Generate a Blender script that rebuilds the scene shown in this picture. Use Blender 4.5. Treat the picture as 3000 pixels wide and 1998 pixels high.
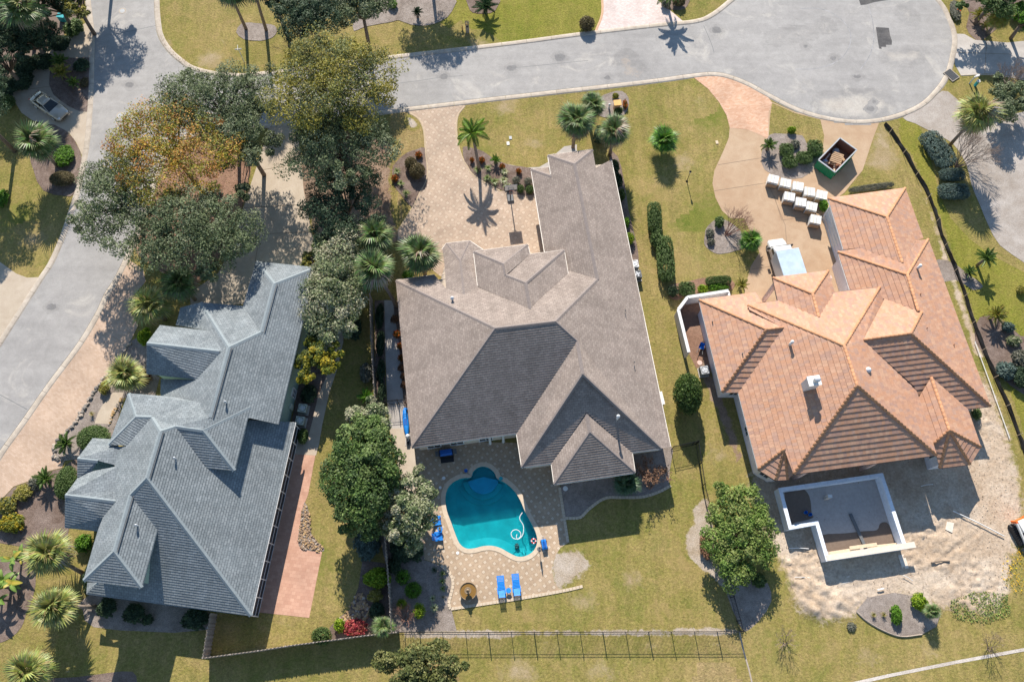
import bpy, math, random
import numpy as np
from mathutils import Vector, Matrix
from mathutils.geometry import tessellate_polygon

for o in list(bpy.data.objects): bpy.data.objects.remove(o)
SC = bpy.context.scene; COL = SC.collection
# ------------------------------------------------------------ camera, sky, sun, exposure
CAM_H = 76.0; FPX = 2333.0; TILT = math.atan(900.0 / FPX)
cam = bpy.data.cameras.new('camera'); cam.sensor_width = 36.0; cam.lens = 36.0 * FPX / 3000.0
cam.clip_end = 2000.0; cam.clip_start = 1.0
cam_o = bpy.data.objects.new('camera', cam); COL.objects.link(cam_o)
cam_o.location = (0, 0, CAM_H); cam_o.rotation_euler = (TILT, 0, 0); SC.camera = cam_o
SUN_EL = math.radians(34.7); SUN_AZ = math.radians(97.2)          # azimuth: plain angle from +X
sdir = Vector((math.cos(SUN_AZ) * math.cos(SUN_EL), math.sin(SUN_AZ) * math.cos(SUN_EL), math.sin(SUN_EL)))
W = bpy.data.worlds.new('World'); SC.world = W; W.use_nodes = True
wn = W.node_tree.nodes; wl = W.node_tree.links
sky = wn.new('ShaderNodeTexSky'); sky.sky_type = 'NISHITA'; sky.sun_disc = False
sky.sun_elevation = SUN_EL; sky.sun_rotation = math.pi / 2 - SUN_AZ; sky.air_density = 1.25; sky.dust_density = 0.1; sky.ozone_density = 2.4
wl.new(sky.outputs[0], wn['Background'].inputs[0]); wn['Background'].inputs[1].default_value = 0.095
sun = bpy.data.lights.new('sun', 'SUN'); sun.energy = 5.0; sun.angle = math.radians(0.5); sun.color = (1.0, 0.93, 0.83)
sun_o = bpy.data.objects.new('sun', sun); COL.objects.link(sun_o); sun_o.location = sdir * 120
sun_o.rotation_euler = (-sdir).to_track_quat('-Z', 'Y').to_euler()
SC.view_settings.view_transform = 'Standard'; SC.view_settings.look = 'None'
SC.view_settings.gamma = 1.0; SC.view_settings.exposure = 0.86; SC.view_settings.use_curve_mapping = False
SC.render.engine = 'CYCLES'

# ------------------------------------------------------------ pixel -> place on a known height or plane
CT, ST = math.cos(TILT), math.sin(TILT)
def ray(p):
    a = (p[0] - 1500.0) / FPX; v = (999.0 - p[1]) / FPX
    return Vector((a, v * CT + ST, -(CT - v * ST)))
def P(p, z=0.0):
    d = ray(p); s = (CAM_H - z) / -d.z
    return Vector((d.x * s, d.y * s, z))
YO = (0, 500, 1000, 1498)
def T(c, r, *xy):
    return [(750 * c + xy[i] * 0.31888, YO[r] + xy[i + 1] * 0.31888) for i in range(0, len(xy), 2)]
def t1(c, r, x, y): return T(c, r, x, y)[0]
def OV(*xy): return [(xy[i] * 1.2744, xy[i + 1] * 1.2744) for i in range(0, len(xy), 2)]
def PX(*xy): return [(xy[i], xy[i + 1]) for i in range(0, len(xy), 2)]
def G1(x, y): return (400 + .3444 * x, 750 + .3444 * y)
def G2(x, y): return (180 + .4464 * x, 1130 + .4464 * y)
def MM(x, y): return (1120 + .37 * x, 400 + .37 * y)
def OO(x, y): return (2000 + .3316 * x, 540 + .3316 * y)
def mpp(p, z=0.0): return (P((p[0] + 10, p[1]), z) - P(p, z)).length / 10.0     # metres in a pixel there

# ------------------------------------------------------------ materials
def nd(nt, t, **k):
    n = nt.nodes.new(t)
    for a, b in k.items(): setattr(n, a, b)
    return n
def newmat(name):
    m = bpy.data.materials.new(name); m.use_nodes = True
    return m, m.node_tree, m.node_tree.nodes['Principled BSDF']
def setp(b, rough=.8, spec=.3, metal=0.0):
    b.inputs['Roughness'].default_value = rough; b.inputs['Metallic'].default_value = metal
    b.inputs['Specular IOR Level'].default_value = spec
def noise(nt, vec, scale, detail=4, rough=.6, dist=0.0):
    n = nd(nt, 'ShaderNodeTexNoise'); n.inputs['Scale'].default_value = scale; n.inputs['Detail'].default_value = detail
    n.inputs['Roughness'].default_value = rough; n.inputs['Distortion'].default_value = dist
    nt.links.new(vec, n.inputs['Vector']); return n.outputs['Fac']
def ramp(nt, fac, stops):
    r = nd(nt, 'ShaderNodeValToRGB'); e = r.color_ramp.elements
    while len(e) < len(stops): e.new(.5)
    for i, (p, c) in enumerate(stops):
        e[i].position = p; e[i].color = (*c, 1) if len(c) == 3 else c
    nt.links.new(fac, r.inputs[0]); return r.outputs[0]
def mixc(nt, fac, a, b, mode='MIX'):
    m = nd(nt, 'ShaderNodeMix', data_type='RGBA', blend_type=mode)
    for s, v in ((0, fac), (6, a), (7, b)):
        if hasattr(v, 'is_output'): nt.links.new(v, m.inputs[s])
        elif s == 0: m.inputs[0].default_value = v
        else: m.inputs[s].default_value = (*v, 1)
    return m.outputs[2]
def bumpn(nt, b, h, strength=.4, dist=.05):
    n = nd(nt, 'ShaderNodeBump'); n.inputs['Strength'].default_value = strength; n.inputs['Distance'].default_value = dist
    nt.links.new(h, n.inputs['Height']); nt.links.new(n.outputs[0], b.inputs['Normal'])
def wpos(nt): return nd(nt, 'ShaderNodeNewGeometry').outputs['Position']
G3 = lambda v: (v, v, v)
def plain(name, c, rough=.7, var=.12, scale=6.0, spec=.3, metal=0.0, bump=0.0):
    m, nt, b = newmat(name); setp(b, rough, spec, metal)
    p = wpos(nt); f = noise(nt, p, scale)
    lo = tuple(x * (1 - var) for x in c); hi = tuple(min(1, x * (1 + var)) for x in c)
    nt.links.new(ramp(nt, f, [(.3, lo), (.7, hi)]), b.inputs['Base Color'])
    if bump: bumpn(nt, b, noise(nt, p, scale * 3), bump, .03)
    return m
def ground_col(nt, p, cols, big=.12, mid=.6, fine=9.0, fvar=.35, mids=(.38, .62)):
    """three scales of noise: large patches, blotches and grain"""
    c1 = ramp(nt, noise(nt, p, big, 5, .6, .6), [(.36, cols[0]), (.50, cols[1]), (.64, cols[2])])
    c2 = ramp(nt, noise(nt, p, mid, 6, .65, .4), [(mids[0], cols[3]), (mids[1], cols[1])])
    f = noise(nt, p, fine, 5, .75)
    return mixc(nt, 1.0, mixc(nt, .45, c1, c2), ramp(nt, f, [(.28, G3(1 - fvar)), (.72, G3(1 + fvar))]), 'MULTIPLY'), f
def ground_mat(name, cols, big=.12, mid=.6, fine=9.0, bump=.35, dist=.06, rough=.95, fvar=.35, mids=(.38, .62)):
    m, nt, b = newmat(name); setp(b, rough, .15); c, f = ground_col(nt, wpos(nt), cols, big, mid, fine, fvar, mids)
    nt.links.new(c, b.inputs['Base Color']); bumpn(nt, b, f, bump, dist); return m
M = {}
def lawn_col(nt, p, green, mid, tan, soil, soil_amt=.70, big=.085):
    c = ramp(nt, noise(nt, p, big, 7, .68, .8), [(.34, green), (.47, mid), (.62, tan)])
    c = mixc(nt, .5, c, ramp(nt, noise(nt, p, .42, 7, .72, .6), [(.36, green), (.50, mid), (.64, tan)]))
    c = mixc(nt, .30, c, ramp(nt, noise(nt, p, 1.9, 6, .75, .3), [(.36, green), (.62, tan)]))
    s = ramp(nt, noise(nt, p, .30, 8, .75, .5), [(soil_amt - .04, G3(0)), (soil_amt + .05, G3(.8))]); c = mixc(nt, s, c, soil)
    mp = nd(nt, 'ShaderNodeMapping'); mp.inputs['Scale'].default_value = (1.0, .16, 1); mp.inputs['Rotation'].default_value = (0, 0, math.radians(-82)); nt.links.new(p, mp.inputs[0])
    c = mixc(nt, 1, c, ramp(nt, noise(nt, mp.outputs[0], 1.5, 3, .6), [(.35, G3(.90)), (.65, G3(1.08))]), 'MULTIPLY')      # mowing lines
    f1 = noise(nt, p, 4.5, 4, .8); f2 = noise(nt, p, 15, 3, .8)
    c = mixc(nt, 1, c, ramp(nt, f1, [(.30, G3(.62)), (.70, G3(1.36))]), 'MULTIPLY')
    return mixc(nt, 1, c, ramp(nt, f2, [(.30, G3(.72)), (.70, G3(1.28))]), 'MULTIPLY'), f1
LAWN = dict(lawn=((.125, .142, .028), (.215, .178, .050), (.310, .225, .098), (.36, .285, .205)), lawn_green=((.125, .150, .018), (.190, .180, .030), (.245, .205, .055), (.33, .26, .16), .76), lawn_dry=((.16, .145, .042), (.265, .190, .078), (.345, .248, .126), (.42, .345, .265), .66))
def lawn_mat(name):
    m, nt, b = newmat(name); setp(b, .95, .12); c, f = lawn_col(nt, wpos(nt), *LAWN[name]); nt.links.new(c, b.inputs['Base Color']); bumpn(nt, b, f, .8, .12); return m
def worn_mat(name, cols, lawn='lawn', edge=(.40, .62), **k):
    """bare ground wearing through into the lawn: how worn is stored on the mesh, the ragged edge comes from noise"""
    m, nt, b = newmat(name); setp(b, .95, .12); p = wpos(nt); c1, f1 = lawn_col(nt, p, *LAWN[lawn]) if lawn else asphalt_col(nt, p); c2, f2 = ground_col(nt, p, cols, **k)
    at = nd(nt, 'ShaderNodeAttribute', attribute_name='worn'); ad = nd(nt, 'ShaderNodeMath', operation='ADD'); nt.links.new(at.outputs['Fac'], ad.inputs[0])
    ns = nd(nt, 'ShaderNodeMapRange'); nt.links.new(noise(nt, p, 1.1, 8, .78, .5), ns.inputs[0]); ns.inputs[1].default_value = .25; ns.inputs[2].default_value = .75; ns.inputs[3].default_value = -.5; ns.inputs[4].default_value = .5; nt.links.new(ns.outputs[0], ad.inputs[1])
    w = ramp(nt, ad.outputs[0], [(edge[0], G3(0)), (edge[1], G3(1))]); nt.links.new(mixc(nt, w, c1, c2), b.inputs['Base Color']); bumpn(nt, b, mixc(nt, w, f1, f2), .6, .10); return m
for k_ in LAWN: M[k_] = lawn_mat(k_)
SANDC = [(.385, .29, .205), (.455, .36, .27), (.55, .465, .375), (.31, .225, .155)]
M['worn_sand'] = worn_mat('worn_sand', SANDC, edge=(.30, .66), big=.28, mid=1.5, fine=4.5, fvar=.30)
M['worn_green'] = worn_mat('worn_green', [(.108, .134, .022), (.145, .155, .030), (.188, .172, .042), (.090, .115, .018)], edge=(.20, .85), big=.3, mid=1.2, fine=7, fvar=.45)
M['worn_dry'] = worn_mat('worn_dry', [(.27, .195, .080), (.305, .215, .095), (.345, .250, .125), (.20, .160, .05)], edge=(.25, 1.1), big=.3, mid=1.2, fine=7, fvar=.45)
M['worn_soil'] = worn_mat('worn_soil', [(.34, .27, .20), (.40, .335, .27), (.46, .40, .345), (.25, .19, .12)], big=.4, mid=1.4, fine=8, fvar=.32)
M['worn_tan'] = worn_mat('worn_tan', [(.29, .215, .115), (.33, .25, .150), (.375, .295, .195), (.23, .18, .08)], edge=(.30, .95), big=.4, mid=1.4, fine=8, fvar=.36)
M['worn_brown'] = worn_mat('worn_brown', [(.22, .145, .10), (.28, .195, .14), (.34, .25, .185), (.15, .10, .07)], big=.4, mid=1.6, fine=10, fvar=.4)
M['sand'] = ground_mat('sand', SANDC, .22, 1.1, 5, .35, .10, fvar=.16)
M['sand_pale'] = ground_mat('sand_pale', [(.40, .35, .30), (.50, .45, .40), (.58, .53, .48), (.30, .25, .21)], .2, 1.2, 9, .5, .08, fvar=.3)
M['mulch'] = ground_mat('mulch', [(.13, .09, .07), (.20, .15, .125), (.27, .21, .18), (.10, .065, .05)], .4, 2.2, 14, .8, .08, fvar=.5)
M['mulch_grey'] = ground_mat('mulch_grey', [(.20, .165, .14), (.28, .235, .205), (.36, .31, .275), (.14, .11, .09)], .4, 2.2, 14, .8, .08, fvar=.45)
M['mulch_red'] = ground_mat('mulch_red', [(.22, .125, .085), (.28, .165, .115), (.33, .21, .15), (.15, .09, .06)], .4, 2.2, 14, .8, .08, fvar=.4)
M['concrete'] = ground_mat('concrete', [(.38, .31, .235), (.43, .36, .28), (.48, .41, .33), (.33, .26, .195)], .18, .9, 12, .15, .02, .9, fvar=.10)
M['concrete_grey'] = ground_mat('concrete_grey', [(.36, .33, .30), (.42, .385, .35), (.48, .44, .40), (.29, .26, .235)], .18, .9, 12, .2, .02, .9, fvar=.14)
M['kerb'] = ground_mat('kerb', [(.38, .33, .27), (.46, .40, .33), (.52, .46, .39), (.28, .225, .18)], .3, 1.4, 12, .2, .02, .9, fvar=.14)
M['tan_conc'] = ground_mat('tan_conc', [(.37, .25, .16), (.415, .295, .195), (.46, .345, .24), (.32, .20, .12)], .14, .7, 12, .15, .02, .9, fvar=.12)
M['gravel'] = ground_mat('gravel', [(.29, .25, .215), (.35, .31, .275), (.42, .38, .345), (.24, .195, .16)], .2, 1.0, 10, .6, .05, fvar=.3)

def asphalt_col(nt, p):
    c = ramp(nt, noise(nt, p, .11, 6, .6, .5), [(.3, (.248, .236, .226)), (.5, (.305, .290, .276)), (.72, (.375, .355, .334))])
    mp = nd(nt, 'ShaderNodeMapping'); mp.inputs['Scale'].default_value = (.10, .8, 1); mp.inputs['Rotation'].default_value = (0, 0, math.radians(-8))
    nt.links.new(p, mp.inputs[0])
    c = mixc(nt, .5, c, ramp(nt, noise(nt, mp.outputs[0], 1.0, 5, .6), [(.3, (.255, .243, .233)), (.7, (.352, .335, .319))]))
    st = ramp(nt, noise(nt, p, .22, 7, .7, 1.0), [(.56, G3(0)), (.70, G3(.6))])
    c = mixc(nt, 1, c, ramp(nt, noise(nt, p, .9, 7, .75, .4), [(.32, G3(.86)), (.7, G3(1.10))]), 'MULTIPLY')
    sp = ramp(nt, noise(nt, p, .55, 4, .6, .2), [(.70, G3(0)), (.78, G3(.45))]); c = mixc(nt, sp, c, (.20, .19, .185))
    c = mixc(nt, st, c, (.50, .46, .405))
    f = noise(nt, p, 16, 4, .7)
    c = mixc(nt, 1, c, ramp(nt, f, [(.3, G3(.86)), (.7, G3(1.12))]), 'MULTIPLY')
    return c, f
def asphalt():
    m, nt, b = newmat('asphalt'); setp(b, .85, .25); c, f = asphalt_col(nt, wpos(nt)); nt.links.new(c, b.inputs['Base Color']); bumpn(nt, b, f, .25, .02); return m
M['asphalt'] = asphalt()
M['road_sand'] = worn_mat('road_sand', [(.40, .36, .315), (.44, .405, .36), (.48, .445, .40), (.36, .325, .29)], None, edge=(.30, 1.05), big=.4, mid=1.2, fine=9, fvar=.15)
M['road_oil'] = worn_mat('road_oil', [(.19, .182, .178), (.21, .203, .20), (.24, .23, .225), (.16, .155, .15)], None, big=.6, mid=2, fine=9, fvar=.15)
M['road_rust'] = worn_mat('road_rust', [(.30, .265, .235), (.335, .30, .265), (.36, .32, .29), (.28, .24, .21)], None, big=.4, mid=1.2, fine=9, fvar=.12)
M['patch'] = ground_mat('asphalt_patch', [(.07, .065, .065), (.10, .095, .095), (.14, .13, .125), (.05, .05, .05)], .5, 2, 14, .3, .02, fvar=.25)

def paver(name, c1, c2, cj, size=.30, kind='voronoi', rot=8, jw=.06, bw=.22, bh=.11, light=None):
    m, nt, b = newmat(name); setp(b, .88, .25); p = wpos(nt)
    mp = nd(nt, 'ShaderNodeMapping'); mp.inputs['Rotation'].default_value = (0, 0, math.radians(rot)); nt.links.new(p, mp.inputs[0]); q = mp.outputs[0]
    if kind == 'voronoi':
        v = nd(nt, 'ShaderNodeTexVoronoi', feature='F1'); v.inputs['Scale'].default_value = 1 / size; v.inputs['Randomness'].default_value = .75
        e = nd(nt, 'ShaderNodeTexVoronoi', feature='DISTANCE_TO_EDGE'); e.inputs['Scale'].default_value = 1 / size; e.inputs['Randomness'].default_value = .75
        nt.links.new(q, v.inputs[0]); nt.links.new(q, e.inputs[0])
        sp = nd(nt, 'ShaderNodeSeparateColor'); nt.links.new(v.outputs['Color'], sp.inputs[0])
        c = ramp(nt, sp.outputs[0], [(.1, c1), (.8, c2)] + ([(.88, light)] if light else []))
        j = ramp(nt, e.outputs['Distance'], [(jw * .4, G3(0)), (jw, G3(1))])
        c = mixc(nt, j, cj, c); h = j
    else:
        k = nd(nt, 'ShaderNodeTexBrick'); k.inputs['Scale'].default_value = 1.0
        k.inputs['Brick Width'].default_value = bw; k.inputs['Row Height'].default_value = bh
        k.inputs['Mortar Size'].default_value = .006; k.inputs['Bias'].default_value = 0; k.inputs['Mortar Smooth'].default_value = .2
        k.inputs['Color1'].default_value = (*c1, 1); k.inputs['Color2'].default_value = (*c2, 1); k.inputs['Mortar'].default_value = (*cj, 1)
        nt.links.new(q, k.inputs['Vector']); c = k.outputs['Color']; h = k.outputs['Fac']
    w = noise(nt, p, .35, 5, .6)
    c = mixc(nt, 1, c, ramp(nt, w, [(.3, G3(.84)), (.7, G3(1.14))]), 'MULTIPLY')
    nt.links.new(c, b.inputs['Base Color'])
    if kind == 'voronoi': bumpn(nt, b, h, .3, .02)
    return m
M['flagstone'] = paver('flagstone_pavers', (.37, .275, .205), (.415, .318, .24), (.29, .21, .16), .32, jw=.03, light=(.45, .355, .27))
M['pool_paver'] = paver('pool_deck_pavers', (.36, .265, .18), (.40, .30, .205), (.30, .215, .15), .34, rot=38, jw=.03, light=(.52, .435, .335))
M['brick_apron'] = paver('brick_apron', (.47, .27, .17), (.56, .37, .26), (.37, .23, .16), kind='brick', rot=-8, bw=.30, bh=.15)
M['pink_paver'] = paver('pink_pavers', (.52, .42, .38), (.62, .53, .49), (.44, .34, .30), kind='brick', rot=-8, bw=.24, bh=.14)
M['street_paver'] = paver('street_pavers', (.40, .285, .205), (.47, .35, .265), (.34, .24, .175), kind='brick', rot=34, bw=.28, bh=.16)
M['patio_paver'] = paver('patio_pavers', (.42, .235, .165), (.50, .30, .215), (.32, .175, .125), kind='brick', rot=7, bw=.36, bh=.30)

def accent_paver(name, c1, c2, acc, size=.62, rot=53):
    m, nt, b = newmat(name); setp(b, .88, .25); p = wpos(nt); mp = nd(nt, 'ShaderNodeMapping'); mp.inputs['Rotation'].default_value = (0, 0, math.radians(rot)); nt.links.new(p, mp.inputs[0])
    v = nd(nt, 'ShaderNodeTexVoronoi', feature='F1', distance='CHEBYCHEV'); v.inputs['Scale'].default_value = 1 / size; v.inputs['Randomness'].default_value = 0.0; nt.links.new(mp.outputs[0], v.inputs[0])
    q = nd(nt, 'ShaderNodeTexVoronoi', feature='F1'); q.inputs['Scale'].default_value = 2.6 / size; nt.links.new(mp.outputs[0], q.inputs[0]); sp = nd(nt, 'ShaderNodeSeparateColor'); nt.links.new(q.outputs['Color'], sp.inputs[0])
    c = ramp(nt, sp.outputs[0], [(.1, c1), (.9, c2)]); d = v.outputs['Distance']
    c = mixc(nt, ramp(nt, d, [(.19, G3(0)), (.22, G3(1)), (.24, G3(1)), (.27, G3(0))]), c, tuple(x * .8 for x in c1)); c = mixc(nt, ramp(nt, d, [(.19, G3(.85)), (.21, G3(0))]), c, acc)
    c = mixc(nt, 1, c, ramp(nt, noise(nt, p, .35, 5, .6), [(.3, G3(.84)), (.7, G3(1.14))]), 'MULTIPLY'); c = mixc(nt, 1, c, ramp(nt, noise(nt, p, 6, 4, .7), [(.3, G3(.9)), (.7, G3(1.1))]), 'MULTIPLY')
    nt.links.new(c, b.inputs['Base Color']); return m
M['pool_paver'] = accent_paver('pool_deck_pavers', (.345, .25, .168), (.40, .298, .205), (.50, .41, .31))
M['flagstone'] = accent_paver('flagstone_pavers', (.36, .268, .20), (.415, .318, .24), (.46, .365, .28), .78, 30)
def shingle(name, c1, c2, dark, course):
    m, nt, b = newmat(name); setp(b, .92, .15)
    uv = nd(nt, 'ShaderNodeUVMap', uv_map='uv').outputs[0]
    k = nd(nt, 'ShaderNodeTexBrick'); k.inputs['Scale'].default_value = 1.0; k.offset = .5; k.offset_frequency = 2
    k.inputs['Brick Width'].default_value = .40; k.inputs['Row Height'].default_value = course
    k.inputs['Mortar Size'].default_value = .022; k.inputs['Mortar Smooth'].default_value = .6; k.inputs['Bias'].default_value = -.1
    k.inputs['Color1'].default_value = (*c1, 1); k.inputs['Color2'].default_value = (*c2, 1); k.inputs['Mortar'].default_value = (*dark, 1)
    nt.links.new(uv, k.inputs['Vector'])
    p = wpos(nt)
    w = ramp(nt, noise(nt, p, .5, 5, .6), [(.3, G3(.90)), (.7, G3(1.10))])
    c = mixc(nt, 1, k.outputs['Color'], w, 'MULTIPLY')
    c = mixc(nt, 1, c, ramp(nt, noise(nt, p, 7, 3, .7), [(.3, G3(.82)), (.7, G3(1.18))]), 'MULTIPLY')
    sm = nd(nt, 'ShaderNodeMapping'); sm.inputs['Scale'].default_value = (1.1, .10, 1); nt.links.new(uv, sm.inputs[0])
    c = mixc(nt, 1, c, ramp(nt, noise(nt, sm.outputs[0], 1.0, 5, .65), [(.34, G3(.88)), (.66, G3(1.07))]), 'MULTIPLY')      # run-off streaks
    nt.links.new(c, b.inputs['Base Color']); return m
M['shingle_brown'] = shingle('brown_shingles', (.238, .194, .168), (.300, .249, .216), (.172, .140, .122), .23)
M['shingle_grey'] = shingle('blue_grey_shingles', (.172, .193, .202), (.232, .253, .261), (.100, .113, .124), .23)
M['cap_brown'] = plain('brown_ridge_cap', (.205, .172, .158), .92, .15, 5)
M['cap_grey'] = plain('grey_ridge_cap', (.215, .245, .257), .92, .12, 5)

def colmat(name, rough=.7, spec=.25, trans=0.0, fine=0.0, hue=(1, 1, 1)):
    m, nt, b = newmat(name); setp(b, rough, spec)
    a = nd(nt, 'ShaderNodeAttribute', attribute_name='col'); c = a.outputs['Color']
    if fine: c = mixc(nt, 1, c, ramp(nt, noise(nt, wpos(nt), fine, 4, .7), [(.3, G3(.86)), (.7, G3(1.14))]), 'MULTIPLY')
    nt.links.new(c, b.inputs['Base Color'])
    if trans:
        t = nd(nt, 'ShaderNodeBsdfTranslucent'); nt.links.new(c, t.inputs[0])
        x = nd(nt, 'ShaderNodeMixShader'); x.inputs[0].default_value = trans
        nt.links.new(b.outputs[0], x.inputs[1]); nt.links.new(t.outputs[0], x.inputs[2])
        nt.links.new(x.outputs[0], nt.nodes['Material Output'].inputs[0])
    return m
M['tile'] = colmat('clay_roof_tile', .78, .3, 0, 5)
M['leaf'] = colmat('leaves', .6, .25, .30)
M['frond'] = colmat('palm_frond', .5, .4, .2)
M['bark'] = plain('bark', (.16, .125, .10), .95, .3, 6, bump=.5)
M['palm_bark'] = plain('palm_bark', (.24, .19, .155), .95, .3, 8, bump=.5)
M['twig'] = plain('twigs', (.25, .185, .15), .9, .25, 6)
M['twig_red'] = plain('reddish_twigs', (.27, .15, .11), .9, .25, 6)
for k, c, r in (('white', (.66, .65, .63), .5), ('white_wall', (.62, .58, .56), .8), ('sage', (.31, .42, .36), .8), ('tan_wall', (.56, .47, .38), .8),
                ('lilac_wall', (.70, .66, .68), .8), ('pink', (.60, .42, .36), .8), ('gutter', (.74, .68, .60), .5), ('dark_gutter', (.10, .08, .075), .5), ('black', (.02, .02, .022), .45),
                ('iron', (.018, .018, .02), .4), ('blue', (.012, .20, .62), .5), ('blue_dark', (.01, .09, .35), .5), ('teal', (.02, .30, .33), .5),
                ('grey', (.36, .37, .38), .6), ('dgrey', (.12, .125, .13), .6), ('green_steel', (.012, .17, .075), .5), ('rust', (.22, .105, .065), .9),
                ('wood', (.38, .25, .15), .85), ('wood_pale', (.55, .43, .30), .85), ('fence_wood', (.33, .285, .25), .9), ('lumber', (.62, .54, .45), .8), ('orange', (.85, .16, .03), .5),
                ('wrap', (.62, .61, .585), .4), ('stone', (.36, .30, .245), .9), ('stone_gold', (.40, .265, .135), .9), ('stone_brown', (.27, .185, .12), .9), ('drive_border', (.41, .315, .215), .85), ('stone_dark', (.20, .18, .16), .9), ('brick', (.50, .31, .19), .85),
                ('yellow_top', (.62, .36, .13), .8), ('block', (.66, .70, .76), .7), ('steel', (.55, .56, .58), .35), ('red', (.55, .03, .02), .4), ('cream_panel', (.47, .50, .42), .6), ('rubber', (.035, .035, .037), .8),
                ('silt', (.022, .022, .024), .7), ('coping', (.50, .405, .30), .8), ('pool_wall', (.10, .50, .52), .5), ('fountain', (.20, .145, .09), .5), ('cloth_tarp', (.30, .45, .6), .6), ('deep_soil', (.17, .125, .10), .95), ('slab', (.40, .36, .33), .9), ('slab_wet', (.16, .115, .085), .6)):
    M[k] = plain('m_' + k, c, r, .10, 4.0)
def glassmat(name, c, rough=.06):
    m, nt, b = newmat(name); setp(b, rough, .6); b.inputs['Base Color'].default_value = (*c, 1); return m
M['glass'] = glassmat('window_glass', (.02, .03, .04)); M['car_glass'] = glassmat('car_glass', (.015, .02, .022), .03)
M['screen'] = plain('insect_screen', (.035, .04, .05), .6, .1, 10)
def paint(name, c, rough=.22, metal=.5):
    m, nt, b = newmat(name); setp(b, rough, .5, metal); b.inputs['Base Color'].default_value = (*c, 1)
    b.inputs['Coat Weight'].default_value = .7; b.inputs['Coat Roughness'].default_value = .06; return m
M['car_paint'] = paint('champagne_paint', (.40, .35, .28), .25, .15); M['truck_paint'] = paint('white_truck_paint', (.50, .50, .50), .35, 0)
def water():
    m, nt, b = newmat('pool_water'); setp(b, .04, .5); p = wpos(nt)
    b.inputs['Base Color'].default_value = (.55, .93, .93, 1); b.inputs['Transmission Weight'].default_value = 1.0; b.inputs['IOR'].default_value = 1.33
    bumpn(nt, b, noise(nt, p, 3.2, 4, .55), .22, .06)
    t = nd(nt, 'ShaderNodeBsdfTransparent'); t.inputs[0].default_value = (.50, .93, .94, 1)
    x = nd(nt, 'ShaderNodeMixShader'); x.inputs[0].default_value = .62
    nt.links.new(b.outputs[0], x.inputs[1]); nt.links.new(t.outputs[0], x.inputs[2]); nt.links.new(x.outputs[0], nt.nodes['Material Output'].inputs[0])
    return m
M['water'] = water(); M['spa_floor'] = plain('pale_blue_plaster', (.02, .31, .50), .6, .1, 1.2); M['truck_roof'] = plain('translucent_truck_roof', (.42, .51, .60), .4, .12, 1.5)
M['pool_floor'] = plain('pool_plaster', (.008, .33, .38), .6, .16, .9)
M['basin_water'] = glassmat('basin_water', (.20, .11, .025), .05)

# ------------------------------------------------------------ building blocks
def link(o, parent=None):
    COL.objects.link(o)
    if parent: o.parent = parent
    return o
def tag(o, label=None, cat=None, group=None, kind=None):
    if label: o['label'] = label
    if cat: o['category'] = cat
    if group: o['group'] = group
    if kind: o['kind'] = kind
    return o
def thing(name, label, cat, loc=(0, 0, 0), rz=0.0, group=None):
    o = bpy.data.objects.new(name, None); o.empty_display_size = .3; link(o)
    o.location = loc; o.rotation_euler = (0, 0, rz); return tag(o, label, cat, group)
def struct(name, o=None):
    if o is None: o = bpy.data.objects.new(name, None); link(o)
    o['kind'] = 'structure'; return o
def mkmesh(name, vs, fs, mat=None, smooth=False, col=None, uv=None):
    me = bpy.data.meshes.new(name); me.from_pydata([tuple(v) for v in vs], [], fs)
    if mat: me.materials.append(M[mat] if isinstance(mat, str) else mat)
    if smooth: me.polygons.foreach_set('use_smooth', [True] * len(me.polygons))
    if col is not None:
        a = me.attributes.new('col', 'FLOAT_COLOR', 'POINT')
        a.data.foreach_set('color', np.c_[np.asarray(col, dtype=np.float32), np.ones(len(col), np.float32)].ravel())
    if uv is not None:
        l = me.uv_layers.new(name='uv'); idx = np.empty(len(me.loops), np.int32); me.loops.foreach_get('vertex_index', idx)
        l.data.foreach_set('uv', np.asarray(uv, dtype=np.float32)[idx].ravel())
    me.update(); return me
def fastmesh(name, V, n, mat, col=None):
    """V: (k*n,3) array of k separate n-gons"""
    k = len(V) // n; me = bpy.data.meshes.new(name); me.vertices.add(len(V)); me.vertices.foreach_set('co', V.astype(np.float32).ravel())
    me.loops.add(len(V)); me.loops.foreach_set('vertex_index', np.arange(len(V), dtype=np.int32))
    me.polygons.add(k); me.polygons.foreach_set('loop_start', np.arange(0, len(V), n, dtype=np.int32))
    me.polygons.foreach_set('loop_total', np.full(k, n, np.int32)); me.update(calc_edges=True)
    if col is not None:
        a = me.attributes.new('col', 'FLOAT_COLOR', 'POINT'); a.data.foreach_set('color', np.c_[col, np.ones(len(col))].astype(np.float32).ravel())
    me.materials.append(M[mat]); return me
def mobj(name, me, parent=None, loc=None, rz=None, sc=None):
    o = bpy.data.objects.new(name, me); link(o, parent)
    if loc is not None: o.location = loc
    if rz is not None: o.rotation_euler = (0, 0, rz)
    if sc is not None: o.scale = sc
    return o
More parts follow.
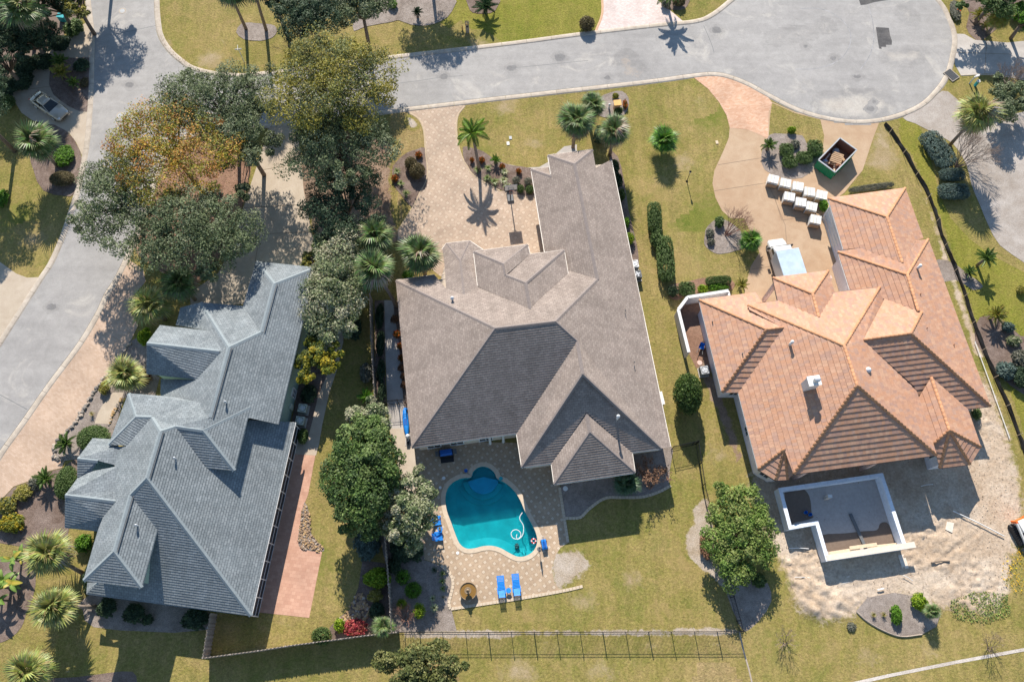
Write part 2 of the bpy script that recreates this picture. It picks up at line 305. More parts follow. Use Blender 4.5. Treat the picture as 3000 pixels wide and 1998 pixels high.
class MB:
    def __init__(s): s.v = []; s.f = []
    def add(s, vs, fs):
        n = len(s.v); s.v += [tuple(v) for v in vs]; s.f += [tuple(i + n for i in f) for f in fs]; return s
    def box(s, c, d, rz=0.0, taper=1.0, rot=None):
        R = rot if rot is not None else Matrix.Rotation(rz, 3, 'Z'); vs = []
        for z in (-.5, .5):
            k = taper if z > 0 else 1.0
            for x, y in ((-.5, -.5), (.5, -.5), (.5, .5), (-.5, .5)): vs.append(Vector(c) + R @ Vector((x * d[0] * k, y * d[1] * k, z * d[2])))
        return s.add(vs, [(3, 2, 1, 0), (4, 5, 6, 7), (0, 1, 5, 4), (1, 2, 6, 5), (2, 3, 7, 6), (3, 0, 4, 7)])
    def beam(s, a, b, w, h):
        a = Vector(a); b = Vector(b); d = b - a
        if d.length < 1e-6: return s
        x = d.normalized(); y = Vector((0, 0, 1)).cross(x)
        y = y.normalized() if y.length > 1e-4 else Vector((0, 1, 0)); z = x.cross(y)
        return s.box((a + b) / 2, (d.length, w, h), rot=Matrix((x, y, z)).transposed())
    def tube(s, pts, rs, n=6, cap=True):
        pts = [Vector(p) for p in pts]; vs = []; fs = []
        if not isinstance(rs, (list, tuple)): rs = [rs] * len(pts)
        for i, p in enumerate(pts):
            d = (pts[min(i + 1, len(pts) - 1)] - pts[max(i - 1, 0)]).normalized()
            u = d.cross(Vector((.31, .17, .93))); u = u.normalized() if u.length > 1e-3 else Vector((1, 0, 0)); w = d.cross(u)
            for k in range(n):
                a = 2 * math.pi * k / n; vs.append(p + (u * math.cos(a) + w * math.sin(a)) * rs[i])
        for i in range(len(pts) - 1):
            for k in range(n): fs.append((i * n + k, i * n + (k + 1) % n, (i + 1) * n + (k + 1) % n, (i + 1) * n + k))
        if cap: fs += [tuple(range(n))[::-1], tuple(range((len(pts) - 1) * n, len(pts) * n))]
        return s.add(vs, fs)
    def prism(s, pts, z0, z1, cap=True):
        n = len(pts); vs = [(p[0], p[1], z0) for p in pts] + [(p[0], p[1], z1) for p in pts]
        a = sum(pts[i][0] * pts[(i + 1) % n][1] - pts[(i + 1) % n][0] * pts[i][1] for i in range(n))
        fs = [(i, (i + 1) % n, n + (i + 1) % n, n + i) for i in range(n)]
        if a < 0: fs = [f[::-1] for f in fs]
        if cap:
            tr = tessellate_polygon([[Vector((p[0], p[1], 0)) for p in pts]])
            for t in tr:
                q = [Vector(vs[i]) for i in t]; up = (q[1] - q[0]).cross(q[2] - q[0]).z > 0
                t = tuple(t) if up else tuple(t)[::-1]
                fs.append(tuple(i + n for i in t)); fs.append(t[::-1])
        return s.add(vs, fs)
    def lathe(s, prof, n=20, c=(0, 0, 0)):
        vs = [(c[0] + r * math.cos(2 * math.pi * k / n), c[1] + r * math.sin(2 * math.pi * k / n), c[2] + z) for r, z in prof for k in range(n)]
        fs = [(i * n + k, i * n + (k + 1) % n, (i + 1) * n + (k + 1) % n, (i + 1) * n + k) for i in range(len(prof) - 1) for k in range(n)]
        return s.add(vs, fs)
    def build(s, name, mat, parent=None, smooth=False, loc=None, rz=None):
        return mobj(name, mkmesh(name, s.v, s.f, mat, smooth), parent, loc, rz)
def smooth_closed(pts, k=6):
    n = len(pts); out = []
    for i in range(n):
        a, b, c, d = (Vector(pts[(i + j) % n]) for j in (-1, 0, 1, 2))
        for q in range(k):
            t = q / k; out.append(.5 * ((2 * b) + (c - a) * t + (2 * a - 5 * b + 4 * c - d) * t * t + (3 * b - a - 3 * c + d) * t ** 3))
    return out
def smooth_open(pts, k=6):
    p = [Vector(q) for q in pts]; p = [2 * p[0] - p[1]] + p + [2 * p[-1] - p[-2]]; out = []
    for i in range(1, len(p) - 2):
        a, b, c, d = p[i - 1:i + 3]
        for q in range(k):
            t = q / k; out.append(.5 * ((2 * b) + (c - a) * t + (2 * a - 5 * b + 4 * c - d) * t * t + (3 * b - a - 3 * c + d) * t ** 3))
    out.append(p[-2]); return out
def world(pxs, z=0.0): return [P(p, z) for p in pxs]
SHN = [0]
def sheet(name, pts, z, mat, smooth=0, parent=None, kind=True, holes=()):
    SHN[0] += 1
    if not parent and name != 'ground': z += .0007 * (SHN[0] % 7) + (.007 if z >= .0075 else 0)
    pts = [Vector((p.x, p.y, 0)) for p in pts]
    if smooth: pts = smooth_closed(pts, smooth)
    loops = [pts] + [[Vector((q.x, q.y, 0)) for q in h] for h in holes]
    allv = [q for l in loops for q in l]; tr = tessellate_polygon(loops); fs = []
    for t in tr:
        a, b, c = (allv[i] for i in t); fs.append(tuple(t) if (b - a).cross(c - a).z > 0 else tuple(t)[::-1])
    o = mobj(name, mkmesh(name, [(v.x, v.y, z) for v in allv], fs, mat), parent)
    if kind and not parent: o['kind'] = 'structure'
    return o
def offset_line(pts, d):
    """left-hand offset of an open polyline (2d)"""
    out = []
    for i, p in enumerate(pts):
        a = pts[max(i - 1, 0)]; b = pts[min(i + 1, len(pts) - 1)]; t = Vector((b.x - a.x, b.y - a.y)).normalized()
        out.append(Vector((p.x - t.y * d, p.y + t.x * d, p.z)))
    return out
def inset_poly(pts, d):
    n = len(pts); A = sum(pts[i].x * pts[(i + 1) % n].y - pts[(i + 1) % n].x * pts[i].y for i in range(n)); s = 1 if A > 0 else -1; out = []
    for i in range(n):
        p = pts[i]; e1 = (p - pts[i - 1]); e2 = (pts[(i + 1) % n] - p)
        n1 = Vector((-e1.y, e1.x)).normalized() * s; n2 = Vector((-e2.y, e2.x)).normalized() * s
        b = n1 + n2; L = max(.35, b.length_squared / 2); out.append(Vector((p.x + b.x * d / L, p.y + b.y * d / L, p.z)))
    return out
def strip(name, pts, w, z, h, mat, parent=None):
    """a low ribbon with a rounded top along an open line"""
    ws = (-.5, -.3, 0, .3, .5); hs = (0, .8, 1, .8, 0); rows = [offset_line(pts, w * q) for q in ws]; mb = MB(); m = len(ws)
    vs = [(rows[j][i].x, rows[j][i].y, z + h * hs[j]) for i in range(len(pts)) for j in range(m)]
    fs = [(i * m + j + 1, i * m + j, (i + 1) * m + j, (i + 1) * m + j + 1) for i in range(len(pts) - 1) for j in range(m - 1)]
    fs += [tuple(range(m))[::-1], tuple(range((len(pts) - 1) * m, len(pts) * m))]
    return mb.add(vs, fs).build(name, mat, parent)
def resample(pts, step):
    out = [pts[0].copy()]; acc = 0.0
    for a, b in zip(pts, pts[1:]):
        L = (b - a).length; d = step - acc
        while d <= L: out.append(a.lerp(b, d / L)); d += step
        acc = (acc + L) % step if L > 0 else acc
    if (out[-1] - pts[-1]).length > step * .2: out.append(pts[-1].copy())
    return out
WPN = [0]
def worn_patch(name, px, mat, band=.9, st=.3, z=.006, height=None):
    """a ground sheet with a soft outline: 1 well inside, 0 at the rim"""
    poly = world(px); xs = np.array([p.x for p in poly]); ys = np.array([p.y for p in poly]); X, Y = np.meshgrid(np.arange(xs.min() - 2 * band, xs.max() + 2 * band, st), np.arange(ys.min() - 2 * band, ys.max() + 2 * band, st))
    inn = inpoly(X, Y, poly).astype(float); d = inn.copy()
    for _ in range(max(2, int((band / st) ** 2))): q = np.pad(d, 1); d = (q[1:-1, 1:-1] * 2 + q[2:, 1:-1] + q[:-2, 1:-1] + q[1:-1, 2:] + q[1:-1, :-2]) / 6
    WPN[0] += 1; z = (.030 if z > .015 else .009) + .00005 * WPN[0]
    Z = z + (height(X, Y, d) if height else 0 * X); ok = d > .004; keep = ok[:-1, :-1] & ok[1:, :-1] & ok[:-1, 1:] & ok[1:, 1:]
    idx = np.arange(X.size).reshape(X.shape); q = np.stack([idx[:-1, :-1], idx[:-1, 1:], idx[1:, 1:], idx[1:, :-1]], -1)[keep]; used = np.unique(q); mp = np.zeros(X.size, int); mp[used] = np.arange(len(used))
    me = mkmesh(name, np.c_[X.ravel(), Y.ravel(), Z.ravel()][used], [tuple(map(int, r)) for r in mp[q]], mat, True)
    at = me.attributes.new('worn', 'FLOAT', 'POINT'); at.data.foreach_set('value', d.ravel()[used].astype(np.float32)); o = mobj(name, me); o['kind'] = 'structure'; return o
def inpoly(x, y, poly):
    c = np.zeros(x.shape, bool); n = len(poly)
    for i in range(n):
        x1, y1 = poly[i][0], poly[i][1]; x2, y2 = poly[(i + 1) % n][0], poly[(i + 1) % n][1]
        if y1 == y2: continue
        c ^= ((y1 > y) != (y2 > y)) & (x < (x2 - x1) * (y - y1) / (y2 - y1) + x1)
    return c
# ------------------------------------------------------------ the setting: ground, roads, drives, beds, pool
RNG = random.Random(7)
pool_px = OV(1024,1140, 1034,1115, 1058,1100, 1082,1097, 1087,1085, 1098,1075, 1111,1072, 1125,1076, 1137,1087, 1143,1100, 1162,1110, 1182,1128, 1196,1150, 1207,1176, 1220,1200, 1231,1222, 1235,1245, 1227,1265, 1210,1277, 1190,1279, 1170,1270, 1150,1259, 1130,1254, 1110,1255, 1090,1260, 1071,1260, 1056,1248, 1046,1225, 1037,1200, 1027,1172)
pool_in = smooth_closed(world(pool_px), 3)
pool_in = [Vector((p.x, p.y, 0)) for p in pool_in]
pool_out = inset_poly(pool_in, -.42)
big = [Vector((-420, -400, 0)), Vector((420, -400, 0)), Vector((420, 460, 0)), Vector((-420, 460, 0))]
sheet('ground', big, 0.0, 'lawn', holes=[inset_poly(pool_in, -.2)])
# brighter and drier lawns
sheet('lawn', world(PX(1290,-60, 1765,-60, 1765,38, 1742,92, 1500,128, 1400,142, 1385,90, 1350,60, 1315,85, 1280,60)), .004, 'lawn_green')
sheet('lawn', world(PX(2590,360, 2655,345, 2690,362, 2705,400, 2730,480, 2750,560, 2785,640, 2840,700, 2900,745, 3060,830, 3060,1330, 3000,1330, 2950,1180, 2880,1040, 2820,860, 2740,620, 2690,520)), .004, 'lawn_green')
sheet('lawn', world(PX(1150,328, 1195,330, 1222,350, 1238,385, 1243,440, 1200,470, 1170,520, 1180,640, 1165,690, 1140,640, 1130,520, 1140,420)), .004, 'lawn_dry', 3)
sheet('lawn', world(PX(1160,1935, 2200,1940, 2215,2100, 1100,2100)), .004, 'lawn_dry')
# roads
road_px = PX(262,-90, 266,0, 277,100, 277,180, 274,287, 265,408, 249,500, 237,557, 223,605, 194,691, 159,771, 128,819, 80,895, 19,991, -60,1115, -300,1500,
             -300,1800, -40,1385, 0,1319, 64,1230, 140,1121, 226,1006, 281,914, 306,860, 338,809, 385,705, 428,585, 462,480, 510,412, 600,382, 700,372, 800,360, 1155,319, 1500,279, 1883,236, 2026,217,
             2090,212, 2138,220, 2195,242, 2250,272, 2330,313, 2409,338, 2505,351, 2601,341, 2690,306, 2741,258, 2767,217, 2782,166, 2789,112, 2773,57, 2738,0, 2640,-90, 2500,-130, 2350,-110, 2230,-60, 2157,0,
             2096,48, 2042,70, 1934,81, 1704,108, 1500,135, 1110,180, 750,226, 686,228, 625,223, 561,207, 526,185, 488,150, 462,105, 453,48, 451,0, 448,-90)
sheet('road', world(road_px), .016, 'asphalt', 4)
mb = MB()
def patch(name, px, z=.022, mat='patch'): return sheet(name, world(px), z, mat)
patch('road_patch', T(3, 0, 990,255, 1060,258, 1110,262, 1120,330, 1138,380, 1135,425, 1110,452, 1060,455, 1020,452, 1008,380))
patch('road_patch', T(3, 0, 825,-30, 1130,-30, 1100,5, 980,25, 900,48, 850,52))
for pts in (T(3, 0, 300,85, 430,80, 560,110, 680,190, 750,290, 755,400, 700,510, 590,590, 430,635, 250,640), T(3, 0, 920,60, 960,200, 970,370, 930,520, 850,640)):
    strip('tyre_mark', smooth_open(world(pts), 4), .10, .029, .004, plain('tyre_mark_grey', (.275, .268, .268), .9, .3, 1.5), None)['kind'] = 'structure'
for pts in (T(1, 0, 1260,775, 1500,745, 1700,715, 1900,700), T(2, 0, 1760,240, 1800,330, 1840,430, 1855,490), T(2, 0, 0,630, 300,600, 700,560), T(0, 0, 1010,328, 1200,290, 1430,240), T(0, 2, 0,490, 130,560, 250,625)):
    strip('road_crack', smooth_open(world(pts), 4), .05, .029, .003, 'dgrey', None)['kind'] = 'structure'
for pts in (T(3, 0, 460,930, 560,900, 760,890, 950,890, 1100,920, 1080,990, 900,1080, 760,1085, 600,1050, 480,1000), T(3, 0, 20,340, 200,310, 430,280, 460,300, 200,340, 30,375), T(3, 0, 1080,480, 1200,500, 1400,470, 1420,520, 1250,560, 1100,560), T(3, 0, 1230,80, 1270,80, 1340,170, 1310,200, 1240,120), T(3, 0, 480,220, 560,225, 580,250, 500,255)): worn_patch('road_sand', pts, 'road_sand', .8, .3, .018)
worn_patch('road_stain', T(2, 0, 1030,500, 1080,520, 1100,640, 1250,690, 1200,710, 1060,700, 1010,600), 'road_rust', .9, .3, .018)
for q, r in (((2550, 320), 9), ((2440, 172), 7), ((2512, 226), 8), ((2560, 300), 6), ((2360, 137), 7), ((2100, 90), 10), ((1780, 230), 8), ((1640, 170), 12), ((1500, 200), 10), ((1300, 225), 9), ((330, 420), 12), ((380, 250), 10), ((150, 900), 10)): worn_patch('oil_stain', [(q[0] + r * math.cos(t) * 1.6, q[1] + r * math.sin(t)) for t in [i * .785 for i in range(8)]], 'road_oil', .35, .18, .018)
# kerbs, in cast lengths
def kerb(pxs, w=.68, h=.09, mat='kerb', step=3.0, side=1, sm=4):
    pts = smooth_open(world(pxs), sm); pts = [Vector((p.x, p.y, 0)) for p in pts]; pts = offset_line(pts, side * w * .5)
    root = struct('kerb'); fine = resample(pts, .5); n = int(step / .5)
    for i in range(0, len(fine) - 1, n):
        seg = fine[i:i + n + 1]
        if len(seg) < 2: continue
        d = (seg[-1] - seg[-2]).normalized(); seg = seg[:-1] + [seg[-1] - d * .025]
        strip('kerb_length', seg, w, .0, h, mat, root)
kerb(road_px[0:15], side=-1)
kerb(road_px[17:56], side=-1)
kerb(road_px[55:], side=-1)
# drives
sheet('driveway', world(T(0, 0, 868,150, 700,280, 500,420, 350,540, 220,660, 150,790, 110,830, 0,858, -60,880, -60,930, 0,905, 110,880, 150,960, 200,1040, 300,1110, 420,1140, 560,1180, 640,1230, 700,1310, 750,1420, 790,1568, 812,1400, 836,1200, 852,900, 868,560)), .012, 'concrete')
sheet('mulch_bed', world(T(0, 0, 480,545, 560,525, 700,540, 780,528, 830,535, 842,600, 838,760, 815,880, 800,1030, 720,1020, 640,985, 560,930, 490,870, 452,780, 460,650)), .03, 'mulch')
sheet('mulch_bed', world(T(0, 0, 380,1140, 500,1150, 600,1200, 680,1280, 740,1400, 770,1568) + T(0, 1, 745,60, 720,180, 650,240, 500,225, 400,185, 340,100, 310,0) + T(0, 0, 285,1500, 270,1400, 300,1240)), .03, 'mulch')
sheet('driveway', world(PX(-80,740, 0,768, 48,802, 80,814, 122,812, 74,893, 10,985, -80,1130)), .012, 'concrete')
sheet('parking_strip', world(PX(342,815, 309,868, 238,1006, 146,1128, 69,1238, 0,1328, -60,1410, -60,1540, 0,1468, 40,1425, 83,1410, 128,1383, 182,1370, 190,1345, 160,1338, 160,1312, 172,1284, 204,1261, 233,1223, 271,1160, 303,1112, 335,1064, 367,1019, 380,1000, 384,997, 405,953, 383,915, 392,867, 427,825, 420,790, 383,765, 360,770)), .012, 'street_paver')
sheet('driveway', world(PX(790,366, 870,357, 880,450, 890,560, 915,690, 935,760, 922,800, 900,840, 740,890, 560,900, 555,860, 640,800, 690,700, 715,600, 755,480)), .012, 'concrete')
sheet('driveway', world(PX(1193,326, 1225,347, 1241,383, 1246,446, 1250,520, 1228,567, 1206,612, 1165,678, 1165,705, 1290,810, 1450,830, 1620,820, 1640,700, 1620,560, 1566,500, 1553,495, 1500,560, 1464,560, 1388,516, 1370,490, 1350,456, 1337,399, 1340,341, 1362,309, 1280,316)), .012, 'flagstone')
for e in (PX(1195,330, 1226,349, 1242,384, 1247,446, 1251,520, 1229,567, 1207,612, 1166,678), PX(1362,311, 1340,343, 1338,399, 1351,456, 1371,490, 1389,516, 1464,560)):
    strip('driveway_border', smooth_open(world(e), 4), .22, .012, .03, 'drive_border')['kind'] = 'structure'
sheet('path', world(PX(1487,482, 1540,492, 1580,490, 1605,476, 1632,448, 1653,430, 1690,424, 1690,450, 1640,470, 1600,505, 1560,505)), .010, 'concrete_grey')
sheet('driveway', world(PX(1761,-60, 1765,38, 1746,92, 1745,100, 1934,78, 2004,66, 1925,0, 1915,-60)), .012, 'pink_paver')
strip('driveway_border', smooth_open(world(PX(1761,-40, 1765,38, 1746,92)), 4), .3, .012, .03, 'brick')['kind'] = 'structure'
sheet('driveway', world(PX(2138,372, 2135,405, 2122,437, 2103,478, 2093,500, 2087,538, 2096,580, 2115,618, 2140,640, 2180,640, 2225,740, 2200,780, 2180,850, 2190,900, 2280,910, 2440,880, 2500,860, 2500,720, 2430,600, 2440,590, 2473,566, 2511,519, 2527,500, 2556,411, 2578,352, 2500,352, 2403,342, 2330,330, 2262,300, 2200,340)), .012, 'tan_conc')
sheet('driveway_apron', world(PX(2029,226, 2074,261, 2106,300, 2128,338, 2138,376, 2186,380, 2217,392, 2249,408, 2252,330, 2262,302, 2250,286, 2195,250, 2138,228, 2090,220)), .020, 'brick_apron')
jt = plain('joint_dark', (.22, .16, .11), .95, .1, 4)
for pts in (PX(2103,484, 2240,462), PX(2092,560, 2250,536), PX(2250,536, 2300,660, 2310,780), PX(2268,574, 2290,646), PX(2290,646, 2440,624), PX(2200,790, 2262,780), PX(880,480, 760,500), PX(890,600, 715,610), PX(905,680, 690,690), PX(760,690, 740,820), PX(2890,120, 2885,216), PX(2800,155, 2960,160), PX(34,270, 160,252)):
    strip('expansion_joint', world(pts), .05, .027, .003, jt)['kind'] = 'structure'
sheet('lawn', world(PX(2262,303, 2330,333, 2403,352, 2414,398, 2409,446, 2395,480, 2350,520, 2262,512, 2236,486, 2230,440, 2252,402, 2256,340)), .026, 'lawn')
sheet('mulch_bed', world(PX(2256,395, 2290,393, 2350,398, 2362,420, 2400,430, 2410,455, 2395,485, 2350,522, 2290,522, 2240,498, 2230,462, 2236,430)), .032, 'mulch_grey', 2)
sheet('driveway', world(PX(2645,346, 2700,314, 2760,267, 2790,280, 2815,305, 2832,340, 2900,350, 3100,360, 3100,860, 3000,770, 2930,720, 2895,660, 2870,600, 2845,540, 2830,480, 2790,420, 2730,388, 2680,362)), .012, 'gravel', 2)
sheet('driveway', world(PX(2796,100, 2825,101, 2856,118, 2950,126, 3100,112, 3100,250, 2950,222, 2890,216, 2815,222, 2797,190)), .012, 'concrete_grey')
strip('driveway_edging', smooth_open(world(PX(2815,222, 2890,219, 2950,225, 3050,245)), 4), .2, .01, .05, 'kerb')['kind'] = 'structure'
# mulch and planting beds
def bed(px, mat='mulch', z=.03, sm=2): return sheet('mulch_bed', world(px), z, mat, sm)
bed(T(0, 0, 2170,300, 2215,225, 2300,212, 2352,218) + T(1, 0, 100,225, 170,240, 195,290, 150,350, 60,378) + T(0, 0, 2352,378, 2240,365), 'mulch_grey')
bed(T(1, 0, 900,290, 1000,250, 1250,205, 1310,190, 1420,230, 1560,240, 1700,200, 1800,110, 1795,-60, 1150,-60, 1000,60, 900,180), 'mulch_grey')
bed(T(1, 0, 1945,-60, 1950,60, 1990,120, 2100,130, 2200,100, 2240,-60), 'mulch')
bed(T(2, 0, 1350,-40, 1420,60, 1470,95, 1560,95, 1610,60, 1620,-40), 'mulch')
bed(T(1, 0, 1560,1365, 1480,1375, 1380,1410, 1290,1490, 1250,1568) + T(1, 1, 1270,140, 1330,220, 1400,310, 1450,330, 1500,210, 1570,150, 1575,0), 'mulch')
bed(PX(1356,432, 1380,434, 1415,444, 1440,462, 1470,476, 1500,486, 1556,494, 1566,520, 1568,572, 1500,568, 1466,556, 1430,540, 1392,515, 1362,478), 'mulch', sm=2)
bed(PX(1752,290, 1790,272, 1822,268, 1842,290, 1838,325, 1815,345, 1770,345, 1745,330), 'mulch_grey')
bed(PX(1785,462, 1810,460, 1828,530, 1842,620, 1862,700, 1872,770, 1850,770, 1830,680), 'mulch')
bed(T(2, 1, 1770,600, 1780,540, 1830,480, 1900,440, 1990,470, 2100,560, 2130,700, 2050,740, 1970,760, 1880,765, 1800,720, 1765,670), 'mulch_grey', sm=3)
bed(PX(1960,838, 2000,828, 2030,822, 2060,815, 2140,818, 2145,850, 2030,860, 1985,880, 1960,870), 'mulch_red')
sheet('bare_soil', world(PX(1984,905, 2015,862, 2130,848, 2140,880, 2060,890, 2110,1120, 2060,1060, 2040,1080, 2020,1040)), .012, 'mulch_red')
sheet('pool_deck', world(PX(1216,1318, 1222,1380, 1238,1540, 1241,1638, 1292,1654, 1321,1683, 1327,1715, 1314,1766, 1321,1785, 1500,1758, 1640,1734, 1640,1727, 1624,1705, 1616,1664, 1628,1625, 1643,1603, 1664,1590, 1656,1540, 1650,1498, 1637,1400, 1620,1300, 1216,1290)), .012, 'pool_paver', holes=[inset_poly(pool_in, -.2)])
for e in (PX(1321,1783, 1500,1756, 1640,1732, 1707,1717), PX(1292,1655, 1321,1684, 1327,1715, 1315,1766, 1321,1783), PX(1639,1428, 1650,1498, 1664,1590), PX(1656,1518, 1700,1516, 1722,1494, 1770,1460, 1820,1457, 1880,1456, 1930,1441, 1965,1422)):
    ln = resample(smooth_open(world(e), 4), .32); root = struct('paver_edging')
    for a, b in zip(ln, ln[1:]):
        d = b - a; MB().box((0, 0, .03), (d.length - .03, .26, .06)).build('edging_block', 'coping', root, loc=((a + b) / 2).to_tuple()[:2] + (.012,), rz=math.atan2(d.y, d.x))
bed(PX(1640,1400, 1654,1516, 1700,1513, 1720,1491, 1768,1457, 1820,1454, 1880,1453, 1930,1438, 1960,1420, 1962,1380, 1972,1320, 1960,1290, 1700,1290), 'mulch_grey', .016, 0)
sheet('bare_sand', world(PX(2122,1690, 2230,1690, 2260,1760, 2200,1840, 2166,1830)), .008, 'mulch_grey', 3)
bed(PX(1110,1560, 1240,1545, 1243,1640, 1292,1656, 1320,1686, 1326,1715, 1313,1766, 1324,1790, 1338,1847, 1150,1851, 1140,1700), 'mulch_grey', .014, 0)
sheet('path', world(PX(1140,1250, 1196,1250, 1214,1316, 1222,1380, 1232,1480, 1195,1470, 1170,1380, 1150,1300)), .010, 'concrete')
sheet('path', world(PX(1126,880, 1150,880, 1168,1000, 1182,1180, 1195,1255, 1142,1255, 1134,1180, 1128,1000)), .010, 'concrete_grey')
bed(PX(1098,880, 1126,880, 1130,1180, 1100,1190), 'mulch', .010, 0); bed(PX(1150,880, 1175,880, 1205,1250, 1195,1250, 1182,1180, 1168,1000), 'mulch', .012, 0)
sheet('path', world(PX(985,880, 1012,880, 1006,1000, 990,1075, 965,1150, 945,1240, 935,1300, 926,1334, 858,1330, 868,1295, 905,1272, 915,1235, 932,1160, 962,1090, 980,1000)), .010, 'concrete')
bed(PX(905,1000, 985,880, 980,1000, 962,1090, 932,1160, 915,1235, 905,1272, 868,1295, 850,1260, 870,1150), 'mulch', .008, 0)
sheet('patio', world(PX(850,1330, 924,1334, 903,1448, 883,1498, 876,1580, 887,1607, 944,1616, 906,1809, 756,1793, 790,1600)), .012, 'patio_paver')
rockbed = bed(PX(892,1470, 905,1500, 911,1562, 950,1606, 938,1615, 887,1609, 872,1584, 880,1540, 886,1500), 'mulch_grey', .018, 2)
rockbed2 = bed(PX(1062,1640, 1050,1720, 1024,1785, 992,1810, 965,1838, 972,1873, 1082,1857, 1150,1848, 1128,1650), 'mulch', .014, 0)
bed(T(0, 3, 700,860, 760,900, 780,1000, 860,1060, 1100,1090, 1600,1112, 1900,1085, 1940,930, 1500,800, 900,700), 'mulch_grey', .010, 0)
bed(T(0, 3, 250,1590, 400,1535, 700,1520, 1000,1480, 1220,1470, 1260,1568, 1260,1700, 250,1700), 'mulch', .010, 2)
bed(T(0, 3, -100,500, 0,420, 200,440, 330,560, 300,800, 240,940, 200,1060, 100,1160, 0,1205, -100,1230), 'mulch', .012, 2)
bed(PX(0,1470, 40,1428, 83,1412, 128,1385, 182,1372, 225,1340, 240,1400, 200,1560, 195,1640, 120,1630, 60,1600, 0,1590, -60,1600, -60,1530), 'mulch', .010, 0)
frontbed = bed(T(0, 2, 500,1062, 505,980, 540,890, 640,820, 730,700, 850,500, 950,350, 1050,200, 1190,0, 1340,-60, 1400,300, 1470,330, 1420,520, 1140,520, 1030,900, 720,1080, 570,1100), 'mulch_grey', .016, 0)
sheet('path', world(T(0, 2, 870,755, 900,660, 940,590, 1040,470, 1140,470, 1100,570, 1010,760)), .022, 'concrete')
bed(PX(420,760, 560,840, 640,760, 700,640, 720,560, 740,460, 700,420, 560,410, 500,440, 470,520, 440,620, 400,720), 'mulch_red', .008, 2)
bed(PX(2506,1790, 2540,1820, 2590,1848, 2640,1864, 2700,1858, 2742,1835, 2755,1795, 2690,1748, 2620,1735, 2540,1750), 'mulch_grey', .075, 0)
strip('bed_edging', smooth_open(world(PX(2508,1792, 2540,1820, 2590,1848, 2640,1864, 2700,1858)), 4), .12, .0, .18, 'stone')['kind'] = 'structure'
bed(PX(2695,790, 2750,760, 2800,775, 2830,800, 2860,820, 2880,840, 2850,850, 2800,820, 2740,830), 'mulch_grey', .010, 2)
bed(PX(2856,1000, 2870,930, 2930,930, 2990,985, 3060,1000, 3060,1170, 2990,1150, 2930,1100), 'mulch', .010, 2)
bed(PX(2820,0, 2840,40, 2830,80, 2850,110, 2880,118, 2960,60, 3060,60, 3060,-60, 2800,-60), 'mulch', .010, 2)
bed(PX(-60,-60, 262,-60, 235,60, 190,100, 140,150, 80,190, 45,240, 20,268, -60,280), 'deep_soil', .008, 0)
sheet('path', world(PX(2440,2010, 2600,1974, 2800,1934, 3060,1886, 3060,1896, 2800,1944, 2600,1984, 2440,2022)), .012, 'sand_pale')
strip('bed_edging', world(PX(2166,1850, 2178,1905, 2194,1960, 2210,2030)), .16, .0, .06, 'stone')['kind'] = 'structure'

# the churned building-site sand: a sheet with real humps and wheel ruts, worn into the grass
def site_height(X, Y, d):
    rs = np.random.RandomState(3); H = np.zeros(X.shape)
    for k in range(60):
        w = rs.uniform(.5, 5.5); a = rs.uniform(0, math.pi); H += .165 / (1 + w * w) ** .62 * np.sin(w * (X * math.cos(a) + Y * math.sin(a)) + rs.uniform(0, 6.3))
    H = np.abs(H) * .22
    for k in range(40):
        w = rs.uniform(5, 13); a = rs.uniform(0, math.pi); H += .010 * np.sin(w * (X * math.cos(a) + Y * math.sin(a)) + rs.uniform(0, 6.3)) * (1 + np.sin(.7 * X + k) * np.cos(.6 * Y + k))
    for (c, r, h) in (((2370, 1770), 2.4, .40), ((2420, 1800), 1.8, .34), ((2340, 1710), 1.6, .26), ((2300, 1660), 1.2, .2), ((2480, 1770), 1.5, .22), ((2760, 1760), 1.8, .3), ((2790, 1640), 1.4, .2), ((2860, 1660), 1.5, .2)):
        q = P(c); H += .42 * h * np.exp(-((X - q.x) ** 2 + (Y - q.y) ** 2) / r ** 2) * (1 + .6 * np.sin(3.7 * X + 1.3 * Y) * np.cos(3.1 * Y))
    for line in (PX(2868,1060, 2900,1150, 2935,1260, 2955,1370, 2960,1470, 2940,1560, 2880,1640), PX(2850,1075, 2882,1160, 2915,1270, 2932,1370, 2936,1460, 2915,1545, 2850,1620), PX(2250,1470, 2290,1590, 2360,1680, 2480,1720, 2640,1700), PX(2700,1690, 2780,1620, 2860,1560, 2920,1480)):
        for q in resample([Vector((p.x, p.y, 0)) for p in smooth_open(world(line), 5)], .3):
            d2 = (X - q.x) ** 2 + (Y - q.y) ** 2; H = np.where(d2 < .05, H * .4, np.where(d2 < .25, np.maximum(H, .05 + .02 * math.sin(q.y * 9)), H))
    calm = np.ones(X.shape)
    for c in ((2330, 1500), (2540, 1500), (2420, 1420), (2560, 1400), (2740, 1380), (2830, 1330), (2640, 1360), (2960, 1560), (2975, 1620), (2610, 1800), (2690, 1800)):
        q = P(c); calm *= 1 - np.exp(-((X - q.x) ** 2 + (Y - q.y) ** 2) / 3.6 ** 2)
    return np.clip(H, 0, 1) * np.clip(calm, .06, 1) * np.clip(d * 1.6 - .35, 0, 1)
site_px = PX(2190,1398, 2210,1450, 2246,1555, 2266,1605, 2306,1680, 2326,1760, 2366,1808, 2440,1820, 2500,1800, 2560,1765, 2640,1745, 2700,1760, 2760,1790, 2800,1768, 2860,1800, 2905,1790, 2950,1740, 2955,1650, 2990,1560, 2990,1450, 2965,1330, 2915,1180, 2880,1085, 2840,1110, 2800,1180, 2500,1350, 2240,1360)
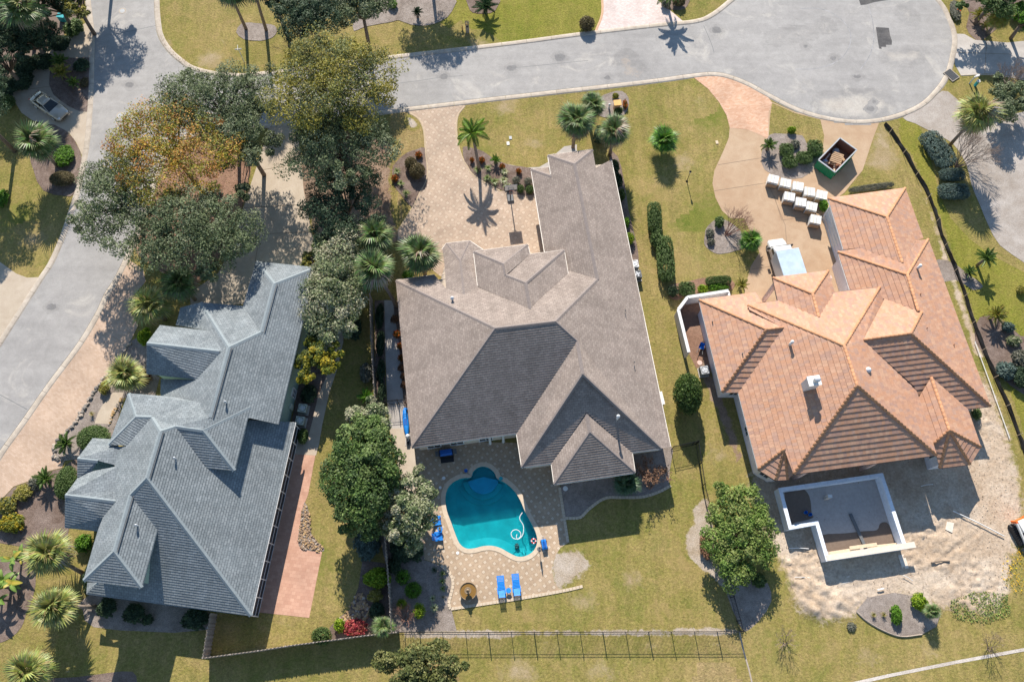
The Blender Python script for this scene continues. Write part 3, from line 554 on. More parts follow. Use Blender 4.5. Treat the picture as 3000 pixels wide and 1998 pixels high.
for mt, spots in (('worn_green', ((2040, 640, 90, 70), (2080, 330, 60, 45), (1960, 500, 60, 40), (1420, 440, 60, 30), (1560, 430, 50, 25), (930, 1640, 50, 90), (2020, 960, 40, 40), (1780, 1620, 60, 35), (1850, 1760, 80, 40), (2300, 1900, 90, 30), (2060, 1420, 35, 60), (60, 640, 50, 60))), ('worn_dry', ((1560, 1810, 120, 40), (1950, 1790, 80, 40), (2000, 1640, 60, 60), (2450, 1920, 90, 30), (2750, 1880, 90, 40), (1700, 1960, 250, 30), (1920, 560, 60, 40), (2000, 780, 60, 40), (600, 150, 70, 30), (1250, 170, 60, 14), (60, 780, 50, 40), (2090, 1280, 40, 70), (300, 1880, 60, 40)))):
    for x, y, rx_, ry_ in spots: worn_patch('worn_lawn', [(x + rx_ * math.cos(t) * (1 + .3 * math.sin(3 * t + x)), y + ry_ * math.sin(t) * (1 + .3 * math.cos(2 * t + y))) for t in [i * .4488 for i in range(14)]], mt, 2.2, .5, .0022)
for q, r in (((2050, 305), 20), ((1860, 310), 18), ((480, 130), 26), ((620, 178), 40), ((1390, 140), 40), ((1320, 150), 30), ((90, 705), 45), ((1900, 1885), 34), ((2540, 1925), 40), ((2720, 1900), 34), ((1520, 1965), 60), ((1760, 1965), 44), ((1600, 1880), 30), ((840, 1830), 26), ((2060, 1500), 30), ((2100, 1330), 34), ((1900, 960), 20), ((1720, 1760), 50), ((1850, 1700), 40), ((1480, 310), 40), ((1560, 420), 30), ((2000, 480), 36)):
    worn_patch('worn_lawn', [(q[0] + r * math.cos(a) * (1 + .45 * math.sin(3 * a + q[0])), q[1] + .6 * r * math.sin(a) * (1 + .3 * math.cos(2 * a + q[1]))) for a in [i * .5236 for i in range(12)]], 'worn_tan', 1.1, .3, .0058 if q[1] > 400 or q[0] < 1000 else .0075)
worn_patch('bare_ground', PX(1620,1612, 1690,1612, 1730,1640, 1720,1670, 1680,1695, 1650,1722, 1620,1720), 'worn_soil', .7, .25, .003)
worn_patch('bare_ground', PX(2028,1500, 2040,1530, 2006,1570, 2008,1605, 2030,1645, 2080,1680, 2128,1730, 2150,1700, 2120,1640, 2100,1580, 2080,1500, 2066,1450), 'worn_soil', .4, .2, .003)
worn_patch('bare_ground', PX(2640,440, 2668,490, 2700,560, 2732,650, 2766,760, 2798,860, 2838,975, 2872,1070, 2890,1075, 2858,985, 2820,880, 2790,790, 2762,710, 2730,620, 2690,530, 2655,455), 'worn_sand', .5, .2, .010)
worn_patch('bare_ground', PX(2535,490, 2560,420, 2575,365, 2600,350, 2600,400, 2615,440, 2640,480, 2600,500), 'worn_tan', 1.0, .3, .003)
worn_patch('bare_ground', PX(1985,860, 2000,900, 2030,1050, 2070,1140, 2110,1220, 2150,1330, 2180,1400, 2190,1395, 2150,1260, 2110,1160, 2060,1040, 2020,900), 'worn_brown', .5, .25, .003)
worn_patch('bare_ground', PX(1095,400, 1145,420, 1140,520, 1150,640, 1168,690, 1165,720, 1120,700, 930,700, 880,560, 890,440), 'worn_brown', .7, .3, .007)
worn_patch('bare_ground', PX(1180,1846, 1500,1846, 2160,1842, 2160,1858, 1500,1864, 1180,1864), 'worn_soil', .4, .2, .003)
worn_patch('bare_ground', PX(1190,340, 1216,352, 1222,372, 1200,372), 'worn_soil', .4, .2, .006)


worn_patch('sand_yard', site_px, 'worn_sand', 1.3, .17, .006, site_height)
# ------------------------------------------------------------ swimming pool
pool = thing('swimming_pool', 'free-form turquoise swimming pool with a round shallow end behind the brown-roofed house', 'pool')
wallmb = MB(); n = len(pool_in)
deep = inset_poly(pool_in, .9)
cen = sum((p for p in pool_in), Vector()) / n
def depth(p): return -1.05 - .5 * max(0, min(1, (P((1420, 1420)).y - p.y) / 7.0))
vs = [(p.x, p.y, .0) for p in pool_in] + [(p.x, p.y, depth(p) * .85) for p in pool_in] + [(p.x, p.y, depth(p)) for p in deep]
fs = [(k * n + i, (k + 1) * n + i, (k + 1) * n + (i + 1) % n, k * n + (i + 1) % n) for k in (0, 1) for i in range(n)]
tr = tessellate_polygon([[Vector((p.x, p.y, 0)) for p in deep]]); fs += [tuple(2 * n + i for i in t) for t in tr]
mobj('pool_shell', mkmesh('pool_shell', vs, fs, 'pool_floor'), pool)
cop = MB(); vs = []
for q, z in ((pool_in, -.10), (pool_in, .05), (pool_out, .05), (pool_out, .0)): vs += [(p.x, p.y, z) for p in q]
cop.add(vs, [(k * n + i, k * n + (i + 1) % n, (k + 1) * n + (i + 1) % n, (k + 1) * n + i) for k in range(3) for i in range(n)]); cop.build('coping', 'coping', pool)
c0 = P((1415, 1400)); stp = MB()
for k, (r, z) in enumerate(((1.45, -.42), (1.95, -.72), (2.45, -.98))):
    pts = [(c0.x + r * math.cos(a), c0.y + r * math.sin(a)) for a in [math.radians(190 + 165 * i / 16) for i in range(17)]]
    pts = [p for p in pts if bool(inpoly(np.array([p[0]]), np.array([p[1]]), [(q.x, q.y) for q in pool_in])[0])]
    if len(pts) > 3: MB().prism(pts + [(c0.x, c0.y + .2)], -1.2, z).build('step', 'spa_floor' if k == 0 else 'pool_floor', pool)
sheet('water', pool_in, -.13, 'water', parent=pool)
hose = smooth_open(world(T(2, 3, 95,10, 72,50, 75,80, 100,120, 107,160, 98,215, 62,252, 10,245, -8,205, 10,175, 45,168, 75,190, 80,225, 55,255, 40,235, 45,210), -.12), 5)
tag(MB().tube([Vector((p.x, p.y, -.1)) for p in hose], .035, 6).build('pool_cleaner_hose', 'white', smooth=True), 'white cleaner hose looping on the pool water', 'hose')
o = thing('pool_cleaner', 'dark cleaning head lying on the pool floor near the hose end', 'pool cleaner', P(t1(2, 3, 45, 320), -1.25))
MB().box((0, 0, .09), (.42, .36, .16), .4, .75).build('body', 'dgrey', o)
for s in (-1, 1): MB().tube([(-.15, .18 * s, .08), (.15, .18 * s, .08)], .08, 10).build('wheel', 'black', o)
for k, c in enumerate(((1563.5, 1584),)):
    ring = thing('float_ring', 'small red and white float ring beside the pool edge', 'float', P(c, .0)); q = 24
    ri = [(.2 + .055 * math.cos(a), .055 * math.sin(a) - .06) for a in [2 * math.pi * i / 9 for i in range(9)]] + [(.255, -.06)]
    MB().lathe(ri, q).build('tube_ring', 'red', ring, True)
    for a in (0, 1.57, 3.14, 4.71): MB().box((.2 * math.cos(a), .2 * math.sin(a), -.06), (.14, .1, .125), a).build('band', 'white', ring)
# ------------------------------------------------------------ houses
class Roof:
    """roof corners come from the pixel ray cut with the slope's plane: eave line + pitch"""
    def __init__(s, base): s.b = Vector(base); s.pl = {}; s.v = {}
    PITCH = 26.57
    def plane(s, name, a, b, z, inside, pitch=None):
        pitch = pitch or Roof.PITCH
        A = P(a, z); B = P(b, z); I = P(inside, z); d = (B - A).normalized(); n = Vector((-d.y, d.x, 0))
        if (I - A).dot(n) < 0: n = -n
        s.pl[name] = (A, n, math.tan(math.radians(pitch)), z)
    def plane_pt(s, name, A, n, pitch=26.57): s.pl[name] = (A, Vector((n[0], n[1], 0)).normalized(), math.tan(math.radians(pitch)), A.z)
    def on(s, px, name):
        A, n, t, z = s.pl[name]; z1 = z
        for _ in range(60): z1 = z + t * (P(px, z1) - A).dot(n)
        return P(px, z1)
    def x3(s, a, b, c):
        R = []; r = []
        for k in (a, b, c):
            A, n, t, z = s.pl[k]; R.append((t * n.x, t * n.y, -1)); r.append(t * n.dot(A) - z)
        return Vector(np.linalg.solve(np.array(R), np.array(r)))
def clip(poly, ax, val, keep_ge):
    out = []
    for i in range(len(poly)):
        a = poly[i]; b = poly[(i + 1) % len(poly)]; da = a[ax] - val; db = b[ax] - val
        if not keep_ge: da, db = -da, -db
        if da >= -1e-9: out.append(a)
        if (da > 1e-9 and db < -1e-9) or (da < -1e-9 and db > 1e-9):
            t = da / (da - db); out.append((a[0] + (b[0] - a[0]) * t, a[1] + (b[1] - a[1]) * t))
    return out
TILE_CAND = []
def slope(root, pts, mat, course, thick, tile=None, rs=None, cols=None, name='roof_slope'):
    """one roof plane laid in real stepped courses; with `tile` the courses are cut into tiles"""
    pts = [Vector(p) for p in pts]; n = Vector()
    for i in range(len(pts)):
        a = pts[i]; b = pts[(i + 1) % len(pts)]; n += Vector(((a.y - b.y) * (a.z + b.z), (a.z - b.z) * (a.x + b.x), (a.x - b.x) * (a.y + b.y)))
    n.normalize(); n = -n if n.z < 0 else n
    u = Vector((0, 0, 1)).cross(n); u = u.normalized() if u.length > 1e-4 else Vector((1, 0, 0)); v = n.cross(u)
    o = min(pts, key=lambda p: p.z); q = [((p - o).dot(u), (p - o).dot(v)) for p in pts]; hgt = [(p - o).dot(n) for p in pts]
    vs, fs, uv, col = [], [], [], []; tiles = []
    def put(poly, vk, c, pe=(0, 0, 0)):
        k0 = len(vs); rise = True; H = lambda a, b: pe[0] + pe[1] * a + pe[2] * b
        for (a, b) in poly:
            w = H(a, b) + .012 + thick * (1 - (b - vk) / course); vs.append(o + u * a + v * b + n * w); uv.append((a, b)); col.append(c)
        fs.append(tuple(range(k0, k0 + len(poly))))
        if rise:
            for i in range(len(poly)):
                a = poly[i]; b = poly[(i + 1) % len(poly)]
                if abs(a[1] - vk) < 1e-6 and abs(b[1] - vk) < 1e-6 and abs(a[0] - b[0]) > 1e-4:
                    k = len(vs)
                    for (p, h) in ((a, .012 + thick), (b, .012 + thick), (b, .002), (a, .002)): vs.append(o + u * p[0] + v * p[1] + n * (h + H(*p))); uv.append(p); col.append(c)
                    fs.append((k + 3, k + 2, k + 1, k))
    # backing deck, true to the corners
    tr = tessellate_polygon([[Vector((a, b, 0)) for a, b in q]])
    k0 = len(vs); vs += [p - Vector((0, 0, .01)) for p in pts]; uv += q; base_c = cols[0] if cols else (.2, .2, .2); col += [base_c] * len(pts)
    for t in tr: fs.append(tuple(k0 + i for i in t))
    for t in tr:
        tri = [q[i] for i in t]
        A2 = (tri[1][0] - tri[0][0]) * (tri[2][1] - tri[0][1]) - (tri[2][0] - tri[0][0]) * (tri[1][1] - tri[0][1])
        if A2 < 0: tri = tri[::-1]
        if abs(A2) < 1e-5: continue
        A3 = np.array([[1, q[i][0], q[i][1]] for i in t]); pe = tuple(np.linalg.solve(A3, np.array([hgt[i] for i in t])))
        k1 = math.floor(min(p[1] for p in tri) / course); k2 = math.floor(max(p[1] for p in tri) / course)
        for k in range(k1, k2 + 1):
            vk = k * course; st = clip(clip(tri, 1, vk, True), 1, vk + course, False)
            if len(st) < 3: continue
            if not tile: put(st, vk, base_c, pe); continue
            off = (k % 2) * tile * .5; j1 = math.floor((min(p[0] for p in st) - off) / tile); j2 = math.floor((max(p[0] for p in st) - off) / tile)
            for j in range(j1, j2 + 1):
                u0 = off + j * tile; pc = clip(clip(st, 0, u0, True), 0, u0 + tile, False)
                if len(pc) < 3: continue
                r = random.Random(j * 7919 + k * 104729 + int(o.x * 10)); ci = min(len(cols) - 1, int(r.random() ** 1.2 * len(cols)))
                ar = abs(sum(pc[i][0] * pc[(i + 1) % len(pc)][1] - pc[(i + 1) % len(pc)][0] * pc[i][1] for i in range(len(pc)))) / 2
                if ar > .985 * tile * course and len(pc) == 4: tiles.append((o + u * u0 + v * vk + n * (pe[0] + pe[1] * u0 + pe[2] * vk), ci, pc, vk, pe))
                else: put(pc, vk, cols[ci], pe)
    ob = mobj(name, bpy.data.meshes.new('tmp'), root)
    TILE_CAND.append((ob, tiles, (u, v, n), put, vs, fs, uv, col, root, mat, thick, course, tile, cols))
    return ob
def finish_slopes(limit=300):
    """the tiles that show largest become objects of their own, the rest of each slope is one mesh"""
    cand = []
    for rec in TILE_CAND:
        n = rec[2][2]
        for t in rec[1]:
            d = Vector((0, 0, CAM_H)) - t[0]; cand.append((max(0, n.dot(d.normalized())) / d.length_squared, rec, t))
    cand.sort(key=lambda c: -c[0]); single = {}
    for s, rec, t in cand[:limit]: single.setdefault(id(rec[0]), []).append(t)
    tmesh = {}
    for rec in TILE_CAND:
        ob, tiles, (u, v, n), put, vs, fs, uv, col, root, mat, thick, course, tw, cols = rec
        mine = single.get(id(ob), []); ids = set(id(t) for t in mine)
        for t in tiles:
            if id(t) not in ids: put(t[2], t[3], cols[t[1]], t[4])
        b = root.location; name = ob.name.split('.')[0]
        me = mkmesh(name, [Vector(p) - b for p in vs], fs, mat, col=col, uv=uv); old = ob.data; ob.data = me; bpy.data.meshes.remove(old)
        for t in mine:
            key = (t[1], tw, course)
            if key not in tmesh:
                w, c, g = tw, course, .004; x0, x1 = g, w - g
                V = [(x0, 0, .004), (x1, 0, .004), (x1, 0, .012 + thick), (x0, 0, .012 + thick), (x1, c, .012), (x0, c, .012), (x0, c, 0), (x1, c, 0)]
                F = [(0, 1, 2, 3), (3, 2, 4, 5), (0, 3, 5, 6), (1, 7, 4, 2)]
                tmesh[key] = mkmesh('roof_tile', V, F, mat, col=[cols[t[1]]] * 8, uv=[(a[0], a[1]) for a in V])
            u1 = (u + n * t[4][1]).normalized(); v1 = (v + n * t[4][2]); v1 = (v1 - u1 * v1.dot(u1)).normalized()
            o = bpy.data.objects.new('roof_tile', tmesh[key]); link(o, ob); o.matrix_local = Matrix.Translation(t[0] - b) @ Matrix((u1, v1, u1.cross(v1))).transposed().to_4x4()
    TILE_CAND.clear()
CAPN = [0]
def caps_tiles(root, edges, cols):
    """round hip and ridge tiles, one by one"""
    mesh = []
    for c in cols:
        vs, fs = [], []
        for i, (x, r) in enumerate(((0, .15), (.43, .125))):
            for k in range(7):
                a = math.pi * k / 6; vs.append((x, r * math.cos(a), r * math.sin(a) * .95 - .03))
        fs = [(k, k + 1, 8 + k, 7 + k)[::-1] for k in range(6)] + [tuple(range(7))]
        mesh.append(mkmesh('ridge_tile', vs, fs, 'tile', True, col=[c] * 14))
    rs = random.Random(5)
    for a, b in edges:
        if a.z > b.z: a, b = b, a
        d = b - a; L = d.length; x = d.normalized(); y = Vector((0, 0, 1)).cross(x).normalized(); z = x.cross(y); m = max(1, round(L / .40))
        R = Matrix((x, y, z)).transposed().to_4x4()
        for i in range(m):
            o = bpy.data.objects.new('ridge_tile', rs.choice(mesh)); link(o, root)
            o.matrix_local = Matrix.Translation(a + d * (i / m) - root.location + Vector((0, 0, .035))) @ R
            CAPN[0] += 1
def cap_strip(root, a, b, mat, w=.17, name='ridge_cap', dark=None):
    d = (b - a).normalized(); y = Vector((0, 0, 1)).cross(d).normalized(); o = -root.location; up = Vector((0, 0, .05)); vs = []
    for p in (a, b): vs += [p + o + y * w + up - Vector((0, 0, w * .42)), p + o + up + Vector((0, 0, .02)), p + o - y * w + up - Vector((0, 0, w * .42))]
    return mobj(name, mkmesh(name, vs, [(0, 1, 4, 3)[::-1], (1, 2, 5, 4)[::-1]], mat), root)
def gutter(root, pts, mat, w=.13, h=.13):
    for a, b in zip(pts, pts[1:]): MB().beam(a - root.location - Vector((0, 0, .07)), b - root.location - Vector((0, 0, .07)), w, h).build('gutter', mat, root)
def walls(root, pxs, z, mat, inset=.45, top=None, name='wall', z0=0.0):
    pts = inset_poly([P(p, z) for p in pxs], inset); b = root.location
    MB().prism([(p.x - b.x, p.y - b.y) for p in pts], z0, (top or z) - .06).build(name, mat, root); return pts
def window(root, c, ang, w, h, frame='white', cols=1, rows=1, name='window', pane='glass'):
    """c: centre on the wall in world space, ang: direction the window faces"""
    c = Vector(c) - root.location; f = Vector((math.cos(ang), math.sin(ang), 0)); s = Vector((-f.y, f.x, 0)); R = Matrix((s, f, Vector((0, 0, 1)))).transposed(); m = MB()
    for x in (-w / 2, w / 2): m.box(c + s * x + f * .05, (.09, .10, h + .09), rot=R)
    for z in (-h / 2, h / 2): m.box(c + f * .05 + Vector((0, 0, z)), (w, .105, .09), rot=R)
    for i in range(1, cols): m.box(c + s * (w * (i / cols - .5)) + f * .045, (.045, .06, h), rot=R)
    for i in range(1, rows): m.box(c + f * .045 + Vector((0, 0, h * (i / rows - .5))), (w, .055, .045), rot=R)
    o = m.build(name, frame, root); MB().box(c + f * .02, (w, .03, h), rot=R).build('pane', pane, o); return o
def on_wall(px, A, n):
    """pixel ray cut with an upright wall through A with normal n"""
    C = Vector((0, 0, CAM_H)); d = ray(px); n = Vector((n[0], n[1], 0)); return C + d * ((Vector(A) - C).dot(n) / d.dot(n))

# ---- brown house in the middle
e = 3.5
hb = thing('brown_roof_house', 'single-storey house with brown shingle hip roof beside the swimming pool', 'house', P((1560, 1000)))
R = Roof(hb.location); Roof.PITCH = 29.5
R.plane('L', (1160, 822), (1206, 1311), e, (1500, 1000)); R.plane('R', (1785, 469), (1964, 1308), e, (1600, 1000))
R.plane('S', (1231, 1308), (1514, 1269), e, (1450, 1000)); R.plane('F', (1160, 822), (1273, 806), e, (1500, 1000))
R.plane('WL', MM(1180, 262), MM(1285, 915), e, (1700, 650)); R.plane('WF', MM(1180, 262), MM(1335, 243), e, (1700, 650))
R.plane('BL', (1514, 1269), (1529, 1368), e, (1700, 1200)); R.plane('BS', (1529, 1368), (1616, 1357), e, (1700, 1200))
R.plane('CL', (1616, 1357), (1624, 1418), e, (1700, 1350)); R.plane('CR', (1851, 1325), (1860, 1384), e, (1700, 1350)); R.plane('CS', (1624, 1418), (1860, 1384), e, (1700, 1300))
eh = R.on(MM(758, 1192), 'F').z; EH = lambda px: P(px, eh)
R.plane('HL', MM(725, 912), MM(758, 1190), eh, MM(960, 1050), 27); R.plane('HR', MM(1438, 902), MM(1470, 1095), eh, MM(1200, 1050), 27); R.plane('H2F', MM(1168, 935), MM(1438, 902), eh, MM(1200, 1050), 27); R.plane('H1R', MM(1150, 858), MM(1168, 935), eh, MM(960, 1000), 27)
E = lambda px: P(px, e)
a0, P1, P2 = E((1160, 822)), R.on((1451, 962), 'S'), R.on((1627, 942), 'S')
w0 = R.on(MM(1703, 1132), 'R'); w1 = R.on(MM(1545, 330), 'R'); br0 = R.on((1691, 1000), 'S'); br1 = R.on((1707, 1096), 'R')
# front garage wing
nzl = R.on(MM(1335, 300), 'WL'); nf0 = R.on(MM(1312, 150), 'WL'); nz = nf0.z; nf1 = P(MM(1665, 105), nz); n2 = P(MM(1690, 250), nz)
R.plane('NF', MM(1312, 150), MM(1665, 105), nz, MM(1550, 400)); apex = R.x3('WL', 'R', 'NF')
wlc, wrc = E(MM(1180, 262)), E(MM(1800, 185)); lhip = R.on(MM(1343, 318), 'WL'); rr = R.on(MM(1690, 250), 'R')
brown = dict(mat='shingle_brown', course=.23, thick=.036)
S = lambda *p, **k: slope(hb, p, **{**brown, **k})
wl_end = E((1596, 739)); hipR0 = R.on(MM(1472, 1095), 'F'); hfr = EH(MM(1470, 1095))
S(wlc, lhip, nzl, nf0, apex, w1, w0, R.on(MM(1475, 1068), 'WL'), wl_end)                                   # wing left
S(wlc, E(MM(1335, 243)), lhip); S(nf0, nf1, apex)
rb = E((1964, 1308)); rrz = E(MM(1812, 185))
S(rr, rrz, rb, E((1937, 1314)), br1, br0, P2, w0, w1, apex, nf1)                                             # long right slope
hv = R.on(MM(1170, 1368), 'F'); bv = R.on(MM(648, 1252), 'F'); hl_b = R.on(MM(758, 1195), 'F'); bl_b = R.on(MM(505, 1205), 'F')
S(a0, E((1273, 806)), bl_b, bv, hl_b, hv, R.on(MM(1478, 1065), 'F'), w0, P2, P1)                            # front slope
S(a0, P1, E((1206, 1311)))                                                                                   # left slope
sl = E((1206, 1311)); S(sl, R.on((1451, 962), 'S'), R.on((1627, 942), 'S'), R.on((1691, 1000), 'S'), E((1514, 1269)))                                                    # rear slope
S(E((1514, 1269)), br0, br1, E((1529, 1368)))
cr0 = R.on((1718, 1207), 'CL'); cr1 = R.on((1728, 1266), 'CL')
S(E((1529, 1368)), R.on((1707, 1096), 'BS'), E((1937, 1314)), E((1851, 1325)), R.on((1718, 1207), 'BS'), E((1616, 1357)))
S(E((1616, 1357)), cr0, cr1, E((1624, 1418))); S(E((1624, 1418)), cr1, E((1860, 1384))); S(cr0, E((1851, 1325)), E((1860, 1384)), cr1)
# front centre hips
hA, hB, hC = R.on(MM(962, 1012), 'HL'), R.on(MM(978, 1098), 'HL'), R.on(MM(1135, 1160), 'HL'); h0, h1, h2, h3 = EH(MM(725, 912)), EH(MM(1150, 858)), EH(MM(1168, 935)), EH(MM(1438, 902)); print('eh', eh, hv.z)
S(h0, h1, hA); S(h0, hA, hB, hC, R.on(MM(1170, 1368), 'HL'), EH(MM(758, 1190))); S(h1, h2, R.on(MM(978, 1098), 'H1R'), R.on(MM(962, 1012), 'H1R'))
S(h2, h3, R.on(MM(1135, 1160), 'H2F'), R.on(MM(978, 1098), 'H2F')); S(h3, hfr, R.on(MM(1170, 1368), 'HR'), R.on(MM(1135, 1160), 'HR'))
# bay
b0, b1, b2, b3 = E(MM(475, 893)), E(MM(508, 848)), E(MM(692, 828)), E(MM(795, 897)); bk = P(MM(618, 985), 4.4); bl = P(MM(490, 985), 3.85); brr = P(MM(728, 960), 3.95)
S(b1, b2, bk); S(b0, b1, bk, bl, course=.23); S(b2, b3, brr, bk); S(bl, bk, bv, bl_b); S(bk, brr, hl_b, bv)
for x in ((a0, P1), (P1, P2), (P2, w0), (w1, w0), (apex, w1), (sl, P1), (P2, br0), (br0, br1), (br1, E((1529, 1368))), (br1, E((1937, 1314))), (cr0, cr1), (cr1, E((1624, 1418))), (cr1, E((1860, 1384))), (h0, hA), (h1, hA), (hA, hB), (hB, hC), (h3, hC), (hC, hv), (wlc, lhip), (nf0, apex), (nf1, apex), (bk, bv), (b1, bk), (b2, bk)):
    cap_strip(hb, x[0], x[1], 'cap_brown')
for ln in ([sl, E((1514, 1269)), E((1529, 1368)), E((1616, 1357)), E((1624, 1418)), E((1860, 1384)), E((1851, 1325)), E((1937, 1314))], [wl_end, wlc, E(MM(1335, 243))], [nzl, nf0, nf1], [EH(MM(758, 1190)), h0, h1, h2, h3, hfr], [b0, b1, b2, b3], [a0, E((1273, 806))], [E((1964, 1308)), rrz]):
    gutter(hb, ln, 'gutter', .15, .13)
walls(hb, [(1160, 822), (1280, 806), (1300, 735), (1310, 716), (1378, 709), (1400, 736), (1548, 718), (1553, 746), (1596, 739), MM(1180, 262), MM(1335, 243), MM(1315, 160), MM(1665, 110), MM(1690, 192), MM(1800, 185), (1964, 1308), (1851, 1325), (1860, 1384), (1624, 1418), (1616, 1357), (1529, 1368), (1514, 1269), (1206, 1311)], e, 'tan_wall', .5)
walls(hb, [MM(725, 912), MM(1150, 858), MM(1168, 935), MM(1438, 902), MM(1470, 1095), MM(1170, 1300), MM(758, 1190)], eh, 'tan_wall', .5)
# windows and posts on the pool side, garage doors towards the drive
Aw = (E((1231, 1308)) + E((1514, 1269))) / 2; nS = Vector((math.sin(math.radians(8)), -math.cos(math.radians(8)), 0)); Aw = Aw - nS * .5; ax = Vector((math.cos(math.radians(8)), math.sin(math.radians(8)), 0))
for k, off in enumerate((-3.4, -1.2, 1.6)): window(hb, Aw + ax * off - Vector((0, 0, 3.5 - 1.5)), math.radians(-82), 1.3, 2.0, cols=2, rows=2)
for off in (2.6, 3.9): MB().lathe([(.16, 0), (.13, .1), (.12, 3.2), (.17, 3.35)], 14, tuple(E((1231, 1308)) + ax * (off + 3.9) - nS * .25 - hb.location - Vector((0, 0, 3.5)))).build('column', 'white', hb, True)
wA = E(MM(1180, 262)); wB = wl_end; dW = (wB - wA).normalized(); nW = Vector((dW.y, -dW.x, 0)); nW = -nW if nW.x > 0 else nW
for t in (.42, .78): window(hb, wA.lerp(wB, t) - nW * .5 - Vector((0, 0, 1.85)), math.atan2(nW.y, nW.x), 2.6, 2.2, rows=4, name='garage_door', pane='white')
cc = (E((1624, 1418)) + E((1860, 1384))) / 2 - nS * .5
for off in (-1.8, 1.6): window(hb, cc + ax * off - Vector((0, 0, 1.5)), math.radians(-82), 1.2, 1.3, cols=2, rows=2)
bc = (E((1529, 1368)) + E((1616, 1357))) / 2 - nS * .5; window(hb, bc - Vector((0, 0, 1.6)), math.radians(-82), 1.5, 1.6, cols=2, rows=2)
def pipe(root, px, plane, h, r, mat, name='vent_pipe', cap=False):
    q = R.on(px, plane) - root.location; m = MB().tube([q - Vector((0, 0, .1)), q + Vector((0, 0, h))], r, 10)
    if cap: m.lathe([(r * 1.7, 0), (r * 1.7, .12), (r * .6, .24), (0.01, .26)], 12, tuple(q + Vector((0, 0, h))))
    return m.build(name, mat, root, True)
pipe(hb, MM(556, 1296), 'F', .45, .10, 'steel', 'turbine_vent', True); pipe(hb, t1(2, 2, 962, 720), 'BS', 1.1, .10, 'steel', cap=True)
for q in (t1(2, 1, 1040, 1290), t1(2, 2, 1122, 195)): pipe(hb, q, 'R', .3, .04, 'dgrey')

# ---- blue-grey house on the left
Roof.PITCH = 26.57
zu, zl, zt2 = 4.6, 2.9, 5.85
hg = thing('grey_roof_house', 'sage-green two-level house with blue-grey shingle roofs and a screened porch', 'house', P((550, 1300)))
R = Roof(hg.location)
grey = dict(mat='shingle_grey', course=.23, thick=.028); S = lambda *p, **k: slope(hg, p, **{**grey, **k})
U = lambda q: P(q, zu); UU = lambda q: P(q, zt2); D = lambda q: P(q, zl)
R.plane('RS', G1(1525, 100), G1(1205, 1432), zu, G1(1100, 700)); R.plane('NL', G1(1020, 48), G1(910, 425), zu, G1(1100, 400)); R.plane('NF', G1(1020, 48), G1(1525, 100), zu, G1(1200, 400))
nA = R.on(G1(1170, 238), 'RS'); nB = R.on(G1(1062, 646), 'RS'); r2a = R.on(G1(785, 778), 'RS'); r2b = R.on(G1(622, 1372), 'RS'); nB.z = nA.z; r2b.z = r2a.z
R.plane('MR', G2(1535, 240), G2(1245, 1508), zl, G2(700, 600)); R.plane('MS', G2(165, 1365), G2(1245, 1508), zl, G2(700, 600))
m1, m2 = R.on(G2(650, 300), 'MR'), R.on(G2(560, 605), 'MR'); m1.z = m2.z = (m1.z + m2.z) / 2
m1, m2 = P(G2(650, 300), m1.z), P(G2(560, 605), m2.z)
dn = (m1 - m2).normalized(); left = Vector((-dn.y, dn.x, 0)); left = -left if left.x > 0 else left
R.plane_pt('ML', m1, -left); d2 = (r2a - r2b).normalized(); l2 = Vector((-d2.y, d2.x, 0)); l2 = -l2 if l2.x > 0 else l2; R.plane_pt('L2', r2a, -l2)
c1, c2, c3, c4 = U(G1(1020, 48)), U(G1(1525, 100)), U(G1(1205, 1432)), U(G1(910, 428))
vB = R.on(G1(1050, 640), 'NL')
S(c1, c2, nA); S(c1, nA, nB, vB, c4); f0 = U(G1(545, 396)); f0b = P(G1(375, 440), 3.9)
S(c4, vB, nB, r2a, f0)
e1 = UU(G2(1240, 138)); e2 = UU(G2(1135, 557)); R.plane('EL', G2(1240, 138), G2(1135, 557), zt2, G2(925, 350))
eA = R.on(G2(928, 292), 'EL'); eB = P(G2(750, 267), eA.z); evf = R.on(G2(965, 212), 'RS'); R.plane_pt('EF', e1, (-.1219, -.9925)); evt = R.on(G2(1215, 128), 'EF'); evt_r = R.on(G2(1215, 128), 'RS')
S(c2, c3, R.on(G1(960, 1378), 'RS'), evf, r2b, r2a, nB, nA)                                        # long right slope of the garage block
wv = R.on(G1(640, 640), 'L2'); wr = R.on(G1(725, 812), 'L2'); we = R.on(G1(510, 1052), 'L2'); lv = R.on(G1(330, 1196), 'L2')
S(f0, r2a, wr, wv, P(G1(335, 590), 3.5), f0b)
fr = R.on(G1(600, 1370), 'L2'); fe = UU(G2(745, 75)); fe_l = R.on(G2(745, 75), 'L2')
S(r2a, r2b, evf, R.on(G2(900, 110), 'L2'), fe_l, R.on(G1(205, 1192), 'L2'), R.on(G1(208, 1045), 'L2'), we, wr)
# gable facing the street
ga, gz = P(G1(88, 742), wr.z), wr.z; gr = P(G1(705, 812), gz); ge = gz - 2.0
g_f0, g_f1 = P(G1(200, 590), gz - 1.4), wv; g_r0, g_r1 = P(G1(85, 1003), ge), we
S(ga, g_f0, g_f1, wr, gr); S(ga, gr, wr, g_r1, g_r0)
# west entrance block, main hips
R.plane('WW', G2(440, 52), G2(310, 388), zt2, G2(520, 250)); wA = R.on(G2(490, 205), 'WW'); wBp = P(G2(592, 207), wA.z)
w0a, w0b = UU(G2(440, 52)), UU(G2(310, 388)); wve = R.on(G2(432, 392), 'ML')
S(w0a, wA, w0b); S(w0b, wA, wBp, wve); S(w0a, fe, R.on(G2(900, 110), 'L2'), evf, eA, eB, m1, wBp, wA)
S(eA, e1, e2); S(eA, evf, evt, e1); ev2 = UU(G2(950, 541)); S(eB, eA, e2, ev2)
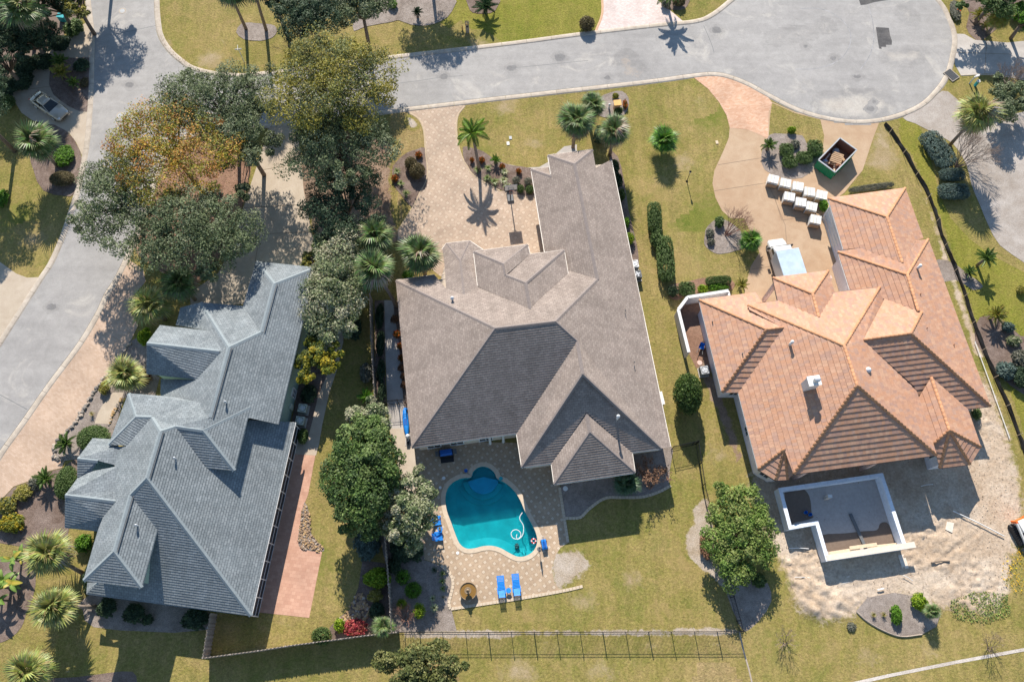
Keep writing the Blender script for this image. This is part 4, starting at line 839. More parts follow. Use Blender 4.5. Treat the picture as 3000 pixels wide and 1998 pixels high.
# long right slope over the porch, rear slope
k1, k2, k3 = D(G2(1535, 240)), D(G2(1245, 1508)), D(G2(165, 1365)); kt = R.on(G2(1230, 225), 'MR')
S(m1, eB, R.on(G2(950, 541), 'MR'), R.on(G2(1135, 430), 'MR'), kt, k1, k2, m2)
R.plane('SL', G2(145, 1278), G2(240, 950), zt2, G2(350, 1000)); sA = R.on(G2(345, 1087), 'SL'); sB = P(G2(452, 717), sA.z)
s1, s2, s3 = UU(G2(145, 1278)), UU(G2(525, 1325)), UU(G2(630, 942)); sv = R.on(G2(455, 712), 'MS')
S(m2, k2, k3, R.on(G2(240, 1290), 'MS'), R.on(G2(345, 1087), 'MS'), sv)
# blue left slope down to the street porches
q1, q2, q3 = R.on(G2(380, 400), 'ML'), R.on(G2(345, 690), 'ML'), UU(G2(275, 862))
S(m1, m2, sB, sA, s1, UU(G2(240, 950)), q3, R.on(G2(360, 760), 'ML'), q2, R.on(G2(350, 520), 'ML'), q1, wve, wBp)
S(sA, s2, s1); S(sB, s3, s2, sA)
S(R.on(G2(240, 1290), 'MS'), k3, D(G2(172, 1290)))
# street porches
pz = 6.45
p1, p2 = P(G2(25, 717), pz), P(G2(360, 758), pz); p3, p4 = P(G2(22, 928), 4.9), P(G2(240, 952), 4.9)
S(p1, p2, q3, p4, p3); pf0 = P(G2(105, 608), 5.4); pfm = P(G2(197, 562), 5.4)
S(p1, pf0, pfm, R.on(G2(375, 527), 'ML'), q2, p2)
h1p, h2p = P(G2(105, 478), 5.95), P(G2(240, 492), 5.95)
S(h1p, P(G2(205, 345), 4.7), P(G2(330, 350), 4.7), q1, R.on(G2(350, 520), 'ML'), h2p); S(h1p, h2p, pfm, P(G2(105, 612), 5.2))
for a, b in ((c1, nA), (c2, nA), (nA, nB), (nB, r2a), (r2a, r2b), (f0, r2a), (ga, gr), (w0a, wA), (wA, w0b), (wA, wBp), (wBp, m1), (m1, eB), (eB, eA), (eA, e1), (eA, e2), (m1, m2), (m2, k2), (m2, sB), (sB, sA), (sA, s1), (sA, s2), (p1, p2), (h1p, h2p), (D(G2(172, 1340)), R.on(G2(240, 1290), 'MS'))):
    cap_strip(hg, a, b, 'cap_grey', .2)
for a, b in ((nA, nB), (r2a, r2b), (m1, m2), (sB, sA)):
    d = (b - a).normalized(); y = Vector((0, 0, 1)).cross(d).normalized(); y = y if y.x > 0 else -y
    MB().beam(a + y * .30 - hg.location - Vector((0, 0, .02)), b + y * .30 - hg.location - Vector((0, 0, .02)), .06, .08).build('ridge_vent', 'dgrey', hg)
gutter(hg, [k1, k2], 'white', .14, .14); gutter(hg, [c4, c1], 'white', .1, .1)
for ln in ([c1, c2, c3], [e1, e2], [s1, s2, s3], [k2, k3], [p3, p4], [w0a, w0b], [fe, w0a]): gutter(hg, ln, 'cap_grey', .08, .14)
NEw = walls(hg, [G1(1020, 48), G1(1525, 100), G1(1205, 1432), G1(600, 1372), G1(545, 396), G1(905, 430)], zu, 'sage', .45)
walls(hg, [G2(1240, 138), G2(1135, 557), G2(950, 541), G2(700, 400), G2(750, 200)], zt2, 'sage', .35)
walls(hg, [G2(145, 1278), G2(525, 1325), G2(630, 942), G2(275, 862)], zt2, 'sage', .45)
walls(hg, [G2(440, 52), G2(745, 75), G2(700, 400), G2(310, 388)], zt2, 'sage', .45)
R_in = 3.0
walls(hg, [G2(165, 1365), G2(1090, 1480), G2(1380, 240), G2(700, 200), G2(400, 350), G2(240, 940)], zl, 'sage', .45)
walls(hg, [G2(22, 928), G2(240, 952), G2(400, 600), G2(300, 350), G2(205, 345), G2(105, 480), G2(105, 612), G2(30, 715)], 4.7, 'sage', .35)
# gable end wall of the street gable
gl = [ga, g_f0, g_r0]; off = Vector((.35, 0, 0)); b = hg.location
tri = [(ga + off - Vector((0, 0, .12))) - b, (g_f0 + off + Vector((0.0, -.2, -.1))) - b, (g_r0 + off + Vector((0, .45, -.1))) - b]
gm = MB(); dv = Vector((4.2, -.5, 0)); base = [Vector((q.x, q.y, 0)) for q in tri[1:]]
vsx = [tri[0], tri[1], base[0], base[1], tri[2]]; gm.add(vsx + [q + dv for q in vsx], [(0, 1, 2, 3, 4), (9, 8, 7, 6, 5), (0, 5, 6, 1), (1, 6, 7, 2), (3, 8, 9, 4), (4, 9, 5, 0)]); gm.build('wall', 'sage', hg)
# windows on the east wall
nE = (NEw[2] - NEw[1]).normalized(); nEn = Vector((-nE.y, nE.x, 0)); nEn = -nEn if nEn.x < 0 else nEn; angE = math.atan2(nEn.y, nEn.x)
for q in (G1(1483, 548), G1(1336, 1168)): window(hg, on_wall(q, NEw[1], nEn), angE, .85, 1.25, cols=2, rows=3)
wE = UU(G2(1240, 138)) - nEn * .37; window(hg, on_wall(G2(1198, 372), wE, nEn), angE, 1.7, 1.25, cols=2, rows=2)
mbx = on_wall(G1(1310, 1285), NEw[1], nEn) - hg.location; MB().box(mbx + nEn * .1, (.18, .5, .75), angE).build('meter_box', 'cream_panel', hg)
# screened porch under the right eave
pa, pb = k1, k2; dv = (pb - pa); L = dv.length; dn = dv.normalized(); inn = Vector((-dn.y, dn.x, 0)); inn = inn if inn.x < 0 else -inn; m = 11
for i in range(m + 1):
    q = pa + dn * (L * i / m) + inn * .28 - b; q.z = 0; MB().box((q.x, q.y, 1.38), (.1, .1, 2.76), math.atan2(dn.y, dn.x)).build('porch_post', 'white', hg)
    if i < m:
        c = pa + dn * (L * (i + .5) / m) + inn * .28 - b; fo = MB().box((c.x, c.y, 1.38), (L / m - .1, .02, 2.55), math.atan2(dn.y, dn.x)).build('screen', 'screen', hg)
        for z in (.06, .95, 2.7): MB().box((c.x, c.y, z), (L / m - .1, .08, .08), math.atan2(dn.y, dn.x)).build('screen_rail', 'white', fo)
for q, pl in ((G2(752, 480), 'MR'), (G1(767, 1250), 'RS'), (G2(502, 918), 'SWR'),):
    if pl == 'SWR': R.plane('SWR', G2(525, 1325), G2(630, 942), zt2, G2(350, 1000))
    pipe(hg, q, pl, .35, .06, 'steel', cap=True)

# ---- house with the orange tile roof
e = 3.0
ho = thing('orange_tile_house', 'white house with orange clay tile hip roofs under renovation', 'house', P((2450, 1050)))
R = Roof(ho.location); E = lambda q: P(q, e)
TC0 = [(.43, .235, .150), (.40, .215, .135), (.46, .265, .175), (.40, .235, .165), (.36, .20, .140), (.48, .29, .19), (.44, .225, .13), (.32, .20, .160), (.37, .235, .18)]
TC = [tuple(x * .62 + m_ * .38 for x, m_ in zip(q, (.415, .235, .155))) for q in TC0]
S = lambda *p, **k: slope(ho, p, 'tile', .50, .048, .30, None, TC, **k)
R.plane('GL', OO(1285, 125), OO(1420, 575), e, OO(1700, 500)); R.plane('R1', OO(1965, 35), OO(2125, 480), e, OO(1700, 500)); R.plane('R', OO(2168, 487), (2902, 1190), e, OO(1900, 1000)); R.plane('HL', (2454, 738), (2489, 848), e, (2600, 800)); R.plane('HF', (2454, 738), (2470, 736), e, (2600, 850))
R.plane('EL', OO(795, 825), OO(840, 1025), e, OO(1100, 950)); R.plane('ER', OO(1285, 765), OO(1340, 955), e, OO(1100, 950)); R.plane('CF', OO(575, 1068), OO(695, 1050), 4.22, OO(1300, 1300)); R.plane('CR', OO(1740, 912), OO(1780, 1010), e, OO(1300, 1300))
R.plane('NL', (2048, 879), (2115, 1150), e, (2250, 1000)); R.plane('NF', (2048, 879), (2214, 857), e, (2250, 1000)); R.plane('NS', (2115, 1150), (2163, 1150), e, (2250, 950)); R.plane('ML', (2163, 1150), (2221, 1375), e, (2450, 1150)); R.plane('MS', (2325, 1389), (2744, 1333), 4.25, (2500, 1150))
R.plane('BR', (2834, 1198), (2873, 1309), e, (2780, 1200)); R.plane('ES', (2834, 1198), (2902, 1188), e, (2700, 1050))
gA, gB = R.on(OO(1805, 290), 'GL'), R.on(OO(1940, 692), 'GL'); gB.z = gA.z; gB = P(OO(1940, 692), gA.z)
g0, g1 = E(OO(1285, 125)), E(OO(1965, 35))
hA = R.on(OO(1985, 800), 'R'); hB = P((2690, 911), hA.z); hr = E(OO(2168, 487)); hrb = R.on(OO(2060, 497), 'R1'); h0 = E((2454, 738)); hv0 = R.on(OO(1565, 565), 'GL'); rdn = E((2902, 1190))
S(g0, g1, gA); S(g0, gA, gB, hv0, E(OO(1420, 578))); S(h0, hv0, gB, hrb, hr, hA)
qz = 7.6; H4 = lambda q: P(q, 4.23); q1, q2 = P((2473, 1013), qz), P((2511, 1129), qz)
eB = R.on(OO(1203, 1175), 'CF'); eA = P(OO(1148, 968), eB.z); ze = eB.z - 1.45; en0, en1 = P(OO(795, 825), ze), P(OO(1285, 765), ze); ev0, ev1 = H4(OO(840, 1030)), H4(OO(1340, 955))
S(en0, en1, eA); S(en0, eA, eB, ev0); S(en1, ev1, eB, eA)
c0, c1 = H4(OO(575, 1068)), H4(OO(1740, 912)); S(c0, ev0, eB, ev1, c1, q1); m0, m9 = H4((2325, 1389)), H4((2744, 1333))
def tilt_plane(name, ridge, other, low):
    d = (other - ridge); d.z = 0; d.normalize(); n = Vector((-d.y, d.x, 0)); k = (ridge - low).dot(n); n = n if k > 0 else -n
    R.pl[name] = (ridge.copy(), n, (ridge.z - low.z) / abs(k), ridge.z)
tilt_plane('MRt', q2, q1, m9); tilt_plane('MLt', q2, q1, E((2163, 1150)))
lx0 = R.on(OO(1783, 1015), 'MRt'); lx1 = P(OO(1595, 1375), 6.56); lapx = P(OO(2015, 1318), 6.58)
S(h0, hA, R.on((2690, 911), 'HL'), R.on(OO(1783, 1015), 'HL'), E((2489, 848)))
dr = (lapx - lx1).normalized(); nu = Vector((dr.y, -dr.x, 0)); nu = nu if nu.y < 0 else -nu; R.plane_pt('EFc', lapx, nu)
S(R.on(OO(1783, 1015), 'EFc'), R.on((2690, 911), 'EFc'), R.on(OO(2112, 1130), 'EFc'), lapx, R.on(OO(1595, 1375), 'EFc'))
dv0 = R.on((2677, 1131), 'MRt'); ba = R.on((2781, 1260), 'BR'); bb = P((2728, 1105), ba.z); bv = P((2692, 1164), ba.z - .6); bx = P((2735, 1300), ba.z - .65); bvm = R.on((2692, 1164), 'MRt')
S(c1, lx0, lx1, dv0, bvm, m9, q2, q1)
S(hr, rdn, lapx, R.on(OO(2112, 1130), 'R'), hB, hA); S(g1, E(OO(2125, 480)), hrb, gB, gA)
S(lapx, rdn, E((2834, 1198)), R.on((2728, 1105), 'ES'), R.on((2692, 1164), 'ES'), R.on((2677, 1131), 'ES'), R.on(OO(1595, 1375), 'ES'))
S(q2, m9, m0)
bq0, bq1 = E((2272, 1407)), E((2307, 1405)); bap = R.on((2298, 1316), 'MLt')
R.plane('NR', (2163, 1150), (2221, 1375), e, (2450, 1150))
n0 = P(OO(740, 1285), 0); nA = R.on(OO(740, 1283), 'NL'); nB = R.on((2295, 960), 'MLt'); nl0, nl1 = E((2048, 879)), E((2214, 857))
nv = R.on(OO(700, 1045), 'NF')
S(nl0, nl1, R.on(OO(700, 1045), 'NF'), R.on(OO(575, 1080), 'NF'), R.on(OO(590, 1110), 'NF'), nB, nA); S(nl0, nA, E((2115, 1150))); S(E((2115, 1150)), nA, nB, E((2163, 1150)))
S(c0, q1, q2, m0, bap, E((2221, 1375)), E((2163, 1150)), nB, R.on(OO(590, 1110), 'MLt'))
S(E((2221, 1375)), bap, bq0); S(bq0, bap, bq1); S(bq1, bap, P((2325, 1389), 3.4))
o1, o2 = E((2842, 1360)), E((2752, 1371)); o0 = E((2873, 1309))
S(bb, ba, bx, bv); S(bb, E((2834, 1198)), o0, ba); S(ba, o0, o1); S(ba, o1, o2); S(ba, o2, bx)
caps_tiles(ho, [(g0, gA), (g1, gA), (gA, gB), (h0, hA), (hr, hA), (hA, hB), (en0, eA), (en1, eA), (eA, eB), (c0, q1), (c1, q1), (q1, q2), (q2, m0), (q2, m9), (lapx, rdn), (lx1, lapx), (R.on(OO(2112, 1130), 'R'), lapx), (nl0, nA), (nA, E((2115, 1150))), (nA, nB), (E((2221, 1375)), bap), (bq0, bap), (bq1, bap), (bb, ba), (ba, o0), (ba, o1), (ba, o2), (ba, bx)],
           [(.40, .20, .105), (.44, .225, .12), (.37, .19, .105)])
dark = 'dark_gutter'
for ln in ([m0, m9], [rdn, E((2834, 1198))], [en0, en1], [en0, ev0], [en1, ev1], [ev1, c1], [nl0, nl1], [c0, ev0], [o0, o1, o2], [E((2221, 1375)), bq0, bq1]): gutter(ho, ln, dark, .1, .12)
for ln in ([g0, E(OO(1420, 578))], [h0, E((2489, 848))], [nl0, E((2115, 1150))], [E((2163, 1150)), E((2221, 1375))]): gutter(ho, ln, 'white', .1, .12)
wo = walls(ho, [OO(1285, 125), OO(1965, 35), OO(2125, 480), (2902, 1190), (2834, 1198), (2873, 1309), (2842, 1360), (2752, 1371), (2735, 1300), (2660, 1345), (2640, 1290), (2400, 1320), (2380, 1385), (2325, 1389), (2307, 1405), (2272, 1407), (2221, 1375), (2163, 1150), (2115, 1150), (2048, 879), (2214, 857), OO(700, 1045), OO(840, 1030), OO(1000, 1080), OO(1340, 955), (2489, 848), (2454, 738), OO(1420, 578)], e, 'lilac_wall', .42)
b = ho.location
walls(ho, [OO(575, 1068), OO(840, 1030), OO(1000, 1060), OO(1340, 955), OO(1740, 912), (2660, 1160), (2640, 1290), (2400, 1320), (2320, 1250)], 4.2, 'lilac_wall', .45)
# garage door on the drive side, posts of the entrance and of the rear porch
gn = Vector((-math.cos(math.radians(8)), -math.sin(math.radians(8)), 0))
gc = E(OO(1285, 125)).lerp(E(OO(1420, 578)), .52) - gn * .42; window(ho, (gc.x, gc.y, 1.25), math.radians(188), 4.9, 2.3, rows=4, name='garage_door', pane='white')
for q in (OO(810, 850), OO(1290, 790), (2370, 1383), (2576, 1356)):
    w = E(q) - b; w = w + Vector((0, .25, 0)) if q[1] > 1000 else w + Vector((.0, -.3, 0)); w = P(q, 4.1) - b + (Vector((0, .25, 0)) if q[1] > 1000 else Vector((.1, -.35, 0))); MB().box((w.x, w.y, 2.02), (.36, .36, 4.04), math.radians(8)).build('column', 'pink', ho)
for q, pl, h, r in ((OO(960, 1400), 'MLt', .75, .13), (OO(2085, 730), 'R', .7, .13), ):
    z = R.on(q, pl); z = R.on((q[0] - 5, q[1] + 6), pl) - b; MB().tube([z - Vector((0, 0, .1)), z + Vector((0, 0, h))], r, 12).lathe([(r * 1.25, 0), (r * 1.25, .1), (.01, .16)], 12, tuple(z + Vector((0, 0, h)))).build('vent_pipe', 'white', ho, True)
z = R.on(t1(3, 2, 915, 268), 'MRt') - b + Vector((0, 0, .15)); MB().lathe([(.27, -.25), (.27, .06), (.22, .18), (.10, .25), (.01, .27)], 16, tuple(z)).build('dome_vent', 'steel', ho, True)
zc = R.on((2356, 1140), 'MLt') - b; ch = MB().box((zc.x + .35, zc.y + .25, zc.z + .75), (1.05, .8, 1.9), math.radians(8)).build('chimney', 'white_wall', ho)
MB().box((zc.x + .35, zc.y + .25, zc.z + 1.74), (1.2, .95, .08), math.radians(8)).build('chimney_cap', 'white', ch); MB().lathe([(.24, 0), (.24, .5), (.3, .52), (.3, .62), (.1, .72), (.01, .73)], 14, (zc.x + .42, zc.y + .22, zc.z + 1.78)).build('flue', 'steel', ch, True)
for q in (OO(260, 1220), OO(525, 1500)): z = R.on(q, 'NL') - b; MB().tube([z, z + Vector((0, 0, .3))], .05, 8).build('vent_pipe', 'dgrey', ho)
for q in (OO(2097, 975), OO(2155, 1275), t1(3, 2, 1705, 35)): z = R.on(q, 'R') - b; MB().tube([z, z + Vector((0, 0, .22))], .05, 8).build('vent_pipe', 'rust', ho)
# windows of the rear bays and the west wall
def wall_window(i, t, w=.9, h=1.2, z=1.6, rows=1):
    a, c = wo[i], wo[(i + 1) % len(wo)]; d = (c - a).normalized(); m = a.lerp(c, t); nn = Vector((d.y, -d.x, 0)); cn = m + nn * .3
    if bool(inpoly(np.array([cn.x]), np.array([cn.y]), [(p.x, p.y) for p in wo])[0]): nn = -nn
    window(ho, (m.x, m.y, z), math.atan2(nn.y, nn.x), w, h, rows=rows, cols=2)
for i, t in ((16, .5), (15, .5), (17, .25), (9, .4), (8, .5), (7, .5), (6, .5), (19, .4)): wall_window(i, t)
finish_slopes(300)
print('ridge tiles', CAPN[0])
# ------------------------------------------------------------ fences and walls
def wood_fence(label, pxs, ztop=1.83, group='wooden privacy fences'):
    ln = resample([Vector((p.x, p.y, 0)) for p in world(pxs, ztop)], .16); c = ln[0]
    root = thing('wooden_fence', label, 'fence', c, group=group); me = []
    for k in range(3):
        h = ztop - .02 * k; V = MB().box((0, 0, (h - .10) / 2), (.175, .022, h - .10)).add([(-.0875, -.011, h - .10), (.0875, -.011, h - .10), (.0875, .011, h - .10), (-.0875, .011, h - .10), (-.035, -.011, h), (.035, -.011, h), (.035, .011, h), (-.035, .011, h)], [(0, 1, 5, 4), (1, 2, 6, 5), (2, 3, 7, 6), (3, 0, 4, 7), (4, 5, 6, 7)])
        me.append(mkmesh('board', V.v, V.f, plain('fence_board_%d' % k, ((.30, .265, .235), (.36, .31, .27), (.25, .215, .19))[k], .9, .2, 5)))
    for i, (a, b) in enumerate(zip(ln, ln[1:])):
        m = (a + b) / 2 - c; s = .03 if i % 2 else -.03; d = (b - a).normalized(); q = m + Vector((-d.y, d.x, 0)) * s
        mobj('board', me[i % 3], root, q, math.atan2(d.y, d.x))
    for z in (.45, 1.5):
        MB().tube([p - c + Vector((0, 0, z)) for p in ln[::6] + [ln[-1]]], .03, 4).build('rail', 'fence_wood', root)
    for p in ln[::15]: q = p - c; MB().box((q.x, q.y, .92), (.1, .1, 1.84)).build('post', 'fence_wood', root)
wood_fence('wooden board fence along the shaded side path left of the brown-roofed house', PX(1082,860, 1086,1000, 1098,1191))
wood_fence('wooden board fence running down from the magnolia to the back corner', PX(1110,1400, 1118,1500, 1126,1578, 1136,1700, 1146,1850))
wood_fence('long wooden board fence at the back of the grey-roofed house lot', PX(1160,1851, 1060,1862, 973,1874, 850,1890, 750,1906, 593,1927))
wood_fence('short wooden board fence joining the grey house corner to the back fence', PX(593,1925, 600,1880, 607,1840, 615,1797))
def iron_fence(label, pxs, h=1.5, post=2.05, name='iron_fence', cat='fence'):
    pts = [Vector((p.x, p.y, 0)) for p in world(pxs)]; ln = resample(pts, .125); c = ln[0].copy(); root = thing(name, label, cat, c, group='black iron fences' if cat == 'fence' else None)
    pk = MB().box((0, 0, h / 2 + .03), (.02, .02, h - .06)); me = mkmesh('picket', pk.v, pk.f, 'iron')
    for p in ln: mobj('picket', me, root, p - c)
    for z in (.12, h - .2, h - .02):
        MB().tube([p - c + Vector((0, 0, z)) for p in pts], .022, 4).build('rail', 'iron', root)
    pp = MB().box((0, 0, h / 2 + .04), (.065, .065, h + .08)).lathe([(.05, h + .08), (.035, h + .14), (.005, h + .16)], 6); pm = mkmesh('post', pp.v, pp.f, 'iron')
    for p in resample(pts, post): mobj('post', pm, root, p - c)
iron_fence('long black iron picket fence along the back lawn', PX(1163,1852, 1500,1852, 2168,1850))
iron_fence('black iron picket fence on the right side of the back lawn', PX(2038,1302, 2048,1370, 2058,1437, 2090,1565, 2122,1692, 2145,1770, 2166,1848))
iron_fence('short black iron picket fence between brown house corner and side lawn', PX(1966,1318, 2038,1302))
iron_fence('black iron gate across the side path left of the brown-roofed house', PX(1104,1190, 1190,1182), 1.5, 1.1, 'iron_gate', 'gate')
# silt fence: sagging fabric with stakes
sl_ = [Vector((p.x, p.y, 0)) for p in smooth_open(world(PX(2588,367, 2617,404, 2649,456, 2674,500, 2709,560, 2738,635, 2755,695, 2788,775, 2816,848, 2840,926, 2866,1000, 2905,1096, 2940,1175, 2972,1255, 3010,1367, 3060,1500)), 5)]
root = thing('silt_fence', 'black fabric silt fence sagging along the right side of the orange-roofed house', 'fence', sl_[0]); rs = random.Random(3); ln = resample(sl_, .6); vs = []; c = sl_[0]
for i, p in enumerate(ln):
    d = (ln[min(i + 1, len(ln) - 1)] - ln[max(i - 1, 0)]).normalized(); s = Vector((d.y, -d.x, 0)); s = s if s.x > 0 else -s
    lean = .05 + .12 * rs.random(); h = .50 + .12 * math.sin(i * .9) * rs.random() + .05 * rs.random()
    for t in (0, .35, .7, 1): vs.append(p - c + s * (lean * t * t + .05 * rs.random()) + Vector((0, 0, h * t)))
fs = [(i * 4 + j, i * 4 + j + 1, i * 4 + 5 + j, i * 4 + 4 + j) for i in range(len(ln) - 1) for j in range(3)]
mobj('fabric', mkmesh('fabric', vs, fs, 'silt'), root)
for i in range(2, len(ln), 5): p = ln[i] - c; MB().box((p.x - .06, p.y, .5), (.045, .045, 1.0)).build('stake', 'wood_pale', root)
# courtyard wall
root = thing('courtyard_wall', 'low white courtyard wall with angled corner beside the orange-roofed house', 'wall', P((2000, 950))); c = root.location
cw = [P(q, 1.7) for q in PX(2134,852, 2014,871, 1987,907, 2018,1032)]
for a, b in zip(cw, cw[1:]):
    MB().beam((a - c) * 1 + Vector((0, 0, -.87)), (b - c) + Vector((0, 0, -.87)), .22, 1.66).build('wall_panel', 'white_wall', root); MB().beam(a - c + Vector((0, 0, .0)), b - c, .30, .10).build('wall_coping', 'white', root)
MB().beam(P((2134, 852), 1.7) - c + Vector((0, 0, -.87)), P((2138, 868), 1.7) - c + Vector((0, 0, -.87)), .22, 1.66).build('wall_panel', 'white_wall', root)

# concrete-block pool shell of the building site
root = thing('unfinished_pool', 'unfinished concrete pool shell with pale wall tops on the building site', 'pool', P((2480, 1520))); c = root.location; zt = 1.42
pl = [P(q, zt) for q in PX(2286,1434, 2583,1391, 2652,1603, 2424,1638, 2393,1531, 2315,1545)]
inner = [(p.x - c.x, p.y - c.y) for p in inset_poly(pl, .05)]
fl = MB().prism(inner, .02, .12); fl.build('floor_slab', 'slab', root)
for i in range(6):
    a, b = pl[i] - c, pl[(i + 1) % 6] - c; d = (b - a).normalized(); ex = d * .13; z = Vector((0, 0, -zt / 2 - .02))
    wo_ = MB().beam(a - ex + z, b + ex + z, .26 + .004 * i, zt - .06).build('wall', 'block', root); up_ = Vector((0, 0, -.02 + .003 * i)); A_, B_ = a - ex * 1.1 + up_, b + ex * 1.1 + up_; k_ = max(1, round((B_ - A_).length / 1.2))
    for j in range(k_): MB().beam(A_.lerp(B_, j / k_), A_.lerp(B_, (j + 1) / k_) - d * .02, .34 + .012 * (j % 2), .06).build('wall_coping', 'block', wo_)
a, b = pl[3] - c, pl[2] - c; d = (b - a).normalized(); MB().beam(a - d * .1 + Vector((.03, .12, .05)), b + d * .9 + Vector((.03, .12, .05)), .52, .06).build('form_board', 'lumber', root)
def flat(px, z, w): return sheet('wet_patch', [p - c for p in world(px, z)], z, w, 3, parent=root)
flat(T(3, 3, 500,215, 700,200, 880,180, 1000,170, 1030,110, 1090,100, 1130,160, 1160,260, 1150,300, 1000,310, 760,340, 560,370, 510,300), .126, 'slab_wet')
flat(T(3, 2, 150,1370, 300,1345, 380,1420, 400,1568) + T(3, 3, 410,60, 250,100, 210,90), .126, 'slab_wet')
MB().beam(P(t1(3, 3, 755, 20), .2) - c, P(t1(3, 3, 900, 340), .2) - c, .28, .14).build('trench_cover', 'dgrey', root)
for k, (q1, q2) in enumerate(((t1(3, 3, 560, 385), t1(3, 3, 845, 340)), (t1(3, 3, 920, 330), t1(3, 3, 1210, 300)), (t1(3, 3, 750, 335), t1(3, 3, 1000, 300)))):
    o = MB().beam(P(q1, .35 + .04 * k), P(q2, .35 + .04 * k), .30, .05).build('lumber_plank', 'wood_pale')
    tag(o, ('pale plank lying at the left foot of the unfinished pool wall', 'pale plank lying at the right foot of the unfinished pool wall', 'long thin plank across the wet unfinished pool floor')[k], 'plank', 'planks in the unfinished pool')
def flat_box(name, px4, z, h, mat, label, cat, group=None):
    pts = world(px4, z + h); q = sum(pts, Vector()) / len(pts); o = MB().prism([(p.x - q.x, p.y - q.y) for p in pts], 0, h).build(name, mat, loc=(q.x, q.y, z)); return tag(o, label, cat, group)
g = 'sheets and boards on the sand yard'
flat_box('board_sheet', T(3, 3, 650,620, 770,582, 795,640, 665,670), .05, .03, 'lumber', 'square pale board lying in the shadow below the unfinished pool', 'board', g)
flat_box('board_sheet', T(3, 3, 1195,400, 1255,392, 1295,520, 1235,530), .08, .03, 'lumber', 'narrow pale board lying near the lower right corner of the unfinished pool', 'board', g)
flat_box('board_sheet', T(3, 3, 1645,90, 1710,105, 1695,195, 1630,165), .1, .03, 'lumber', 'pale board at the edge of the house shadow right of the unfinished pool', 'board', g)
flat_box('board_sheet', T(3, 3, 1003,712, 1065,698, 1070,710, 1008,724), .2, .05, 'white', 'short white block of board on the sand below the unfinished pool', 'board', g)
for k, (q1, q2, lb, r, mt) in enumerate(((t1(3, 3, 1700,-5), t1(3, 3, 2170,225), 'long white pipe lying across the sand towards the loader', .05, 'white'), (t1(3, 3, 195,338), t1(3, 3, 375,342), 'thin white pipe in the shadow left of the unfinished pool', .035, 'white'), (t1(3, 3, 245,603), t1(3, 3, 390,610), 'thin white stick on the pale sand heap', .03, 'white'), (t1(3, 3, 1240,585), t1(3, 3, 1330,635), 'short bent white pipe at the shadow edge of the pool', .03, 'white'), (t1(3, 2, 1405,1330), t1(3, 2, 1515,1312), 'white stick in the shadow behind the orange-roofed house', .03, 'white'), (t1(3, 2, 1900,0), t1(3, 2, 2220,890), 'long white conduit lying beside the silt fence', .04, 'white'), (t1(3, 3, 1500,470), t1(3, 3, 1670,455), 'dark dead branch lying on the sand yard', .07, 'bark'))):
    a, b = P(q1, .22), P(q2, .22); tag(MB().tube([a, a.lerp(b, .5) + Vector((0, .05, .03)), b], r, 6).build('branch' if mt == 'bark' else 'pipe', mt), lb, 'branch' if mt == 'bark' else 'pipe', None if mt == 'bark' else 'pipes on the building site')
for k, q in enumerate((t1(3, 3, 340, 12), t1(3, 3, 380, 32))):
    tag(MB().lathe([(.13, 0), (.16, .36), (.15, .36), (.12, .03), (.01, .03)], 14).build('bucket', 'blue', loc=P(q, .13)), 'blue bucket %s inside the unfinished pool corner' % ('nearer the wall' if k == 0 else 'nearer the middle'), 'bucket', 'blue buckets')
o = thing('timber_post', 'tall timber block standing inside the top of the unfinished pool', 'timber', P(t1(3, 2, 530, 1440), .12)); MB().box((0, 0, .55), (.35, .25, 1.1)).build('block', 'lumber', o); MB().box((0, 0, 1.13), (.4, .3, .05)).build('top_plate', 'white', o)

# ------------------------------------------------------------ vehicles
def loft(rings):
    n = len(rings[0]); vs = [v for r in rings for v in r]; fs = [(i * n + k, i * n + (k + 1) % n, (i + 1) * n + (k + 1) % n, (i + 1) * n + k) for i in range(len(rings) - 1) for k in range(n)]
    return MB().add(vs, fs + [tuple(range(n))[::-1], tuple(range((len(rings) - 1) * n, len(rings) * n))])
def wheel(root, c, r=.33, w=.22):
    m = MB().tube([(c[0], c[1] - w / 2, c[2]), (c[0], c[1] + w / 2, c[2])], r, 20); t = m.build('wheel', 'rubber', root, False); s = 1 if c[1] > 0 else -1
    MB().tube([(c[0], c[1] + s * w / 2, c[2]), (c[0], c[1] + s * (w / 2 + .015), c[2])], r * .62, 12).build('rim', 'steel', t)
fr, rr_ = P((191, 343), .6), P((97, 279), .6); mid = (fr + rr_) / 2; d = fr - rr_
car = thing('parked_car', 'champagne sedan parked on the curved concrete drive', 'car', (mid.x, mid.y, .012), math.atan2(d.y, d.x))
def ring(x, w, z0, z1, e=.12): return [(x, -w + e, z0), (x, w - e, z0), (x, w, z0 + e), (x, w, z1 - e * 1.3), (x, w - e * 1.1, z1), (x, -w + e * 1.1, z1), (x, -w, z1 - e * 1.3), (x, -w, z0 + e)]
loft([ring(-2.42, .62, .34, .72), ring(-2.34, .78, .25, .90), ring(-2.0, .88, .2, .98), ring(-1.3, .91, .18, 1.0), ring(0, .92, .18, .97), ring(1.0, .91, .18, .95), ring(1.6, .89, .18, .88), ring(2.1, .84, .2, .78), ring(2.36, .70, .27, .68), ring(2.45, .5, .34, .58)]).build('body', 'car_paint', car, True)
def gring(x, w, z0, wt, zt): return [(x, -w, z0), (x, w, z0), (x, wt, zt), (x, -wt, zt)]
MB().add([(-1.75, -.74, .97), (-1.75, .74, .97), (1.05, .78, .94), (1.05, -.78, .94), (-1.0, -.58, 1.40), (-1.0, .58, 1.40), (.22, .58, 1.43), (.22, -.58, 1.43)], [(0, 1, 5, 4), (1, 2, 6, 5), (2, 3, 7, 6), (3, 0, 4, 7), (4, 5, 6, 7)]).build('windows', 'car_glass', car)
